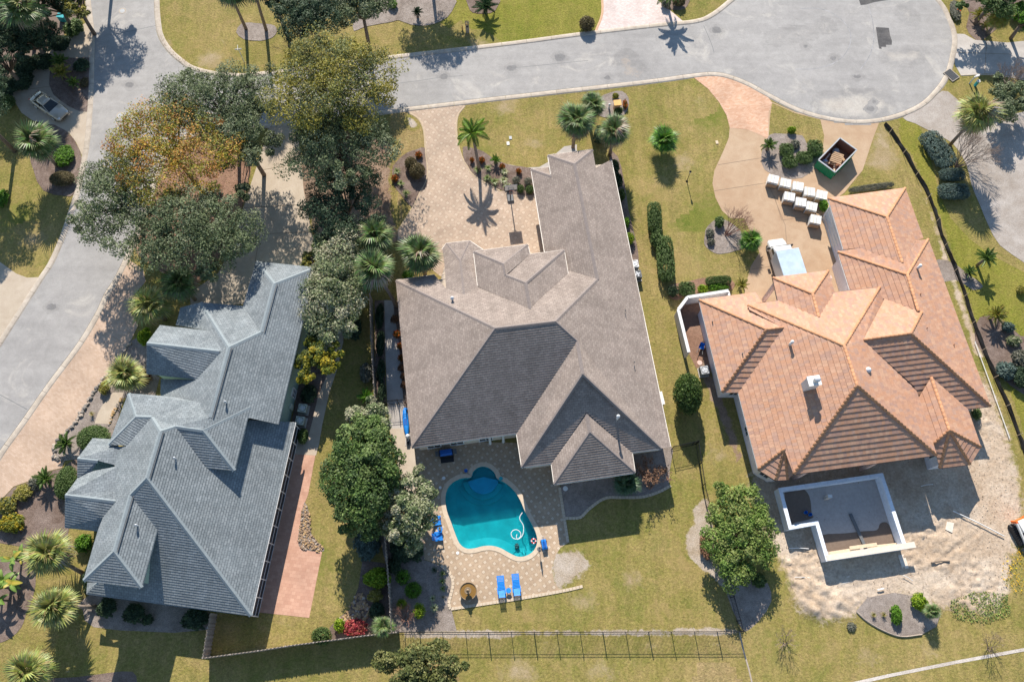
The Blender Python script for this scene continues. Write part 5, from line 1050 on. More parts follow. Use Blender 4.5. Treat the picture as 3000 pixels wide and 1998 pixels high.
loft([[(x, y * w, z + (0.03 if abs(y) < .5 else 0)) for y in (-1, -.4, .4, 1)] + [(x, w, z - .05), (x, -w, z - .05)] for x, w, z in ((-1.08, .56, 1.385), (-.7, .60, 1.435), (-.1, .60, 1.455), (.27, .585, 1.425))]).build('roof', 'car_paint', car, True)
for s in (-1, 1):
    for x0, z0, x1, z1, nm in ((1.06, .95, .22, 1.43, 'windscreen_pillar'), (-1.76, .98, -1.0, 1.40, 'rear_pillar')): MB().beam((x0, s * .77, z0), (x1, s * .585, z1), .07, .06).build(nm, 'car_paint', car)
    MB().beam((-.42, s * .78, .96), (-.42, s * .6, 1.42), .05, .09).build('door_pillar', 'black', car)
    MB().box((.82, s * 1.0, .98), (.16, .22, .14), 0, .8).build('mirror', 'car_paint', car)
    MB().box((2.28, s * .58, .66), (.30, .30, .12), -s * .5, .7).build('headlight', 'steel', car); MB().box((-2.33, s * .62, .78), (.16, .32, .13), 0, .8).build('tail_light', 'red', car)
    for x in (1.45, -1.42): wheel(car, (x, s * .83, .33))
MB().box((2.42, 0, .45), (.08, .8, .14)).build('grille', 'black', car); MB().beam((.55, -.55, 1.22), (.95, .3, 1.005), .03, .03).build('wiper', 'black', car)

f0, f1 = P(OO(820, 600), 2.85), P(OO(1032, 565), 2.85); b0_, b1_ = P(OO(890, 810), 2.85), P(OO(1100, 785), 2.85); fc = (f0 + f1) / 2; d = (f0 + f1) / 2 - (b0_ + b1_) / 2
trk = thing('box_truck', 'white box truck parked nose-out by the orange-roofed entrance', 'truck', (fc.x, fc.y, .012), math.atan2(d.y, d.x))
MB().box((-2.1, 0, 1.85), (4.2, 2.35, 1.95)).build('cargo_box', 'truck_paint', trk); MB().box((-2.1, 0, 2.84), (4.26, 2.41, .05)).build('box_roof', 'truck_roof', trk); MB().box((.02, 0, 1.35), (.08, 1.7, 1.3)).build('cab_gap_shade', 'black', trk)  # black slab behind the cab paints in the shade of the gap
for s in (-1, 1): MB().box((-2.1, s * 1.19, 2.80), (4.28, .05, .07)).build('roof_rail', 'steel', trk)
MB().box((.06, 0, 2.83), (.06, 2.42, .09)).build('front_roof_rail', 'white', trk)
MB().box((-1.6, 0, .72), (5.0, 1.0, .25)).build('chassis', 'black', trk)
loft([ring(.05, .95, .55, 2.05), ring(.5, .97, .5, 2.1), ring(1.0, .97, .48, 2.0), ring(1.35, .98, .46, 1.25), ring(1.9, .95, .46, 1.15), ring(2.25, .86, .48, 1.0), ring(2.36, .7, .5, .85)]).build('cab', 'truck_paint', trk, True)
MB().add([(.99, -.82, 2.03), (.99, .82, 2.03), (1.40, .88, 1.30), (1.40, -.88, 1.30), (.93, -.82, 1.98), (.93, .82, 1.98), (1.34, .88, 1.25), (1.34, -.88, 1.25)], [(0, 1, 2, 3)[::-1], (0, 4, 5, 1), (3, 2, 6, 7)]).build('windscreen', 'car_glass', trk)
for s in (-1, 1):
    MB().box((.62, s * .98, 1.62), (.62, .03, .5)).build('side_window', 'car_glass', trk); MB().box((1.15, s * 1.22, 1.4), (.12, .3, .34)).build('mirror', 'black', trk); MB().box((2.25, s * .68, .82), (.2, .26, .16), 0, .8).build('headlight', 'steel', trk)
    wheel(trk, (1.55, s * .84, .4), .4, .24); wheel(trk, (-3.0, s * .92, .4), .4, .3)

# dumpster
zt = 1.45; dp = [P(q, zt) for q in PX(2457,408, 2510,438, 2450,500, 2397,475)]; cx = sum(dp, Vector()) / 4; ux = (dp[1] - dp[0]); L2 = (dp[2] - dp[1]); ang = math.atan2(L2.y, L2.x); ln_, wd = L2.length, 2.25
dm = thing('dumpster', 'green steel dumpster full of scrap wood by the cul-de-sac kerb', 'dumpster', (cx.x, cx.y, .02), ang); hw, hl = wd / 2, ln_ / 2 + .1
def panel(a, b, t=.07, tp=.12): MB().beam((a[0], a[1], zt / 2 + .05), (b[0], b[1], zt / 2 + .05), t, zt - .1).build('side_panel', 'green_steel', dm)
for a, b in (((-hl, -hw), (hl, -hw)), ((hl, -hw), (hl, hw)), ((hl, hw), (-hl, hw)), ((-hl, hw), (-hl, -hw))):
    panel(a, b); MB().beam((a[0], a[1], zt), (b[0], b[1], zt), .13, .10).build('top_rail', 'grey', dm)
    v = Vector((b[0] - a[0], b[1] - a[1], 0)); nn = Vector((v.y, -v.x, 0)).normalized(); k = int(v.length / .6)
    for i in range(1, k): p = Vector((a[0], a[1], 0)) + v * (i / k) + nn * .06; MB().box((p.x, p.y, .7), (.09, .09, 1.25), math.atan2(v.y, v.x)).build('rib', 'green_steel', dm)
    p0 = Vector((a[0], a[1], 0)) - nn * .05; p1 = Vector((b[0], b[1], 0)) - nn * .05; sh = v.normalized() * .06; MB().beam(p0 + sh + Vector((0, 0, .78)), p1 - sh + Vector((0, 0, .78)), .02, 1.25).build('inner_lining', 'rust', dm)
MB().box((0, 0, .12), (2 * hl - .1, 2 * hw - .1, .12)).build('floor', 'rust', dm)
ca, sa = math.cos(ang), math.sin(ang); dl = lambda x, y, z: (cx.x + ca * x - sa * y, cx.y + sa * x + ca * y, z)
pal = thing('scrap_pallet', 'broken slatted wooden crate panel on top of the dumpster load', 'crate', dl(.0, .1, .75), ang + .35)
for i in range(6): MB().box((-.6 + .24 * i, 0, .30), (.17, 1.25, .03)).build('slat', 'wood', pal)
for i in range(3): MB().box((0, -.55 + .55 * i, .22), (1.45, .08, .12)).build('runner', 'wood', pal)
for k, (x, y, z, w, l, a, mt, lb) in enumerate(((.75, .5, .6, .18, 1.3, .6, 'wood_pale', 'pale plank at the near end of the dumpster load'), (.9, -.2, .7, .25, 1.0, 2.0, 'wood', 'brown plank leaning at the near end of the dumpster load'), (-.9, .3, .5, .3, 1.2, 1.2, 'wood', 'brown board at the far end of the dumpster load'), (.45, -.75, .55, .15, 1.5, .1, 'lumber', 'pale stud along the left wall of the dumpster'))):
    tag(MB().box((0, 0, .03), (l, w, .06)).build('scrap_plank', mt, loc=dl(x, y, z), rz=ang + a), lb, 'plank', 'scrap wood in the dumpster')
for k, (x, y, mt, lb) in enumerate(((.95, -.55, 'cloth_tarp', 'pale blue rubbish bag in the near corner of the dumpster'), (-1.1, -.55, 'grey', 'grey rubbish bag in the far corner of the dumpster'))):
    tag(MB().lathe([(.05, 0), (.38, .08), (.42, .3), (.25, .5), (.06, .58), (.01, .58)], 9).build('rubbish_bag', mt, loc=dl(x, y, .2)), lb, 'bag')
# wrapped pallets of roof tiles
ptile = T(3, 1, 52,78, 165,112, 280,142, 385,192, 497,222, 200,238, 305,288, 405,328, 442,448)
plab = ('leftmost in the upper row', 'second from the left in the upper row', 'in the middle of the upper row', 'second from the right in the upper row', 'rightmost in the upper row next to the roof corner', 'leftmost in the lower row', 'in the middle of the lower row', 'rightmost in the lower row by the shrub', 'standing alone nearest the garage')
proto = None
for i, q in enumerate(ptile):
    p = P(q, 1.0); o = thing('tile_pallet', 'white-wrapped pallet of roof tiles ' + plab[i], 'pallet', (p.x, p.y, .014), math.radians(-13 + (i * 37 % 7 - 3)), 'wrapped tile pallets on the drive')
    if proto is None:
        m = MB()
        for x in (-.48, 0, .48): m.box((x, 0, .06), (.1, 1.15, .1))
        for y in (-.5, -.25, 0, .25, .5): m.box((0, y, .13), (1.2, .12, .025))
        proto = [('pallet_base', mkmesh('pallet_base', m.v, m.f, 'wood'))]
        for s, w in ((-1, .62), (1, .46)):
            m = MB().box((0, 0, 0), (1, 1, 1)); x = -.27 if s < 0 else .31
            V = [(x + v[0] * w, v[1] * 1.08 * (1 if v[2] < 0 else .93), .58 + v[2] * .86) for v in m.v]; proto.append(('wrapped_stack', mkmesh('wrapped_stack', V, m.f, 'wrap')))
        m = MB().box((-.27, 0, 1.02), (.05, 1.04, .02)).box((-.27, .54, .6), (.05, .02, .85)).box((-.27, -.54, .6), (.05, .02, .85)); proto.append(('strap', mkmesh('strap', m.v, m.f, 'wood_pale')))
        m = MB().box((0, -.57, .45), (1.05, .03, .55)); proto.append(('torn_wrap', mkmesh('torn_wrap', m.v, m.f, 'wood')))
    for nm, me in proto: mobj(nm, me, o)
# compact track loader at the right edge
ld = thing('track_loader', 'white and orange compact track loader at the right edge of the sand yard', 'loader', P((2990, 1560)), math.radians(-70))
for s in (-1, 1):
    pts = [(-.85, .0), (.85, .0), (1.05, .22), (.95, .5), (-.75, .62), (-1.05, .35)]; m = MB(); vs = [(x, s * .72 + k * .2, z + .03) for k in (-1, 1) for x, z in pts]; n_ = len(pts)
    m.add(vs, [tuple(range(n_)), tuple(range(n_, 2 * n_))[::-1]] + [(i, i + n_, (i + 1) % n_ + n_, (i + 1) % n_) for i in range(n_)]); t = m.build('track', 'rubber', ld)
    for i in range(9): MB().box((-.75 + .19 * i, s * .72, .68), (.07, .42, .05)).build('track_pad', 'black', t)
    MB().beam((-1.1, s * .62, 1.25), (1.0, s * .62, .75), .14, .2).build('lift_arm', 'white', ld); MB().beam((-1.2, s * .62, .6), (-1.05, s * .62, 1.35), .16, .22).build('rear_upright', 'orange', ld)
MB().box((-.55, 0, .85), (1.2, 1.0, .8), 0, .92).build('engine_cover', 'white', ld); MB().box((-1.15, 0, .8), (.16, 1.0, .7)).build('rear_door', 'orange', ld)
MB().box((.35, 0, 1.2), (.9, .9, 1.4), 0, .9).build('cab', 'black', ld); MB().box((.35, 0, 1.93), (.95, .9, .06)).build('cab_roof', 'white', ld); MB().box((1.5, 0, .28), (.6, 1.7, .5), 0, .8).build('bucket', 'dgrey', ld)

# ------------------------------------------------------------ furniture and small things
def ac_unit(px, label, mat='grey', z=.85, rz=0.0):
    p = P(px, z); o = thing('air_conditioner', label, 'air conditioner', (p.x, p.y, 0), rz, 'air conditioning units')
    MB().box((0, 0, .04), (1.0, 1.0, .08)).build('pad', 'concrete_grey', o); MB().box((0, 0, z / 2 + .06), (.82, .82, z - .06)).build('casing', mat, o)
    for i in range(9): MB().box((0, 0, .16 + .075 * i), (.835, .835, .018)).build('louvre', 'dgrey', o)
    MB().lathe([(.33, z + .02), (.36, z + .02), (.36, z + .05), (.33, z + .05)], 20).build('fan_ring', 'black', o); MB().lathe([(.005, z + .022), (.33, z + .022)], 20).build('fan_well', 'black', o)
    m = MB()
    for a in range(4): m.box((.16 * math.cos(a * 1.57 + .3), .16 * math.sin(a * 1.57 + .3), z + .035), (.28, .12, .012), a * 1.57 + .3)
    m.lathe([(.07, z + .03), (.07, z + .07), (.01, z + .075)], 10); m.build('fan', 'steel', o)
ac_unit(G1(1410, 1292), 'beige air conditioner nearest the meter box of the grey-roofed house', 'cream_panel', rz=-.12); ac_unit(G1(1388, 1398), 'beige air conditioner nearest the porch of the grey-roofed house', 'cream_panel', rz=-.12)
ac_unit(t1(2, 2, 1772, 262), 'grey air conditioner on the bare soil left of the orange-roofed house', rz=.14)
ac_unit((1859, 773), 'white air conditioner at the right wall of the brown house, upper one', 'white', rz=.14); ac_unit((1868, 803), 'green-grey air conditioner at the right wall of the brown house, lower one', 'dgrey', rz=.14)
# basketball hoop
p = P(MM(1015, 500), .0); bh = thing('basketball_hoop', 'portable basketball hoop with clear backboard on the paver drive', 'basketball hoop', (p.x, p.y, .012), math.radians(-82))
MB().box((-.1, 0, .12), (1.0, .75, .2), 0, .8).build('base', 'dgrey', bh); MB().tube([(.0, 0, .2), (-.05, 0, 1.6), (-.0, 0, 3.0)], .06, 8).build('pole', 'black', bh); MB().beam((-.3, 0, .25), (-.03, 0, 1.3), .05, .05).build('brace', 'black', bh)
bb_ = MB()
for y in (-.66, .66): bb_.box((.42, y, 3.05), (.05, .05, 1.0))
for z in (2.57, 3.53): bb_.box((.42, 0, z), (.05, 1.3, .05))
for y in (-.28, .28): bb_.box((.42, y, 2.9), (.04, .04, .42))
for z in (2.7, 3.1): bb_.box((.42, 0, z), (.04, .56, .04))
fo = bb_.build('backboard_frame', 'dgrey', bh); MB().box((.42, 0, 3.05), (.012, 1.28, .92)).build('backboard', glassmat('acrylic', (.5, .52, .52), .1), fo)
for s in (-1, 1): MB().beam((0, s * .1, 2.7), (.4, s * .12, 2.9), .04, .05).build('bracket', 'black', bh)
MB().lathe([(.225 + .012 * math.cos(a), 2.62 + .012 * math.sin(a)) for a in [i * 1.047 for i in range(7)]], 20, (.72, 0, 0)).build('rim', 'red', bh); nt_ = MB()
for i in range(10):
    a = i * .628; nt_.tube([(.72 + .22 * math.cos(a), .22 * math.sin(a), 2.62), (.72 + .13 * math.cos(a + .3), .13 * math.sin(a + .3), 2.22)], .008, 3)
nt_.build('net', 'white', bh)
# lamp post on the lawn
lp = thing('lamp_post', 'black garden lamp post standing alone on the side lawn', 'lamp post', P((2012, 532)))
MB().lathe([(.13, 0), (.13, .06), (.06, .12), (.04, .3), (.035, 1.65), (.06, 1.68)], 10).build('post', 'iron', lp, True); MB().lathe([(.07, 1.68), (.12, 1.95), (.11, 1.95), (.06, 1.7)], 6).build('lantern', 'white', lp); MB().lathe([(.15, 1.95), (.08, 2.05), (.02, 2.1), (.005, 2.14)], 6).build('lantern_cap', 'iron', lp)
# fountain
fn = thing('fountain', 'round tiered bronze fountain with wet basin on the pool deck', 'fountain', P(t1(1, 3, 1952, 735)) + Vector((0, 0, .012)))
MB().lathe([(.45, 0), (.5, .08), (.62, .2), (.78, .52), (.80, .58), (.74, .58), (.70, .45), (.2, .38)], 28).build('basin', 'fountain', fn, True); MB().lathe([(.005, .50), (.725, .50)], 28).build('basin_water', 'basin_water', fn)
MB().lathe([(.12, .40), (.09, .8), (.3, .95), (.32, 1.0), (.28, 1.0), (.08, .93)], 20).build('middle_bowl', 'fountain', fn, True); MB().lathe([(.06, .93), (.05, 1.15), (.17, 1.24), (.18, 1.28), (.05, 1.24), (.04, 1.42), (.07, 1.48), (.01, 1.56)], 16).build('top_bowl', 'fountain', fn, True)
# sun loungers
def lounger(px, label, rz):
    p = P(px, .35); o = thing('sun_lounger', label, 'sun lounger', (p.x, p.y, .012), rz, 'blue loungers on the pool deck')
    for s in (-1, 1):
        MB().box((0, s * .30, .30), (1.95, .06, .10)).build('side_rail', 'blue', o)
        for x in (-.85, .75): MB().box((x, s * .30, .13), (.09, .07, .26)).build('leg', 'blue', o)
        MB().beam((.1, s * .34, .52), (.65, s * .34, .52), .08, .04).build('armrest', 'blue', o); MB().box((.15, s * .34, .42), (.06, .06, .18)).build('armrest_post', 'blue', o)
    for i in range(10): MB().box((-.92 + .125 * i, 0, .365), (.10, .58, .03)).build('slat', 'blue', o)
    for y in (-.22, -.11, 0, .11, .22): MB().beam((.32, y, .38), (.98, y, .85), .085, .03).build('back_slat', 'blue', o)
    for t in (.25, .8): MB().beam(Vector((.32, -.28, .36)).lerp(Vector((.98, -.28, .83)), t), Vector((.32, .28, .36)).lerp(Vector((.98, .28, .83)), t), .05, .03).build('back_rail', 'blue', o)
lounger(t1(1, 3, 2252, 690), 'left one of the two blue slatted sun loungers beside the fountain', math.radians(-84)); lounger(t1(2, 3, 38, 672), 'right one of the two blue slatted sun loungers', math.radians(-84))
def round_table(px, label, r=.24, h=.42, mat='blue'):
    p = P(px, h); o = thing('side_table', label, 'table', (p.x, p.y, .012), math.radians(6)); MB().lathe([(.005, h), (r, h), (r, h - .03), (.005, h - .03)], 16).build('table_top', mat, o)
    for a in (.8, 2.4, 3.9, 5.5): MB().beam((r * .75 * math.cos(a), r * .75 * math.sin(a), 0), (r * .6 * math.cos(a), r * .6 * math.sin(a), h - .02), .04, .04).build('leg', mat, o)
    return o, p
round_table(t1(1, 3, 2320, 725), 'small blue table between the two sun loungers')
def adirondack(px, label, rz):
    p = P(px, .4); o = thing('garden_chair', label, 'chair', (p.x, p.y, .012), rz, 'blue garden chairs by the pool')
    for i in range(5): MB().beam((-.25, -.22 + .11 * i, .28), (.32, -.22 + .11 * i, .38), .09, .025).build('seat_slat', 'blue', o); MB().beam((-.22, -.24 + .12 * i, .28), (-.62, -.27 + .135 * i, .95 - .05 * abs(i - 2)), .10, .025).build('back_slat', 'blue', o)
    for s in (-1, 1):
        MB().box((.0, s * .36, .56), (.72, .13, .03)).build('armrest', 'blue', o); MB().box((.28, s * .33, .28), (.09, .04, .56)).build('front_leg', 'blue', o); MB().beam((-.5, s * .31, .04), (.3, s * .31, .34), .04, .11).build('rear_leg', 'blue', o)
adirondack(t1(1, 3, 1665, 85), 'blue slatted garden chair left of the pool, upper one', math.radians(6)); adirondack(t1(1, 3, 1680, 228), 'blue slatted garden chair left of the pool, lower one', math.radians(10))
tb, tp_ = round_table(t1(1, 3, 1690, 160), 'small blue table with potted plant between the garden chairs', .26, .45)
pt = thing('flower_pot', 'small potted yellow-green plant on the blue table', 'potted plant', (tp_.x, tp_.y, .462)); MB().lathe([(.07, 0), (.1, .14), (.09, .14), (.01, .12)], 12).build('pot', 'rust', pt); POT = pt
# pool caddy and things on the deck
cd = thing('pool_caddy', 'blue wheeled pool cleaner caddy at the right end of the pool', 'caddy', P(t1(2, 3, 295, 300), .3) * 1, math.radians(-80)); cd.location.z = .012
MB().box((0, 0, .3), (.95, .5, .42), 0, .85).build('body', 'blue', cd); MB().box((.05, 0, .53), (.55, .3, .06)).build('lid', 'blue_dark', cd); MB().tube([(-.4, 0, .4), (-.6, 0, .8), (-.62, 0, 1.1)], .025, 6).build('handle', 'white', cd)
for s in (-1, 1):
    for x in (-.3, .3): MB().tube([(x, s * .24, .1), (x, s * .30, .1)], .1, 12).build('wheel', 'black', cd)
um = thing('closed_parasol', 'closed dark parasol standing beside the pool caddy', 'parasol', P(t1(2, 3, 250, 345)) + Vector((0, 0, .012))); MB().lathe([(.22, 0), (.2, .06), (.03, .08)], 14).build('base', 'dgrey', um); MB().tube([(0, 0, .05), (0, 0, 1.75)], .02, 6).build('pole', 'white', um); MB().lathe([(.03, .75), (.10, .85), (.07, 1.4), (.02, 1.75)], 8).build('canopy', 'dgrey', um)
deco = plain('white_planter', (.72, .72, .70), .6, .05)
for k, (q, r, h, mt, lb) in enumerate(((t1(1, 2, 1930, 1192), .17, .3, 'blue_dark', 'small dark blue pot left of the round pool end'), (t1(1, 2, 1725, 1257), .17, .05, 'white', 'white round skimmer lid on the deck left of the pool'), (t1(1, 2, 1693, 1342), .13, .05, 'white', 'smaller white drain lid on the deck left of the pool'), (t1(1, 2, 2250, 1262), .19, .12, 'teal', 'teal round float right of the round pool end'), (t1(2, 2, 490, 1352), .24, .05, 'white', 'white round cover in the gravel bed behind the brown house'), (t1(1, 3, 1853, 380), .15, .03, 'white', 'white round lid on the deck below the pool'), (t1(2, 3, 196, 103), .11, .03, 'white', 'small white lid at the right edge of the pool'))):
    tag(MB().lathe([(.005, 0), (r * .85, 0), (r, h), (r * .8, h), (.005, h * .8)], 16).build('pot' if mt == 'blue_dark' else ('float' if mt == 'teal' else 'deck_lid'), mt, loc=P(q) + Vector((0, 0, .02))), lb, 'pot' if mt == 'blue_dark' else ('float' if mt == 'teal' else 'lid'))
# grill with mat
gp = P(t1(1, 2, 1745, 1020), .9); gr_ = thing('barbecue_grill', 'covered dark grill under the eave of the pool terrace', 'grill', (gp.x, gp.y, .012), math.radians(8))
MB().box((0, 0, .42), (1.35, .6, .75)).build('cabinet', 'black', gr_); MB().add([(-.6, -.3, .8), (.6, -.3, .8), (.6, .3, .8), (-.6, .3, .8), (-.55, -.15, 1.1), (.55, -.15, 1.1), (.55, .25, 1.1), (-.55, .25, 1.1)], [(0, 1, 5, 4), (1, 2, 6, 5), (2, 3, 7, 6), (3, 0, 4, 7), (4, 5, 6, 7)]).build('hood', 'blue_dark', gr_)
for s in (-1, 1): MB().box((s * .85, 0, .82), (.35, .5, .04)).build('side_shelf', 'dgrey', gr_)
flat_box('grill_mat', T(1, 2, 1690,1045, 1815,1035, 1820,1105, 1700,1120), .018, .012, 'black', 'black mat on the deck in front of the grill', 'mat')
# blue gear along the left wall
kb = P(t1(1, 2, 1375, 740), .4); ky = thing('kayak', 'blue kayak stored along the left wall of the brown-roofed house', 'kayak', (kb.x, kb.y, .02), math.radians(-82))
loft([[(x, w * math.cos(a), .25 + h * math.sin(a)) for a in [i * math.pi / 4 for i in range(8)]] for x, w, h in ((-1.5, .03, .06), (-1.2, .2, .17), (-.5, .3, .22), (.4, .3, .22), (1.1, .2, .18), (1.5, .03, .06))]).build('hull', 'blue', ky, True); MB().box((0, 0, .42), (.8, .34, .1), 0, .8).build('cockpit_rim', 'blue_dark', ky)
tag(MB().lathe([(.01, 0), (.14, .05), (.2, .2), (.14, .35), (.01, .4)], 14).build('ball', 'blue', smooth=True, loc=P(t1(1, 2, 1378, 632)) + Vector((0, 0, .01))), 'blue ball at the gate beside the kayak', 'ball')
q = P(t1(1, 2, 1395, 900), .3); o = thing('pool_pump', 'white and grey pool pump and filter at the house corner', 'pump', (q.x, q.y, .012)); MB().lathe([(.2, .05), (.22, .1), (.22, .6), (.12, .75), (.01, .78)], 14, (0, .25, 0)).build('filter_tank', 'steel', o); MB().box((0, -.25, .18), (.25, .5, .25)).build('motor', 'black', o); MB().tube([(0, .2, .4), (.1, 0, .45), (0, -.2, .35)], .04, 8).build('pipe', 'white', o); MB().box((0, 0, .02), (.55, 1.1, .04)).build('pad', 'concrete_grey', o)
q = P(t1(2, 2, 1745, 40), .5); o = thing('wheelbarrow', 'blue wheelbarrow by the wall of the orange-roofed house', 'wheelbarrow', (q.x, q.y, .012), 1.2); MB().add([(-.35, -.28, .5), (.35, -.22, .5), (.35, .22, .5), (-.35, .28, .5), (-.2, -.15, .22), (.25, -.12, .22), (.25, .12, .22), (-.2, .15, .22)], [(4, 5, 6, 7), (0, 1, 5, 4), (1, 2, 6, 5), (2, 3, 7, 6), (3, 0, 4, 7)]).build('tray', 'blue', o); MB().tube([(.5, -.04, .18), (.5, .04, .18)], .18, 14).build('wheel', 'black', o)
for s in (-1, 1): MB().beam((.5, s * .06, .18), (-.9, s * .3, .5), .04, .04).build('handle', 'dgrey', o); MB().beam((-.3, s * .2, .3), (-.3, s * .22, 0), .04, .04).build('leg', 'dgrey', o)
# mailboxes
q = P(t1(2, 0, 970, 945), 1.35); o = thing('brick_mailbox', 'brick mailbox pillar with wide orange cap in the front lawn bed', 'mailbox', (q.x, q.y, .03), math.radians(6)); MB().box((0, 0, .62), (.65, .55, 1.24)).build('pillar', 'brick', o); MB().box((0, 0, 1.28), (.85, .75, .10)).build('cap', 'yellow_top', o); MB().box((0, .30, .9), (.3, .06, .3)).build('door', 'black', o)
q = P(t1(2, 0, 897, 960), .75); o = thing('garden_statue', 'small white pillar lantern beside the orange-capped mailbox', 'lantern', (q.x, q.y, .03)); MB().lathe([(.14, 0), (.11, .1), (.09, .5), (.13, .56), (.13, .72), (.05, .8), (.01, .82)], 12).build('pedestal', 'white', o)
q = P(t1(1, 0, 1938, 212), 1.5); o = thing('stone_mailbox', 'tan stone mailbox pillar across the street with flat cap', 'mailbox', (q.x, q.y, .0), math.radians(5)); MB().box((0, 0, .72), (.42, .42, 1.44)).build('pillar', 'stone', o); MB().box((0, 0, 1.49), (.52, .52, .1)).build('cap', 'yellow_top', o); MB().box((0, -.22, 1.1), (.22, .05, .24)).build('door', 'black', o)
q = P(t1(1, 0, 1893, 240), .6); o = thing('flower_box', 'small yellow box beside the tan mailbox pillar', 'box', (q.x, q.y, 0)); MB().box((0, 0, .3), (.16, .16, .6), 0, .8).build('body', 'yellow_top', o)
q = P(t1(3, 0, 1850, 770)); o = thing('post_mailbox', 'white post mailbox leaning by the right-hand driveway', 'mailbox', (q.x, q.y, 0), .4); MB().box((0, 0, .6), (.12, .12, 1.2)).build('post', 'white', o); MB().beam((0, 0, 1.0), (.55, 0, 1.0), .08, .08).build('arm', 'white', o); MB().box((.35, 0, 1.15), (.5, .2, .22)).build('box', 'white', o)
q = P(t1(3, 0, 1900, 790)); o = thing('newspaper_box', 'green-topped utility pedestal beside the white post mailbox', 'utility box', (q.x, q.y, 0)); MB().box((0, 0, .4), (.26, .26, .8)).build('body', 'teal', o); MB().box((0, 0, .83), (.34, .34, .07)).build('cap', 'white', o)
q = P(t1(0, 0, 2245, 575)); o = thing('street_sign', 'white street name sign on a post at the corner lawn', 'sign', (q.x, q.y, 0), .15); MB().tube([(0, 0, 0), (0, 0, 2.3)], .04, 8).build('post', 'white', o); MB().box((0, 0, 2.2), (.75, .03, .18)).build('sign_plate', 'white', o); MB().box((0, 0, 2.42), (.03, .75, .18)).build('sign_plate', 'white', o)
for k, q in enumerate((t1(3, 0, 1722, 125), t1(3, 0, 1745, 138))):
    o = thing('traffic_cone', 'orange traffic cone on the grass by the cul-de-sac, ' + ('left of the pair' if k == 0 else 'right of the pair'), 'traffic cone', P(q), group='traffic cones'); MB().box((0, 0, .025), (.36, .36, .05)).build('base', 'orange', o); MB().lathe([(.15, .05), (.03, .9), (.005, .9)], 12).build('cone', 'orange', o, True); MB().lathe([(.112, .38), (.082, .56)], 12).build('reflective_band', 'white', o)
o = thing('storm_drain', 'dark storm drain grate beside the cul-de-sac kerb', 'drain', P((2786, 222)) + Vector((0, 0, .1)), math.radians(-55)); MB().box((0, 0, -.03), (1.55, 1.15, .10)).build('frame', 'kerb', o)
for i in range(12): MB().box((-.66 + .12 * i, 0, .03), (.05, .95, .03)).build('bar', 'dgrey', o)
MB().box((0, 0, .022), (1.42, 1.0, .012)).build('pit', 'black', o)
for k, q in enumerate((t1(0, 0, 1125, 105), t1(0, 0, 1106, 1063))):
    o = thing('manhole_cover', 'round iron manhole cover in the left road, ' + ('upper one' if k == 0 else 'lower one'), 'manhole', P(q) + Vector((0, 0, .026)), group='manhole covers'); MB().lathe([(.005, .012), (.30, .012), (.30, 0)], 20).build('cover', 'grey', o); MB().lathe([(.31, 0), (.31, .014), (.42, .014), (.45, 0)], 20).build('collar', 'kerb', o)
q = P(t1(0, 0, 558, 145), .8); o = thing('utility_cabinet', 'teal utility cabinet among the dark trees', 'utility box', (q.x, q.y, 0), -.2); MB().box((0, 0, .4), (.85, .6, .8)).build('cabinet', 'teal', o); MB().box((0, 0, .82), (.92, .66, .06)).build('lid', 'teal', o)
for k, q in enumerate((t1(1, 0, 2338, 1270), t1(1, 0, 2316, 1322), t1(2, 0, 1882, 1312))):
    tag(MB().box((0, 0, .04), (.30, .42, .08)).build('valve_box', ('grey', 'white', 'wood_pale')[k], loc=P(q), rz=.1), ('grey valve box on the front lawn', 'white valve box cover on the front lawn', 'pale valve box on the lawn near the brick apron')[k], 'valve box')
for k, q in enumerate((t1(2, 2, 1724, 198),)): tag(MB().lathe([(.005, .05), (.25, .05), (.27, 0)], 16).build('tank_lid', 'pink', loc=P(q) + Vector((0, 0, .02))), 'round pink lid on the soil beside the grey air conditioner', 'lid')
p = P(t1(2, 2, 1375, 520), .9); o = thing('white_panel', 'white curved canopy panel at the right wall of the brown house', 'panel', (p.x, p.y, 0), math.radians(-80)); MB().box((0, 0, .45), (1.25, .30, .9)).build('body', 'white', o); MB().box((0, 0, .92), (1.32, .36, .05)).build('lid', 'white', o)
# stones
def stones(parent, px, n, r, mats, seed, along=True, jit=.12):
    rs = random.Random(seed); ln = [Vector((p.x, p.y, 0)) for p in world(px)]
    if along: q = resample(ln, sum((b - a).length for a, b in zip(ln, ln[1:])) / n)
    else:
        q = []; xs = [p.x for p in ln]; ys = [p.y for p in ln]
        while len(q) < n:
            x, y = rs.uniform(min(xs), max(xs)), rs.uniform(min(ys), max(ys))
            if bool(inpoly(np.array([x]), np.array([y]), ln)[0]): q.append(Vector((x, y, 0)))
    ms = []
    for k in range(6):
        V = []
        for z, w in ((0, .8), (.45, 1.0), (.85, .6)):
            for i in range(7): a = i * .898; f = w * rs.uniform(.75, 1.1); V.append((f * math.cos(a), f * .8 * math.sin(a), z * rs.uniform(.8, 1.1)))
        ms.append(mkmesh('stone', V, [(j * 7 + i, j * 7 + (i + 1) % 7, (j + 1) * 7 + (i + 1) % 7, (j + 1) * 7 + i) for j in (0, 1) for i in range(7)] + [tuple(range(14, 21))], mats[k % len(mats)]))
    for p in q:
        s = r * rs.uniform(.6, 1.35); o = mobj('stone', rs.choice(ms), parent, (p.x + rs.uniform(-jit, jit), p.y + rs.uniform(-jit, jit), .02), rs.uniform(0, 6.3), (s, s, s))
stones(frontbed, T(0, 2, 1190,20, 1130,110, 1050,230, 950,350, 850,490, 760,640, 680,770, 600,840, 530,900, 505,980, 500,1060, 560,1090), 85, .2, ['stone', 'stone_dark', 'stone'], 1)
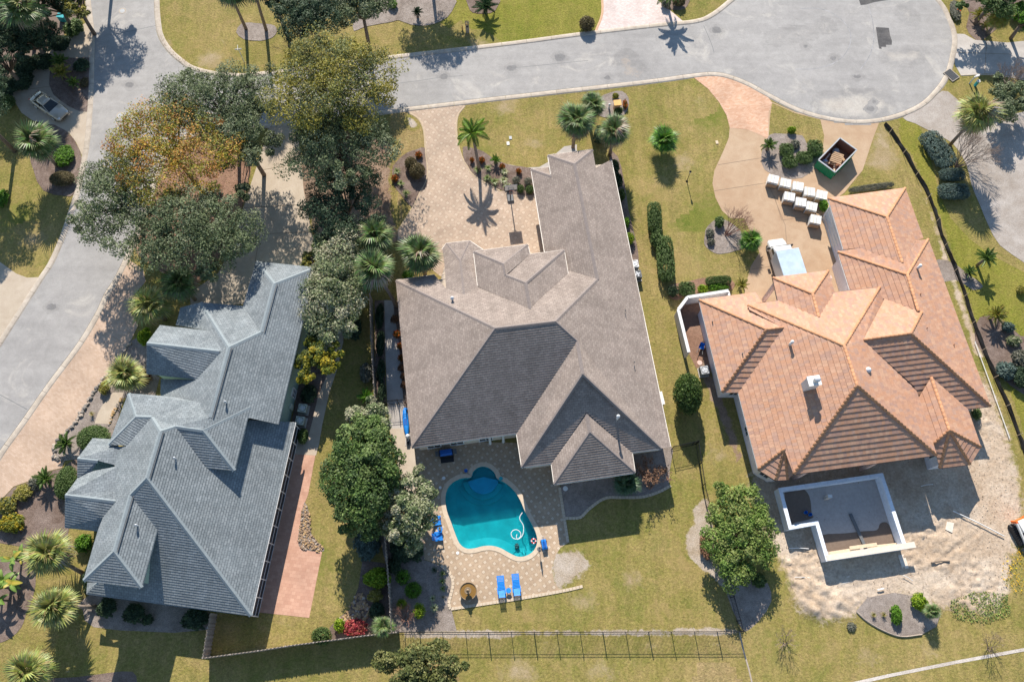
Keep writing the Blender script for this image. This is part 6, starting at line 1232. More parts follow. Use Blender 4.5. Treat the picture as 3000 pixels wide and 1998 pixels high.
stones(frontbed, T(0, 2, 1120,520, 1080,590, 1030,680, 1000,760), 22, .15, ['stone', 'stone_gold'], 2)
stones(rockbed, PX(892,1470, 905,1500, 911,1562, 950,1606, 938,1615, 887,1609, 872,1584, 880,1540, 886,1500), 280, .11, ['stone', 'stone_gold', 'stone_brown', 'stone_gold', 'stone_brown', 'stone_brown'], 3, False)
stones(rockbed2, PX(1045,1740, 1024,1785, 995,1812, 1000,1835, 1070,1830, 1085,1790, 1060,1735), 220, .15, ['stone_gold', 'stone_brown', 'stone_gold', 'stone'], 4, False)
# ------------------------------------------------------------ plants
PAL = {
 'oak': [(.085, .110, .050), (.120, .148, .070), (.062, .084, .038), (.160, .182, .105)], 'olive': [(.215, .190, .030), (.155, .155, .035), (.095, .115, .040), (.265, .225, .045), (.075, .09, .045)],
 'autumn': [(.42, .17, .045), (.44, .29, .035), (.30, .27, .035), (.18, .19, .035), (.46, .25, .06), (.24, .23, .04)], 'magnolia': [(.055, .095, .024), (.080, .130, .030), (.036, .064, .018), (.125, .170, .055)],
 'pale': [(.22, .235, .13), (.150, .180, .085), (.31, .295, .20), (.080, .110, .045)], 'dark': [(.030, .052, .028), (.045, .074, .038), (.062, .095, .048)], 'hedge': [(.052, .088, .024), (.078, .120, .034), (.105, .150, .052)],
 'yellow': [(.38, .29, .02), (.27, .25, .025), (.15, .18, .025), (.10, .13, .03)], 'bright': [(.10, .22, .02), (.15, .30, .03), (.065, .14, .02)], 'lime': [(.20, .30, .02), (.28, .36, .03), (.14, .24, .02)], 'croton': [(.50, .12, .015), (.38, .09, .015), (.22, .13, .03), (.12, .12, .03)],
 'red': [(.36, .045, .055), (.46, .10, .10), (.22, .035, .04), (.40, .14, .08)], 'blue': [(.105, .155, .130), (.14, .19, .165), (.075, .11, .09)], 'brown': [(.14, .115, .055), (.19, .15, .075), (.10, .085, .04)], 'deadleaf': [(.26, .14, .085), (.33, .19, .11), (.18, .10, .06)],
 'grey': [(.17, .175, .13), (.23, .22, .17), (.12, .125, .09)], 'grass': [(.16, .24, .05), (.24, .30, .08), (.11, .17, .04)], 'ygrass': [(.30, .27, .05), (.22, .22, .05), (.35, .30, .10)], 'varieg': [(.38, .40, .20), (.26, .32, .12), (.45, .45, .28)],
 'palm': [(.105, .150, .045), (.150, .190, .065), (.075, .110, .035)], 'palmy': [(.22, .235, .06), (.28, .28, .085), (.16, .18, .05)], 'palmd': [(.040, .080, .032), (.060, .105, .045)], 'sago': [(.085, .150, .030), (.120, .190, .045)], 'sagoy': [(.26, .24, .04), (.32, .28, .07), (.20, .21, .04)], 'queen': [(.17, .27, .035), (.22, .33, .05), (.12, .20, .03)]}
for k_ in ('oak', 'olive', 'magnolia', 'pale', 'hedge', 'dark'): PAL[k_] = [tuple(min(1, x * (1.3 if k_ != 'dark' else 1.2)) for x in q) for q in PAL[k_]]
def leafcloud(rs, cen, rad, nper, size, pal, outward, jit=.16, aspect=1.9, up=.8, flat=.75):
    k = len(cen); N = k * nper; ci = np.repeat(np.arange(k), nper); d = rs.normal(size=(N, 3)); d /= np.linalg.norm(d, axis=1)[:, None]
    r = rs.uniform(.25, 1, N) ** .6; pos = cen[ci] + d * (rad[ci] * r)[:, None] * np.array([1, 1, flat])
    nrm = rs.normal(size=(N, 3)) * .75 + outward[ci] * .5 + d * .35; nrm[:, 2] += up; nrm /= np.linalg.norm(nrm, axis=1)[:, None]
    t = np.cross(nrm, rs.normal(size=(N, 3))); t /= np.linalg.norm(t, axis=1)[:, None] + 1e-9; b = np.cross(nrm, t); s = size * rs.uniform(.65, 1.35, N)[:, None]
    V = np.stack([pos - t * s * .5, pos - b * s * .5 / aspect, pos + t * s * .5, pos + b * s * .5 / aspect], 1).reshape(-1, 3)
    P_ = np.array(pal); pc = rs.randint(0, len(P_), k); use = np.where(rs.uniform(size=N) < .62, pc[ci], rs.randint(0, len(P_), N)); c = P_[use] * np.clip(1 + rs.normal(size=(N, 1)) * jit, .5, 1.6) * (1 + rs.uniform(-.12, .12, k))[ci][:, None]
    return V, np.repeat(np.clip(c, 0, 1), 4, 0)
TREEI = [0]
def tree(name, label, px, rxp, ryp, zc, rz, pal, n=110, nper=170, leaf=.21, group=None, trunk=True, sub=None, bark='bark', cr=(.13, .23), low=-.3, tr=.25, cat='tree'):
    TREEI[0] += 1; rs = np.random.RandomState(100 + TREEI[0]); C = P(px, zc); m = mpp(px, zc); rx, ry = rxp * m, ryp * m / .94
    root = thing(name, label, cat, (C.x, C.y, 0), group=group)
    # boughs: domes of leaf clumps spread over the crown, with gaps between them
    R_ = (rx + ry) / 2; B = max(5, int(n / 9)); ii = np.arange(B); th = ii * 2.39996 + rs.uniform(0, 6.28); br = rs.uniform(.26, .42, B); rr = np.sqrt((ii + .35) / B) * rs.uniform(.88, 1.12, B)
    br = np.where(rr > .8, br * .85, br); rr = np.where((ii % 4 == 3) & (rr > .7), rr * 1.06, np.minimum(rr, 1.04 - br * .75)); br = np.where((ii % 4 == 3) & (rr > .7), br * .62, br); hz = (1 - .55 * rr ** 2) * rs.uniform(.7, 1.05, B) - .35
    cen, out, rad = [], [], []
    for b_ in range(B):
        m_ = max(6, int(n / B * (br[b_] / .34) ** 1.6)); k_ = np.arange(m_) + .5; z_ = 1 - 1.35 * k_ / m_; t_ = k_ * 2.39996 + rs.uniform(0, 6.28); q_ = np.sqrt(np.clip(1 - z_ * z_, 0, 1)); o_ = np.c_[q_ * np.cos(t_), q_ * np.sin(t_), z_]; f_ = rs.uniform(.65, 1.12, m_)[:, None]
        cen.append(np.array([rr[b_] * math.cos(th[b_]) * rx, rr[b_] * math.sin(th[b_]) * ry, zc + hz[b_] * rz]) + o_ * f_ * br[b_] * np.array([rx, ry, min(rz, R_ * .8)])); out.append(o_); rad.append(rs.uniform(.42, .70, m_) * br[b_] * R_)
    cen = np.concatenate(cen); out = np.concatenate(out); rad = np.concatenate(rad); cen[:, 2] = np.maximum(cen[:, 2], .25); n = len(cen)
    pals = PAL[pal] if isinstance(pal, str) else pal
    V, c = leafcloud(rs, cen, rad, int(nper * 1.25), leaf, pals, out)
    mobj('crown', fastmesh('crown', V, 4, 'leaf', c), root)
    if trunk:
        mb = MB(); top = Vector((rs.uniform(-.3, .3), rs.uniform(-.3, .3), max(.4, zc - rz * .45))); mb.tube([(0, 0, 0), (top.x * .5, top.y * .3, top.z * .55), top], [tr, tr * .85, tr * .7], 8)
        for j in rs.permutation(n)[:min(n, 34)]:
            e_ = Vector(cen[j]); md = top.lerp(e_, .5) + Vector((0, 0, rz * .12)) + Vector(rs.normal(size=3)) * .25; r0 = tr * rs.uniform(.22, .4); mb.tube([top - Vector((0, 0, .2)), md, e_], [r0, r0 * .6, r0 * .18], 5)
        mb.build('trunk', bark, root, True)
    return root
BUSH = {}
def bush_mesh(pal, shape, cls):
    key = (pal, shape, cls)
    if key in BUSH: return BUSH[key]
    rs = np.random.RandomState(len(BUSH) + 11); n, ls = ((26, .20), (60, .135), (140, .085))[cls]; nper = (34, 40, 42)[cls]; i = np.arange(n) + .5; z = 1 - 1.25 * i / n; th = i * 2.39996; q = np.sqrt(np.clip(1 - z * z, 0, 1)); out = np.c_[q * np.cos(th), q * np.sin(th), z]
    if shape == 'box': o4 = out / (np.sum(np.abs(out) ** 5, 1) ** .2)[:, None]; f = np.ones(n)
    else: o4 = out; f = (1 if shape == 'ball' else rs.uniform(.72, 1.08, n))
    cen = o4 * np.array([.86, .86, .52]) * (f if np.isscalar(f) else f[:, None]) + np.array([0, 0, .55]); rad = np.full(n, (.30, .20, .13)[cls])
    V, c = leafcloud(rs, cen, rad, nper, ls * (1.35 if shape == 'bush' else 1), PAL[pal], out, up=.35, flat=.8); V[:, 2] = np.maximum(V[:, 2], .01)
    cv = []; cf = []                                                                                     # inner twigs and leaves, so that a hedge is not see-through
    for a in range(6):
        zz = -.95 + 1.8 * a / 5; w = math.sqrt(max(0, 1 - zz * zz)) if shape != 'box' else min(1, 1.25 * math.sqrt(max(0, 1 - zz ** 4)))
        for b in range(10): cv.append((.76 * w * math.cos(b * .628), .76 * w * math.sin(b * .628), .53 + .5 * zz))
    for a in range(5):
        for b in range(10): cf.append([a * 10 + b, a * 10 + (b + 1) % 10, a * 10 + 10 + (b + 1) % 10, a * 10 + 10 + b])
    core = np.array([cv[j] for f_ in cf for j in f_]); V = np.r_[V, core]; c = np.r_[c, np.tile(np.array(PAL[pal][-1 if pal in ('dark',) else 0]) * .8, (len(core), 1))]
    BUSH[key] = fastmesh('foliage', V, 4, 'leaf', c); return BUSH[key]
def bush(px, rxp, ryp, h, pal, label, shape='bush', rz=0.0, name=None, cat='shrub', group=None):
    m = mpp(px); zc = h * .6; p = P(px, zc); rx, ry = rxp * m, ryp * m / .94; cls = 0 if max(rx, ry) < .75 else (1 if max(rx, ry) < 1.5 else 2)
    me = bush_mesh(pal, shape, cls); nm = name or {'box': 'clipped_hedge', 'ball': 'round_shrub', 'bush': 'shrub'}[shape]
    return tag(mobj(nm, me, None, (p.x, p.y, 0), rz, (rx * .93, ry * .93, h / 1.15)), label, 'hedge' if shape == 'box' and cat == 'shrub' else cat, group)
# --- fronds
FR = {}
def fan_mesh(pal, v, dead=False):
    key = ('fan', pal, v, dead)
    if key in FR: return FR[key]
    rs = random.Random(v * 13 + len(pal)); V = []; F = []; C = []; cols = PAL[pal] if not dead else [(.23, .185, .12), (.30, .25, .18)]; L1 = .62; base = cols[v % len(cols)]
    def vert(p, c): V.append(p); C.append(c); return len(V) - 1
    pc = tuple(x * .9 for x in base)
    for s in (-1, 1): vert((0, s * .03, 0), pc); vert((L1, s * .02, .06), pc)
    F.append((0, 2, 3, 1)); n = 26
    for i in range(n):
        a = math.radians(-118 + 236 * i / (n - 1)); L = (.62 + .40 * math.cos(a * .8)) * rs.uniform(.9, 1.1); w = .050; dx, dy = math.cos(a), math.sin(a); dr = (.20 if not dead else .5) * rs.uniform(.6, 1.5)
        cc = tuple(x * rs.uniform(.82, 1.22) for x in cols[rs.randrange(len(cols))] if True); cc = cc if len(cc) == 3 else base; tipc = tuple(min(1, x * 1.25 + .02) for x in cc)
        b = vert((L1, 0, .06), cc); m1 = vert((L1 + dx * L * .55 - dy * w, dy * L * .55 + dx * w, .10 - dr * .25 * L), cc); m2 = vert((L1 + dx * L * .55 + dy * w, dy * L * .55 - dx * w, .10 - dr * .25 * L), cc); t = vert((L1 + dx * L, dy * L, .06 - dr * 1.2 * L), tipc)
        F += [(b, m2, m1), (m1, m2, t)]
    FR[key] = mkmesh('frond', V, F, 'frond', col=C); return FR[key]
def feather_mesh(pal, v, L=1.2, w=.20, droop=.35, n=26, vee=.25, lw=.022):
    key = ('fea', pal, v, L)
    if key in FR: return FR[key]
    rs = random.Random(v * 17 + 3); V = []; F = []; C = []; cols = PAL[pal]
    def spine(t): return Vector((L * t * (1 - .12 * droop * t), 0, L * (.28 * t - droop * t * t)))
    def vert(p, c): V.append(tuple(p)); C.append(c); return len(V) - 1
    for i in range(9):
        t = i / 8; p = spine(t); r = .022 * (1 - t * .8) * L
        for s in (-1, 1): vert(p + Vector((0, s * r, 0)), cols[0])
    for i in range(8): F.append((2 * i, 2 * i + 2, 2 * i + 3, 2 * i + 1))
    for i in range(n):
        t = .10 + .9 * i / (n - 1); p = spine(t); ll = w * L * (math.sin(math.pi * min(1, t * .85 + .12)) ** .6) * rs.uniform(.85, 1.15)
        for s in (-1, 1):
            c = tuple(x * rs.uniform(.8, 1.25) for x in cols[rs.randrange(len(cols))]); e_ = p + Vector((ll * .55, s * ll * .85, ll * vee)); h = lw * L
            a = vert(p - Vector((h, 0, 0)), c); b = vert(p + Vector((h, 0, 0)), c); m1 = vert(p.lerp(e_, .55) + Vector((h, 0, .02 * L)), c); tt = vert(e_ - Vector((0, 0, .06 * L)), tuple(min(1, x * 1.2) for x in c)); F += [(a, b, m1), (a, m1, tt)]
    FR[key] = mkmesh('frond', V, F, 'frond', col=C); return FR[key]
def put_fronds(root, z, n, mesh, e0, e1, sc, seed, dead=None):
    rs = random.Random(seed)
    for i in range(n):
        t = i / max(1, n - 1); el = math.radians(e0 + (e1 - e0) * t ** .85 + rs.uniform(-7, 7)); az = i * 2.39996 + rs.uniform(-.2, .2); s = sc * rs.uniform(.72, 1.12)
        me = dead if (dead and (t > .84 or rs.random() < .05)) else mesh[i % len(mesh)]
        o = bpy.data.objects.new('frond', me); link(o, root); o.matrix_local = Matrix.Translation((0, 0, z)) @ Matrix.Rotation(az, 4, 'Z') @ Matrix.Rotation(-el, 4, 'Y') @ Matrix.Rotation(rs.uniform(-.3, .3), 4, 'X') @ Matrix.Scale(s, 4)
def trunk_tube(root, z, r, base=(0, 0), mat='palm_bark'):
    b = Vector((base[0], base[1], 0)); MB().tube([b, b.lerp(Vector((0, 0, z)), .4) + Vector((b.x * .06, b.y * .06, 0)), (0, 0, z * .8 + .0) if b.length < .01 else b.lerp(Vector((0, 0, z)), .8), (0, 0, z + .1)], [r * 1.25, r, r * .95, r * 1.15], 9).build('trunk', mat, root, True)
PI_ = [0]
def fan_palm(px, rp, z, label, pal='palm', n=34, base=None, dead=True, name='fan_palm', e=(82, -48)):
    PI_[0] += 1; C = P(px, z); r = rp * mpp(px, z); root = thing(name, label, 'palm', (C.x, C.y, 0), PI_[0] * 1.3)
    if base is not None: B = P(base); bl = Matrix.Rotation(-PI_[0] * 1.3, 3, 'Z') @ Vector((B.x - C.x, B.y - C.y, 0))
    else: bl = (0, 0)
    trunk_tube(root, z - .1, .17 if z > 1.5 else .12, bl); put_fronds(root, z, n, [fan_mesh(pal, k) for k in range(3)], e[0], e[1], r / 1.55, PI_[0], fan_mesh(pal, 7, True) if dead else None); return root
def sago(px, rp, h, label, pal='sago', n=26, name='sago_palm', cat='sago palm', base_h=None):
    PI_[0] += 1; z = h; C = P(px, z); r = rp * mpp(px, z); root = thing(name, label, cat, (C.x, C.y, 0), PI_[0] * 1.1); MB().tube([(0, 0, 0), (0, 0, z * .7), (0, 0, z + .05)], [.17, .16, .10], 8).build('trunk', 'palm_bark', root, True)
    put_fronds(root, z, n, [feather_mesh(pal, k) for k in range(3)], 74, -8, r / 1.1, PI_[0]); return root
TUFT = {}
def tuft(px, rp, pal, label, name='grass_tuft', cat='plant', h=.6, nb=60, wd=.045):
    key = (pal, nb, wd)
    if key not in TUFT:
        rs = random.Random(len(TUFT) + 40); V = []; F = []; C = []
        for i in range(nb):
            a = rs.uniform(0, 6.28); L = rs.uniform(.6, 1.1); hh = rs.uniform(.5, 1.0); c = tuple(x * rs.uniform(.8, 1.2) for x in rs.choice(PAL[pal])); dx, dy = math.cos(a), math.sin(a); k = len(V); pts = [(0, 0), (.35 * L, .75 * hh), (.75 * L, .85 * hh), (L, .45 * hh)]
            for j, (q, z) in enumerate(pts): w = wd * (1 - .28 * j); V += [(dx * q - dy * w, dy * q + dx * w, z), (dx * q + dy * w, dy * q - dx * w, z)]; C += [c, c]
            F += [(k + 2 * j, k + 2 * j + 1, k + 2 * j + 3, k + 2 * j + 2) for j in range(3)]
        TUFT[key] = mkmesh('blades', V, F, 'frond', col=C)
    p = P(px, h * .5); r = rp * mpp(px); return tag(mobj(name, TUFT[key], None, (p.x, p.y, 0), rp * 1.7 + px[0], (r, r, h)), label, cat)
def bare(px, rp, h, label, base=None, mat='twig', stems=6, depth=4, leafpal=None, name='bare_tree', cat='tree', nleaf=0, r0=.05):
    PI_[0] += 1; rs = random.Random(PI_[0] * 3); zc = h * .62; C = P(px, zc); r = rp * mpp(px, zc) ; B = P(base) if base else Vector((C.x, C.y, 0)); root = thing(name, label, cat, (B.x, B.y, 0)); mb = MB(); tips = []
    lean = Vector((C.x - B.x, C.y - B.y, 0))
    def grow(p, d, L, rad, k):
        q = p + d * L; mb.tube([p, p.lerp(q, .5) + Vector((rs.uniform(-1, 1), rs.uniform(-1, 1), 0)) * L * .06, q], [rad, rad * .8, rad * .6], 4 if k < 2 else 3, False)
        if k == 0: tips.append(q); return
        for _ in range(3 if k > 1 else 4):
            v = (d + Vector((rs.gauss(0, 1), rs.gauss(0, 1), rs.gauss(0, .5))) * .36).normalized(); v.z = abs(v.z) * .9 + .1; tips.append(q); grow(q, v.normalized(), L * rs.uniform(.55, .85), rad * .55, k - 1)
    for i in range(stems):
        a = i * 6.283 / stems + rs.uniform(-.3, .3); d = (Vector((math.cos(a) * r * .55, math.sin(a) * r * .55, h * .55)) + lean * .9).normalized(); grow(Vector((math.cos(a), math.sin(a), 0)) * .12, d, h * .36, r0, depth - 1)
    mb.build('branches', mat, root)
    if leafpal:
        rn = np.random.RandomState(PI_[0]); t = np.array([tuple(q) for q in tips]); V, c = leafcloud(rn, t, np.full(len(t), .22), nleaf, .16, PAL[leafpal], np.tile([0, 0, 1.], (len(t), 1))); mobj('leaves', fastmesh('leaves', V, 4, 'leaf', c), root)
    return root

# --- trees
T_ = tree
T_('oak_tree', 'grey-green oak overhanging the left road edge', (348, 585), 112, 165, 6.0, 3.0, 'oak', 95, 180)
T_('oak_tree', 'broad grey-green oak above the grey-roofed house front corner', (575, 695), 178, 132, 6.2, 3.2, 'oak', 150, 190)
T_('autumn_tree', 'autumn tree with orange and yellow leaves among the oaks', (515, 450), 185, 160, 7.2, 3.2, 'autumn', 130, 150)
T_('oak_tree', 'dark green oak at the street corner behind the autumn tree', (640, 305), 172, 110, 6.8, 3.0, 'oak', 130, 180)
T_('oak_tree', 'grey-green oak between the autumn tree and the shaded driveway', (725, 420), 95, 135, 6.0, 2.8, 'oak', 80, 180)
T_('oak_tree', 'large yellow-olive oak hanging over the street', (975, 265), 175, 155, 8.4, 3.6, 'olive', 160, 190)
T_('oak_tree', 'grey-green oak below the yellow-olive one, over the driveway', (995, 440), 158, 125, 6.6, 3.0, 'oak', 120, 190)
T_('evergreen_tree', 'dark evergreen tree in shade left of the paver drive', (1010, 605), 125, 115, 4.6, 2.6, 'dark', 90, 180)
T_('oak_tree', 'dark oak at the top edge across the street', (910, 55), 100, 90, 6.5, 3.0, ['dark'] and 'dark', 110, 180)
T_('oak_tree', 'grey-green oak at the top edge right of the dark one', (1055, 25), 75, 75, 6.5, 2.8, 'oak', 70, 170)
T_('oak_tree', 'oak branch crown at the top edge above the oval bed', (800, -10), 70, 45, 7.0, 2.2, 'oak', 50, 150)
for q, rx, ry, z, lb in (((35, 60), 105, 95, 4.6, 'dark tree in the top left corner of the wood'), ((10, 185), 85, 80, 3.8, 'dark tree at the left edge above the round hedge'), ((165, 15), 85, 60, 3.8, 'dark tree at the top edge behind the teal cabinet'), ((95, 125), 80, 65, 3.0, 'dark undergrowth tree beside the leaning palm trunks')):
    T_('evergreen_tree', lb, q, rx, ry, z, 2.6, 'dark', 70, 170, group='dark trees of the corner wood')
T_('yaupon_tree', 'thin yellow-green tree at the top left above the drive mouth', (225, 25), 45, 50, 4.2, 1.8, 'olive', 36, 110)
T_('shade_tree', 'tall tree outside the top edge whose shadow crosses the left road', (250, -205), 95, 95, 7.0, 3.0, 'oak', 90, 150)
T_('shade_tree', 'tall tree above the top edge shading the grey mulch bed', (1245, -215), 100, 70, 7.0, 2.6, 'oak', 90, 140)
T_('shade_tree', 'tall conifer-like tree outside the top left edge', (-70, 330), 85, 120, 7.0, 3.5, 'dark', 80, 150)
T_('loquat_tree', 'pale green loquat tree beside the grey-roofed house corner', (985, 850), 80, 165, 3.8, 2.6, 'pale', 125, 170, .23)
T_('shrub_tree', 'yellow-green bushy tree at the end of the shaded driveway', (925, 758), 42, 42, 2.6, 1.6, 'olive', 36, 130)
T_('yellow_tree', 'small tree with bright yellow leaves beside the green side wall', (925, 1055), 70, 66, 3.4, 1.5, 'yellow', 56, 150, .22)
T_('magnolia_tree', 'big glossy dark green magnolia between the two back yards', (1068, 1395), 94, 160, 4.4, 3.2, 'magnolia', 170, 190, .26)
T_('magnolia_tree', 'pale-topped tree at the upper end of the magnolia', (1085, 1225), 70, 55, 3.6, 2.0, 'pale', 50, 150, .24)
T_('oleander_tree', 'pale flowering tree at the right side of the magnolia by the pool', (1195, 1490), 72, 118, 3.6, 2.4, 'pale', 95, 170, .24)
T_('flowering_tree', 'loose green bushy tree beside the building site fence', (2158, 1560), 96, 130, 2.2, 1.6, [(.13, .21, .04), (.19, .26, .06), (.085, .14, .03), (.23, .27, .08)], 130, 170, .22)
T_('oak_tree', 'olive-green young oak at the bottom edge below the iron fence', (1240, 1965), 135, 70, 3.0, 1.6, [(.16, .17, .05), (.11, .13, .04), (.20, .20, .07), (.08, .10, .03)], 80, 150, .25)
T_('evergreen_tree', 'broad dark evergreen at the top right corner', (2905, 5), 90, 55, 3.6, 2.0, 'hedge', 80, 160)
T_('evergreen_tree', 'green leafy tree cut by the right edge near the top', (3005, 60), 50, 60, 3.0, 1.8, 'bright', 45, 140)
T_('evergreen_tree', 'grey-green mounded tree right of the sabal palm', (2945, 290), 55, 75, 2.2, 1.8, 'oak', 60, 160)
# --- palms
fan_palm((105, 420), 68, 4.3, 'tall fan palm in the mulch ring at the left edge')
fan_palm((440, 895), 66, 3.6, 'yellow-green fan palm in front of the grey-roofed house, nearer the street', 'palmy')
fan_palm((528, 830), 60, 4.0, 'darker fan palm tucked under the oaks near the grey roof', 'palm')
fan_palm((372, 1098), 62, 2.6, 'fan palm beside the stone-edged front bed and walkway', 'palmy')
fan_palm((1100, 690), 66, 4.4, 'green fan palm nearest the shaded driveway, upper of the three by the roof', 'palm')
fan_palm((1098, 790), 70, 6.0, 'tallest fan palm with visible leaning trunk left of the brown roof', 'palm', base=(1163, 898))
fan_palm((1232, 745), 66, 4.4, 'fan palm shading the front corner of the brown roof', 'palm')
fan_palm((1688, 355), 62, 4.8, 'fan palm leaning toward the garage wing, left of the lawn trio', 'palm')
fan_palm((1738, 310), 42, 3.8, 'smaller fan palm behind the lawn trio next to the mailbox bed', 'palm')
fan_palm((1800, 385), 55, 4.4, 'fan palm at the right of the lawn trio', 'palm')
fan_palm((1943, 415), 48, 1.5, 'low bushy palm standing alone on the front lawn', 'bright', 40, dead=False, e=(85, -20))
fan_palm((2862, 335), 66, 5.6, 'tall fan palm beside the right-hand gravel drive', 'palmy')
fan_palm((143, 1620), 72, 3.6, 'yellow-green fan palm left of the grey house rear corner, upper one', 'palmy', base=(245, 1680))
fan_palm((162, 1775), 74, 3.4, 'yellow-green fan palm left of the grey house rear corner, lower one', 'palmy', base=(280, 1778))
fan_palm((88, 1965), 72, 3.4, 'fan palm cut by the bottom left edge', 'palmy')
fan_palm((1838, 1415), 46, 1.4, 'dark fan palm in shade behind the brown house', 'palmd', 30, dead=False)
fan_palm((70, 30), 66, 7.5, 'tall fan palm with bare trunk in the top left wood', 'palm', base=(128, 128))
fan_palm((110, -55), 60, 8.0, 'tall fan palm crossing the top edge in the corner wood', 'palm', base=(151, 90))
fan_palm((664, -40), 66, 8.5, 'tall slim palm with leaning trunk beside the street sign', 'palm', base=(721, 86))
fan_palm((738, -55), 66, 9.0, 'tall slim palm rising from the oval mulch bed', 'palm', base=(780, 90))
fan_palm((2198, 705), 36, 1.0, 'bright green low palm in the round bed on the drive', 'bright', 34, dead=False, e=(85, -15))
fan_palm((2930, 52), 40, 2.6, 'tan dried fan palm in the top right bed', 'sagoy', 28, dead=False)
fan_palm((2730, 1790), 28, 1.3, 'small fan palm in the low bed of the sand yard', 'palm', 24, dead=False)
fan_palm((1125, 1832), 36, 1.4, 'grassy fan palm in the corner by the board fence', 'palm', 26, dead=False)
# feather palms
def queen(px, z, label, base):
    C = P(px, z); r = thing('feather_palm', label, 'palm', (C.x, C.y, 0)); B = P(base); trunk_tube(r, z - .1, .17, (B.x - C.x, B.y - C.y)); put_fronds(r, z, 18, [feather_mesh('queen', k, 2.3, .22, .55, 44, -.1, .011) for k in range(3)], 78, -12, .92, 77)
queen((1385, 392), 4.6, 'bright green feather palm on the front lawn by the paver drive', (1404, 500))
SG = [((180, 214), 30, .9, 'bright yellow-green sago palm in the island bed by the parked car', 'sagoy'), ((177, 180), 25, .9, 'dark sago palm at the top of the island bed', 'sago'), ((216, 245), 20, .5, 'small dark sago palm at the bottom of the island bed', 'sago'),
      ((1424, 22), 40, 1.0, 'big dark sago palm in the round bed across the street', 'palmd'), ((1222, 38), 17, .8, 'young sago palm in the grey mulch across the street', 'palmd'), ((2173, 836), 23, .8, 'yellow sago palm at the corner of the orange house drive', 'sagoy'), ((2252, 428), 24, .8, 'green sago palm at the left of the hedge island', 'sago'),
      ((2888, 757), 33, 1.7, 'tall sago palm on the right lawn with round shadow', 'sago'), ((2838, 797), 22, .5, 'small sago palm at the foot of the tall one on the right lawn', 'sago'), ((2915, 922), 32, 1.0, 'yellow-green sago palm beside the blue shrub on the right', 'sagoy'), ((195, 1298), 33, .7, 'sago palm beside the round hedge in the street bed', 'sago'),
      ((136, 1402), 33, .7, 'sago palm in the lower street bed', 'sago'), ((1075, 1163), 27, .6, 'bright sago palm by the side board fence', 'bright'), ((1452, 470), 17, .5, 'small green sago palm in the front bed of the brown house', 'bright'), ((2868, 45), 24, .8, 'yellowish sago palm in the top right bed, upper one', 'sagoy'), ((2888, 75), 18, .6, 'yellowish sago palm in the top right bed, lower one', 'sagoy'), ((1968, -18), 52, 2.4, 'large spiky palm at the top edge casting a shadow on the street', 'sago')]
for q, r, h, lb, pl in SG: sago(q, r, h, lb, pl)
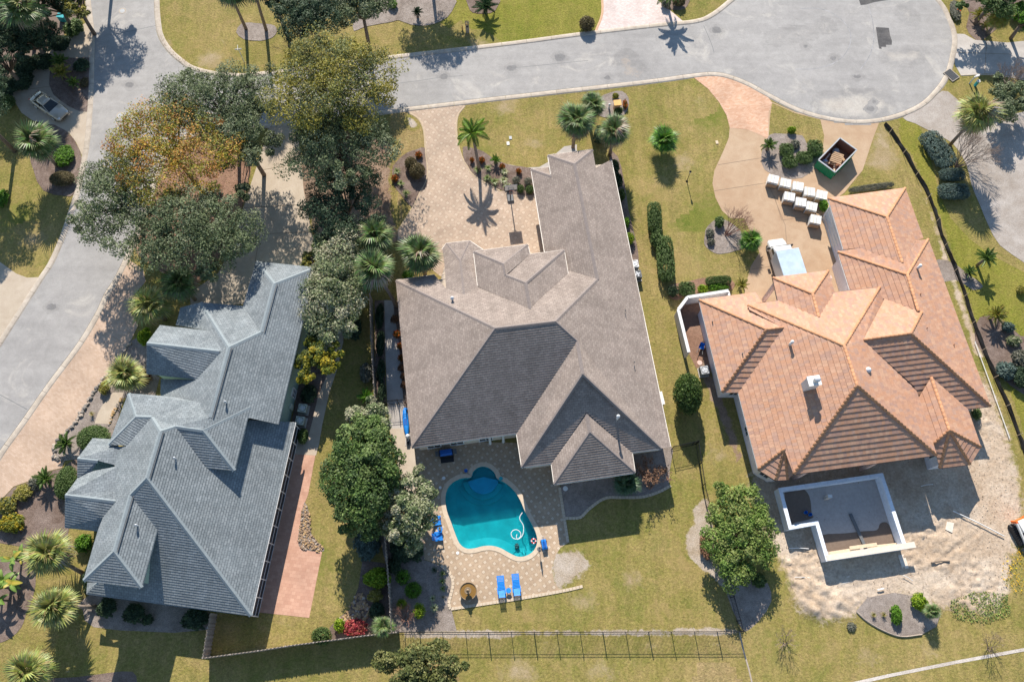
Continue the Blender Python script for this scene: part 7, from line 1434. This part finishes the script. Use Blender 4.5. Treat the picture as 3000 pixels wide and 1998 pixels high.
# --- shrubs and hedges: pixel, half width, half height, metres tall, leaves, label, form
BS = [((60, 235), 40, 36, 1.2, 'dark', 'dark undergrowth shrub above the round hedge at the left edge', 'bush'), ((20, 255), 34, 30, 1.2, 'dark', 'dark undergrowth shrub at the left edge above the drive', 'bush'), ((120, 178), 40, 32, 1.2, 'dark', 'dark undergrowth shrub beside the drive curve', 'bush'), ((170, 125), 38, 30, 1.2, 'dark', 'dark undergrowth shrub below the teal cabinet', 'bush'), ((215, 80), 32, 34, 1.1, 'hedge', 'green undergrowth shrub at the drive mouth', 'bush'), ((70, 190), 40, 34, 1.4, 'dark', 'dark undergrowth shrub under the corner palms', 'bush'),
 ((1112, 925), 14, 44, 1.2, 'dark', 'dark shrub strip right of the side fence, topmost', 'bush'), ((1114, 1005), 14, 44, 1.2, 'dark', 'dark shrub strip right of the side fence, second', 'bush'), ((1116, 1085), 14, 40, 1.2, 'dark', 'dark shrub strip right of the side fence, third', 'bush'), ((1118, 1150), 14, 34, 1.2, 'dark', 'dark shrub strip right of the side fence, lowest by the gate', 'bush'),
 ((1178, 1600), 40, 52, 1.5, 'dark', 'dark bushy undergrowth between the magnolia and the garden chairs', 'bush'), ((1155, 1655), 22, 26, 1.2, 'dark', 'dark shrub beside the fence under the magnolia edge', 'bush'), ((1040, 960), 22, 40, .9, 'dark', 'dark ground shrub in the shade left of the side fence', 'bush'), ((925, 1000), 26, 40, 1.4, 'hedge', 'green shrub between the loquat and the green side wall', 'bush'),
 ((2018, 1150), 46, 64, 4.2, 'magnolia', 'dense rounded evergreen standing alone right of the brown house', 'ball'), ((238, 190), 26, 24, 1.0, 'dark', 'dark shrub beside the sago palms in the island bed', 'bush'), ((246, 242), 14, 20, .6, 'brown', 'yellowish low shrub at the road edge of the island bed', 'bush'), ((17, 297), 28, 24, 1.2, 'hedge', 'clipped dark round hedge at the left edge above the car drive', 'ball'),
 ((186, 455), 34, 38, 1.0, 'bright', 'bright green shrub beside the tall palm in the mulch ring', 'bush'), ((180, 522), 42, 26, 1.1, 'brown', 'dark reddish clipped hedge at the lower side of the mulch ring', 'ball'), ((4, 580), 20, 30, .9, 'bright', 'bright green shrub cut by the left edge', 'bush'),
 ((1150, 12), 16, 14, .8, 'bright', 'green plant at the top edge in the grey mulch', 'bush'), ((1720, 68), 25, 25, 1.4, 'brown', 'brownish clipped ball shrub by the pink driveway', 'ball'), ((1950, 8), 16, 14, .9, 'grey', 'grey shrub in the black-edged island at the top', 'bush'), ((1990, 5), 22, 16, 1.0, 'brown', 'brown shrub in the black-edged island at the top', 'bush'),
 ((1203, 478), 20, 22, 1.2, 'brown', 'brownish round shrub in the left drive bed, smaller one', 'ball'), ((1222, 499), 26, 27, 1.3, 'brown', 'brownish round shrub in the left drive bed, larger one', 'ball'),
 ((1512, 529), 13, 13, .7, 'grey', 'round boxwood at the upper left of the four by the garage', 'ball'), ((1547, 532), 13, 13, .7, 'grey', 'round boxwood at the upper right of the four by the garage', 'ball'), ((1525, 553), 12, 13, .7, 'hedge', 'round boxwood at the lower left of the four by the garage', 'ball'), ((1552, 555), 13, 14, .7, 'hedge', 'round boxwood at the lower right of the four by the garage', 'ball'),
 ((1801, 488), 16, 24, 1.3, 'dark', 'dark shrub at the upper right corner of the garage wing', 'bush'), ((1812, 528), 15, 22, 1.3, 'dark', 'dark shrub second along the right wall of the garage wing', 'bush'), ((1822, 570), 12, 20, 1.1, 'hedge', 'green shrub third along the right wall of the garage wing', 'bush'), ((1835, 652), 11, 16, 1.0, 'bright', 'bright shrub fourth along the right wall of the garage wing', 'bush'), ((1846, 698), 14, 18, 1.0, 'lime', 'lime round shrub last along the right wall of the garage wing', 'ball'),
 ((1760, 395), 24, 34, 1.0, 'dark', 'dark undergrowth between the lawn palms', 'bush'), ((1804, 281), 11, 9, .5, 'yellow', 'yellow flowering plant above the orange mailbox cap', 'bush'), ((1812, 325), 15, 11, .8, 'hedge', 'green shrub below the orange mailbox cap', 'bush'), ((1832, 305), 8, 16, .6, 'croton', 'reddish plant right of the orange mailbox cap', 'bush'),
 ((1918, 636), 23, 50, 1.5, 'hedge', 'clipped hedge block on the side lawn, uppermost', 'box'), ((1927, 696), 23, 38, 1.3, 'hedge', 'uneven hedge piece between the two clipped blocks', 'bush'), ((1950, 758), 28, 76, 1.6, 'hedge', 'clipped hedge block on the side lawn, lowest and longest', 'box'),
 ((1973, 853), 17, 15, 1.1, 'dark', 'dark hedge end at the corner of the courtyard wall', 'box'), ((2012, 846), 26, 22, 1.0, 'hedge', 'clipped hedge along the courtyard wall, left piece', 'box'), ((2105, 822), 42, 14, 1.0, 'hedge', 'clipped hedge along the courtyard wall, right piece', 'box'), ((2060, 846), 17, 14, .8, 'lime', 'lime shrub in the gap of the courtyard hedge', 'bush'), ((2105, 842), 34, 12, .9, 'bright', 'green shrubs between hedge and courtyard wall', 'bush'),
 ((2108, 650), 16, 18, .8, 'hedge', 'green shrub at the top of the round drive bed', 'bush'), ((2080, 682), 14, 14, .5, 'grey', 'grey shrub in the round drive bed, upper one', 'bush'), ((2083, 708), 13, 11, .5, 'grey', 'grey shrub in the round drive bed, lower one', 'bush'),
 ((2304, 440), 22, 22, .9, 'hedge', 'clipped hedge block in the drive island, upper left', 'box'), ((2314, 474), 24, 20, .9, 'hedge', 'clipped hedge block in the drive island, bottom', 'box'), ((2356, 462), 25, 20, .9, 'hedge', 'clipped hedge block in the drive island, middle right', 'box'), ((2388, 434), 24, 27, 1.0, 'hedge', 'clipped hedge block in the drive island beside the dumpster', 'box'), ((2320, 380), 14, 10, .7, 'lime', 'thin lime plant in the drive island', 'bush'), ((2330, 422), 16, 14, .6, 'grey', 'grey shrub among the island hedges', 'bush'),
 ((2553, 549), 76, 9, .7, 'grey', 'long low grey-green hedge at the garage gable', 'box'), ((2414, 603), 14, 18, 1.2, 'bright', 'green shrub at the garage corner beside the pallets', 'bush'),
 ((2748, 437), 36, 66, 1.3, 'blue', 'blue-green clipped hedge on the right lawn, longest', 'box'), ((2790, 512), 40, 20, 1.2, 'blue', 'blue-green clipped hedge on the right lawn, middle', 'box'), ((2794, 561), 50, 26, 1.2, 'blue', 'blue-green clipped hedge on the right lawn, lowest', 'box'), ((2994, 848), 18, 14, .7, 'ygrass', 'yellow-green shrub in the small mulch circle at the right edge', 'bush'), ((2955, 958), 22, 18, .9, 'blue', 'blue-green shrub below the yellow sago palm', 'bush'), ((2972, 998), 24, 18, .8, 'pale', 'pale flowering shrub at the right edge', 'bush'), ((2950, 1085), 36, 30, 1.1, 'blue', 'blue-green rounded shrub at the right edge by the silt fence', 'bush'), ((2992, 1050), 30, 28, 1.2, 'grey', 'grey-green shrub cut by the right edge', 'bush'), ((2996, 1105), 28, 36, 1.3, 'dark', 'dark green shrub cut by the right edge', 'bush'), ((2862, 1212), 15, 18, .9, 'hedge', 'round shrub under the right eave of the orange house', 'ball'),
 ((2800, 30), 18, 40, .6, 'grey', 'grey-green ground shrub on the cul-de-sac verge', 'bush'), ((2985, 35), 30, 30, 1.3, 'bright', 'bright shrub in the top right corner', 'bush'),
 ((1180, 1690), 22, 22, 1.1, 'bright', 'round green shrub nearest the board fence in the back bed', 'ball'), ((1210, 1728), 27, 24, 1.1, 'bright', 'round green shrub at the middle of the back bed', 'ball'), ((1177, 1768), 16, 14, .9, 'lime', 'small lime round shrub in the back bed', 'ball'), ((1228, 1788), 19, 22, 1.2, 'lime', 'lime round shrub at the bottom of the back bed', 'ball'), ((1220, 1612), 24, 34, 1.0, 'dark', 'dark shrub in the shade of the pool-side tree', 'bush'),
 ((1075, 1585), 45, 60, 1.6, 'blue', 'blue-green weeping shrub below the magnolia', 'bush'), ((1104, 1692), 44, 30, 1.6, 'lime', 'sparse yellow-green shrub above the board fence', 'bush'), ((1099, 1745), 25, 20, 1.1, 'ygrass', 'yellow-green shrub in the rock bed', 'bush'), ((1104, 1788), 26, 26, 1.0, 'dark', 'dark shrub in the rock bed beside the fence', 'bush'), ((941, 1862), 32, 26, 1.5, 'hedge', 'clipped green ball shrub at the long board fence', 'ball'), ((994, 1830), 18, 20, .9, 'lime', 'lime shrub left of the red one', 'bush'), ((1040, 1838), 38, 27, .9, 'red', 'red-leaved shrub in the corner rock bed', 'bush'),
 ((957, 915), 22, 26, 1.2, 'bright', 'bright shrub at the green side wall below the loquat', 'bush'), ((950, 985), 30, 34, 1.2, 'hedge', 'green shrub at the green side wall above the yellow tree', 'bush'), ((905, 1152), 26, 30, 1.0, 'dark', 'dark shrub beside the air conditioners', 'bush'), ((887, 1277), 17, 24, .9, 'hedge', 'clipped oval shrub at the screened porch', 'ball'), ((1072, 1092), 22, 32, 1.1, 'grey', 'ferny grey-green shrub by the side board fence', 'bush'), ((1196, 805), 20, 15, .8, 'bright', 'bright shrub under the palms at the brown roof corner', 'bush'),
 ((423, 985), 22, 28, 1.2, 'lime', 'yellow-green shrub at the gable of the grey roof', 'bush'), ((272, 1283), 56, 42, 1.5, 'hedge', 'large clipped round hedge beside the sago palm in the street bed', 'ball'), ((191, 1412), 36, 52, 1.5, 'hedge', 'large clipped oval hedge at the porch of the grey-roofed house', 'ball'), ((66, 1442), 30, 26, .8, 'ygrass', 'yellow-green shrub in the lower street bed', 'bush'), ((18, 1480), 34, 30, .9, 'olive', 'olive shrub at the left edge of the lower street bed', 'bush'), ((100, 1415), 22, 18, .7, 'grey', 'grey-green shrub above the yellow one in the street bed', 'bush'), ((30, 1532), 46, 30, 1.0, 'yellow', 'yellow-orange shrub at the left edge', 'bush'), ((305, 1135), 16, 22, .8, 'ygrass', 'yellow grassy shrub beside the walkway palm', 'bush'), ((425, 1105), 20, 20, .9, 'deadleaf', 'rust-coloured shrub right of the walkway palm', 'bush'), ((242, 1590), 28, 28, 1.1, 'bright', 'green shrub at the rear left wall of the grey house', 'bush'),
 ((312, 1778), 32, 30, 1.1, 'dark', 'dark round shrub under the rear eave, leftmost', 'bush'), ((392, 1795), 36, 30, 1.1, 'dark', 'dark round shrub under the rear eave, second', 'bush'), ((432, 1815), 18, 16, .8, 'dark', 'small dark shrub under the rear eave, third', 'bush'), ((572, 1812), 46, 32, 1.1, 'dark', 'dark round shrub under the rear eave, by the short fence', 'bush'), ((262, 1690), 22, 50, 1.0, 'dark', 'dark shrub along the rear left wall of the grey house', 'bush'),
 ((2627, 1800), 18, 30, .9, 'bright', 'bright green shrub in the low bed of the sand yard', 'bush'), ((2695, 1762), 26, 26, 1.1, 'lime', 'yellow-green shrub at the top of the low sand yard bed', 'bush'), ((2225, 1700), 24, 22, .8, 'hedge', 'green shrub at the foot of the building site tree', 'bush'), ((2070, 1600), 22, 40, .9, 'deadleaf', 'reddish dry shrub at the left of the building site tree', 'bush'), ((2495, 1835), 16, 12, .3, 'grey', 'small weedy clump on the lawn below the sand yard', 'bush')]
for q, rx, ry, h, pl, lb, sh in BS: bush(q, rx, ry, h, pl, lb, sh, rz=math.radians({(1950, 755): 12, (2748, 437): 22, (2553, 549): 9, (2105, 822): 4}.get(q, 0)))
CR = ((1227, 453, 11, 'orange croton at the top of the left drive bed'), (1157, 522, 11, 'orange croton at the left of the left drive bed'), (1383, 468, 7, 'small orange croton by the feather palm trunk'), (1412, 468, 10, 'orange croton right of the feather palm trunk'), (1472, 487, 9, 'orange croton beside the small sago palm'), (1520, 501, 9, 'orange croton above the round boxwoods'), (1493, 551, 8, 'orange croton beside the basketball hoop'),
      (1172, 1013, 10, 'orange croton at the left wall of the brown house, third from top'), (1175, 1048, 10, 'orange croton at the left wall of the brown house, fourth from top'), (1175, 1077, 11, 'rust croton at the left wall of the brown house, fifth from top'), (1181, 1102, 10, 'rust croton at the left wall of the brown house, sixth from top'), (1183, 1128, 11, 'rust croton at the left wall of the brown house, lowest'), (1163, 978, 12, 'orange croton at the left wall of the brown house, second from top'), (1155, 935, 12, 'rust croton at the left wall of the brown house, topmost'))
for x, y, r, lb in CR: bush((x, y), r, r, .6, 'croton' if 'rust' not in lb else 'deadleaf', lb, 'bush', name='croton', cat='plant', group='orange crotons around the brown house')
TF = ((1163, 502, 15, 'grass', 'green strap-leaved clump in the left drive bed, upper'), (1175, 538, 14, 'grass', 'green strap-leaved clump in the left drive bed, middle'), (1189, 567, 16, 'grass', 'green strap-leaved clump in the left drive bed, lowest'), (1398, 497, 15, 'grass', 'strap-leaved clump at the foot of the feather palm'), (1430, 493, 15, 'grass', 'strap-leaved clump right of the feather palm, upper'), (1427, 522, 16, 'grass', 'strap-leaved clump right of the feather palm, lower'), (1478, 503, 14, 'varieg', 'striped clump below the orange croton'), (1448, 532, 18, 'grass', 'strap-leaved clump at the drive edge, left'), (1475, 528, 16, 'varieg', 'striped clump in the middle of the front bed'), (1487, 545, 15, 'varieg', 'striped clump beside the basketball hoop'),
      (1296, 1680, 12, 'grass', 'green clump in the sandy deck bed, topmost'), (1295, 1702, 12, 'grass', 'green clump in the sandy deck bed, second'), (1297, 1724, 12, 'grass', 'green clump in the sandy deck bed, third'), (1267, 1752, 12, 'varieg', 'striped clump in the sandy deck bed, upper'), (1272, 1780, 15, 'varieg', 'striped clump in the sandy deck bed, lower'), (1272, 1668, 12, 'dark', 'dark clump at the shade edge of the deck bed'), (1298, 1748, 8, 'grey', 'thin grey clump in the sandy deck bed'), (268, 1212, 10, 'ygrass', 'small yellow grass clump beside the walkway'), (2560, 1800, 10, 'ygrass', 'thin dry grass clump in the low sand yard bed'), (2590, 1800, 10, 'ygrass', 'second dry grass clump in the low sand yard bed'), (1135, 1222, 14, 'varieg', 'pale grassy clump beside the iron gate'), (2420, 880, 14, 'bright', 'green leafy plant in the orange house entrance nook, left'), (2448, 876, 13, 'hedge', 'green leafy plant in the orange house entrance nook, right'))
for x, y, r, pl, lb in TF: tuft((x, y), r, pl, lb)
tuft_ = TUFT[('ygrass', 60, .045)]; mobj('plant_leaves', tuft_, POT, (0, 0, .12), 0, (.22, .22, .25))
# --- bare and twiggy trees
bare((2178, 632), 46, 3.2, 'bare vase-shaped crape myrtle in the round drive bed', (2126, 690), 'twig_red', 10, 5, r0=.05)
bare((2868, 415), 78, 4.2, 'bare grey crape myrtle beside the tall fan palm', (2800, 490), 'twig', 11, 5, r0=.06)
bare((2972, 190), 50, 4.0, 'bare leafless tree at the right-hand driveway', (2950, 290), 'twig', 9, 5, r0=.06)
bare((1912, 1378), 46, 3.0, 'brown-leaved small tree behind the brown house', (1905, 1430), 'twig_red', 7, 4, 'deadleaf', 'brown_tree', nleaf=2)
bare((2300, 1868), 30, 1.8, 'bare twiggy shrub on the back lawn below the sand yard', (2300, 1880), 'twig', 9, 4, name='bare_shrub', cat='shrub', r0=.035)
bare((2905, 1885), 36, 1.8, 'bare twiggy shrub in the bottom right lawn', (2900, 1900), 'twig', 9, 4, name='bare_shrub', cat='shrub', r0=.035)
bare((1190, 1790), 34, 1.8, 'tangled bare shrub between the lime shrubs of the back bed', (1190, 1815), 'twig_red', 9, 4, name='bare_shrub', cat='shrub', r0=.035)
bare((905, 165), 60, 8.6, 'grey bare branches rising at the top of the olive oak', (960, 330), 'twig', 5, 5, r0=.09)
# banana clump
bn = thing('banana_plant', 'large-leaved banana clump at the left edge by the fan palms', 'plant', P((40, 1690), 1.5) * 1); bn.location.z = 0; rs = random.Random(9)
V = []; F = []; C = []
for i in range(9):
    t = i / 8; w = .30 * math.sin(math.pi * min(1, .12 + t * .86)) ** .7; x = 1.6 * t; z = .9 * t - 1.0 * t * t
    for s in (-1, -.04, .04, 1): V.append((x, s * w, z + (.10 if abs(s) < .5 else .16) * w)); C.append((.10, .20, .03) if abs(s) > .5 else (.20, .28, .06))
for i in range(8):
    for j in range(3): F.append((i * 4 + j, i * 4 + j + 1, i * 4 + 5 + j, i * 4 + 4 + j))
lm = mkmesh('leaf', V, F, 'frond', True, col=C); lm2 = mkmesh('leaf', V, F, 'frond', True, col=[(c[0] * 2.4, c[1] * 1.3, c[2]) for c in C])
for k in range(7):
    x, y = rs.uniform(-1.5, 1.3), rs.uniform(-2.0, 2.0); h = rs.uniform(1.2, 2.2); MB().tube([(x, y, 0), (x, y, h)], [.11, .07], 7).build('stem', 'bark', bn)
    for j in range(7):
        o = bpy.data.objects.new('leaf', lm if rs.random() < .8 else lm2); link(o, bn); o.matrix_local = Matrix.Translation((x, y, h)) @ Matrix.Rotation(j * 2.4 + rs.random(), 4, 'Z') @ Matrix.Rotation(-rs.uniform(-.2, .8), 4, 'Y') @ Matrix.Scale(rs.uniform(.5, .8), 4)
# fallen leaves and wild flowers nobody would count
def scatter(name, label, cat, px, n, size, cols, seed, z=.03, zr=.02):
    rs = np.random.RandomState(seed); pl_ = world(px); xs = [p.x for p in pl_]; ys = [p.y for p in pl_]; x = rs.uniform(min(xs), max(xs), n * 3); y = rs.uniform(min(ys), max(ys), n * 3); k = inpoly(x, y, pl_); x, y = x[k][:n], y[k][:n]; m = len(x)
    cen = np.c_[x, y, z + rs.uniform(0, zr, m)]; V, c = leafcloud(rs, cen, np.full(m, .02), 1, size, cols, np.tile([0, 0, 1.], (m, 1)), up=1.6); V[:, 2] = np.maximum(V[:, 2], .034); o = mobj(name, fastmesh(name, V, 4, 'leaf', c)); tag(o, label, cat, kind='stuff')
dl_ = [(.30, .17, .09), (.38, .24, .12), (.22, .12, .07), (.42, .30, .17)]
scatter('fallen_leaves', 'brown fallen leaves along the corner kerb', 'leaves', PX(470,110, 500,160, 540,195, 600,225, 640,232, 640,215, 570,195, 520,160, 480,105), 260, .12, dl_, 1, .1)
scatter('fallen_leaves', 'reddish fallen leaves under the oaks beside the driveway', 'leaves', PX(400,720, 470,520, 560,400, 740,420, 730,560, 640,800, 520,860), 2600, .14, dl_, 2)
scatter('fallen_leaves', 'fallen leaves on the soil left of the paver drive', 'leaves', PX(1100,420, 1180,420, 1150,640, 1160,690, 1120,700, 1090,560), 900, .12, dl_, 3)
scatter('wild_flowers', 'scattered yellow wild flowers at the right edge of the sand yard', 'flowers', PX(2935,1640, 2990,1600, 3010,1700, 3000,1740, 2960,1740, 2930,1690), 230, .14, [(.75, .48, .01), (.7, .4, .01), (.16, .2, .05)], 4, .1, .2)
clod = SANDC + [(.24, .18, .13)]
scatter('soil_clods', 'loose clods and crumbs of soil over the sand yard', 'soil', site_px, 1800, .12, clod, 6, .07, .06)
scatter('weeds', 'patchy green weeds at the lower edge of the sand yard', 'weeds', PX(2780,1760, 2860,1730, 2950,1740, 2960,1800, 2880,1830, 2790,1810), 1300, .16, PAL['grass'] + [(.3, .26, .1)], 5, .05, .1)
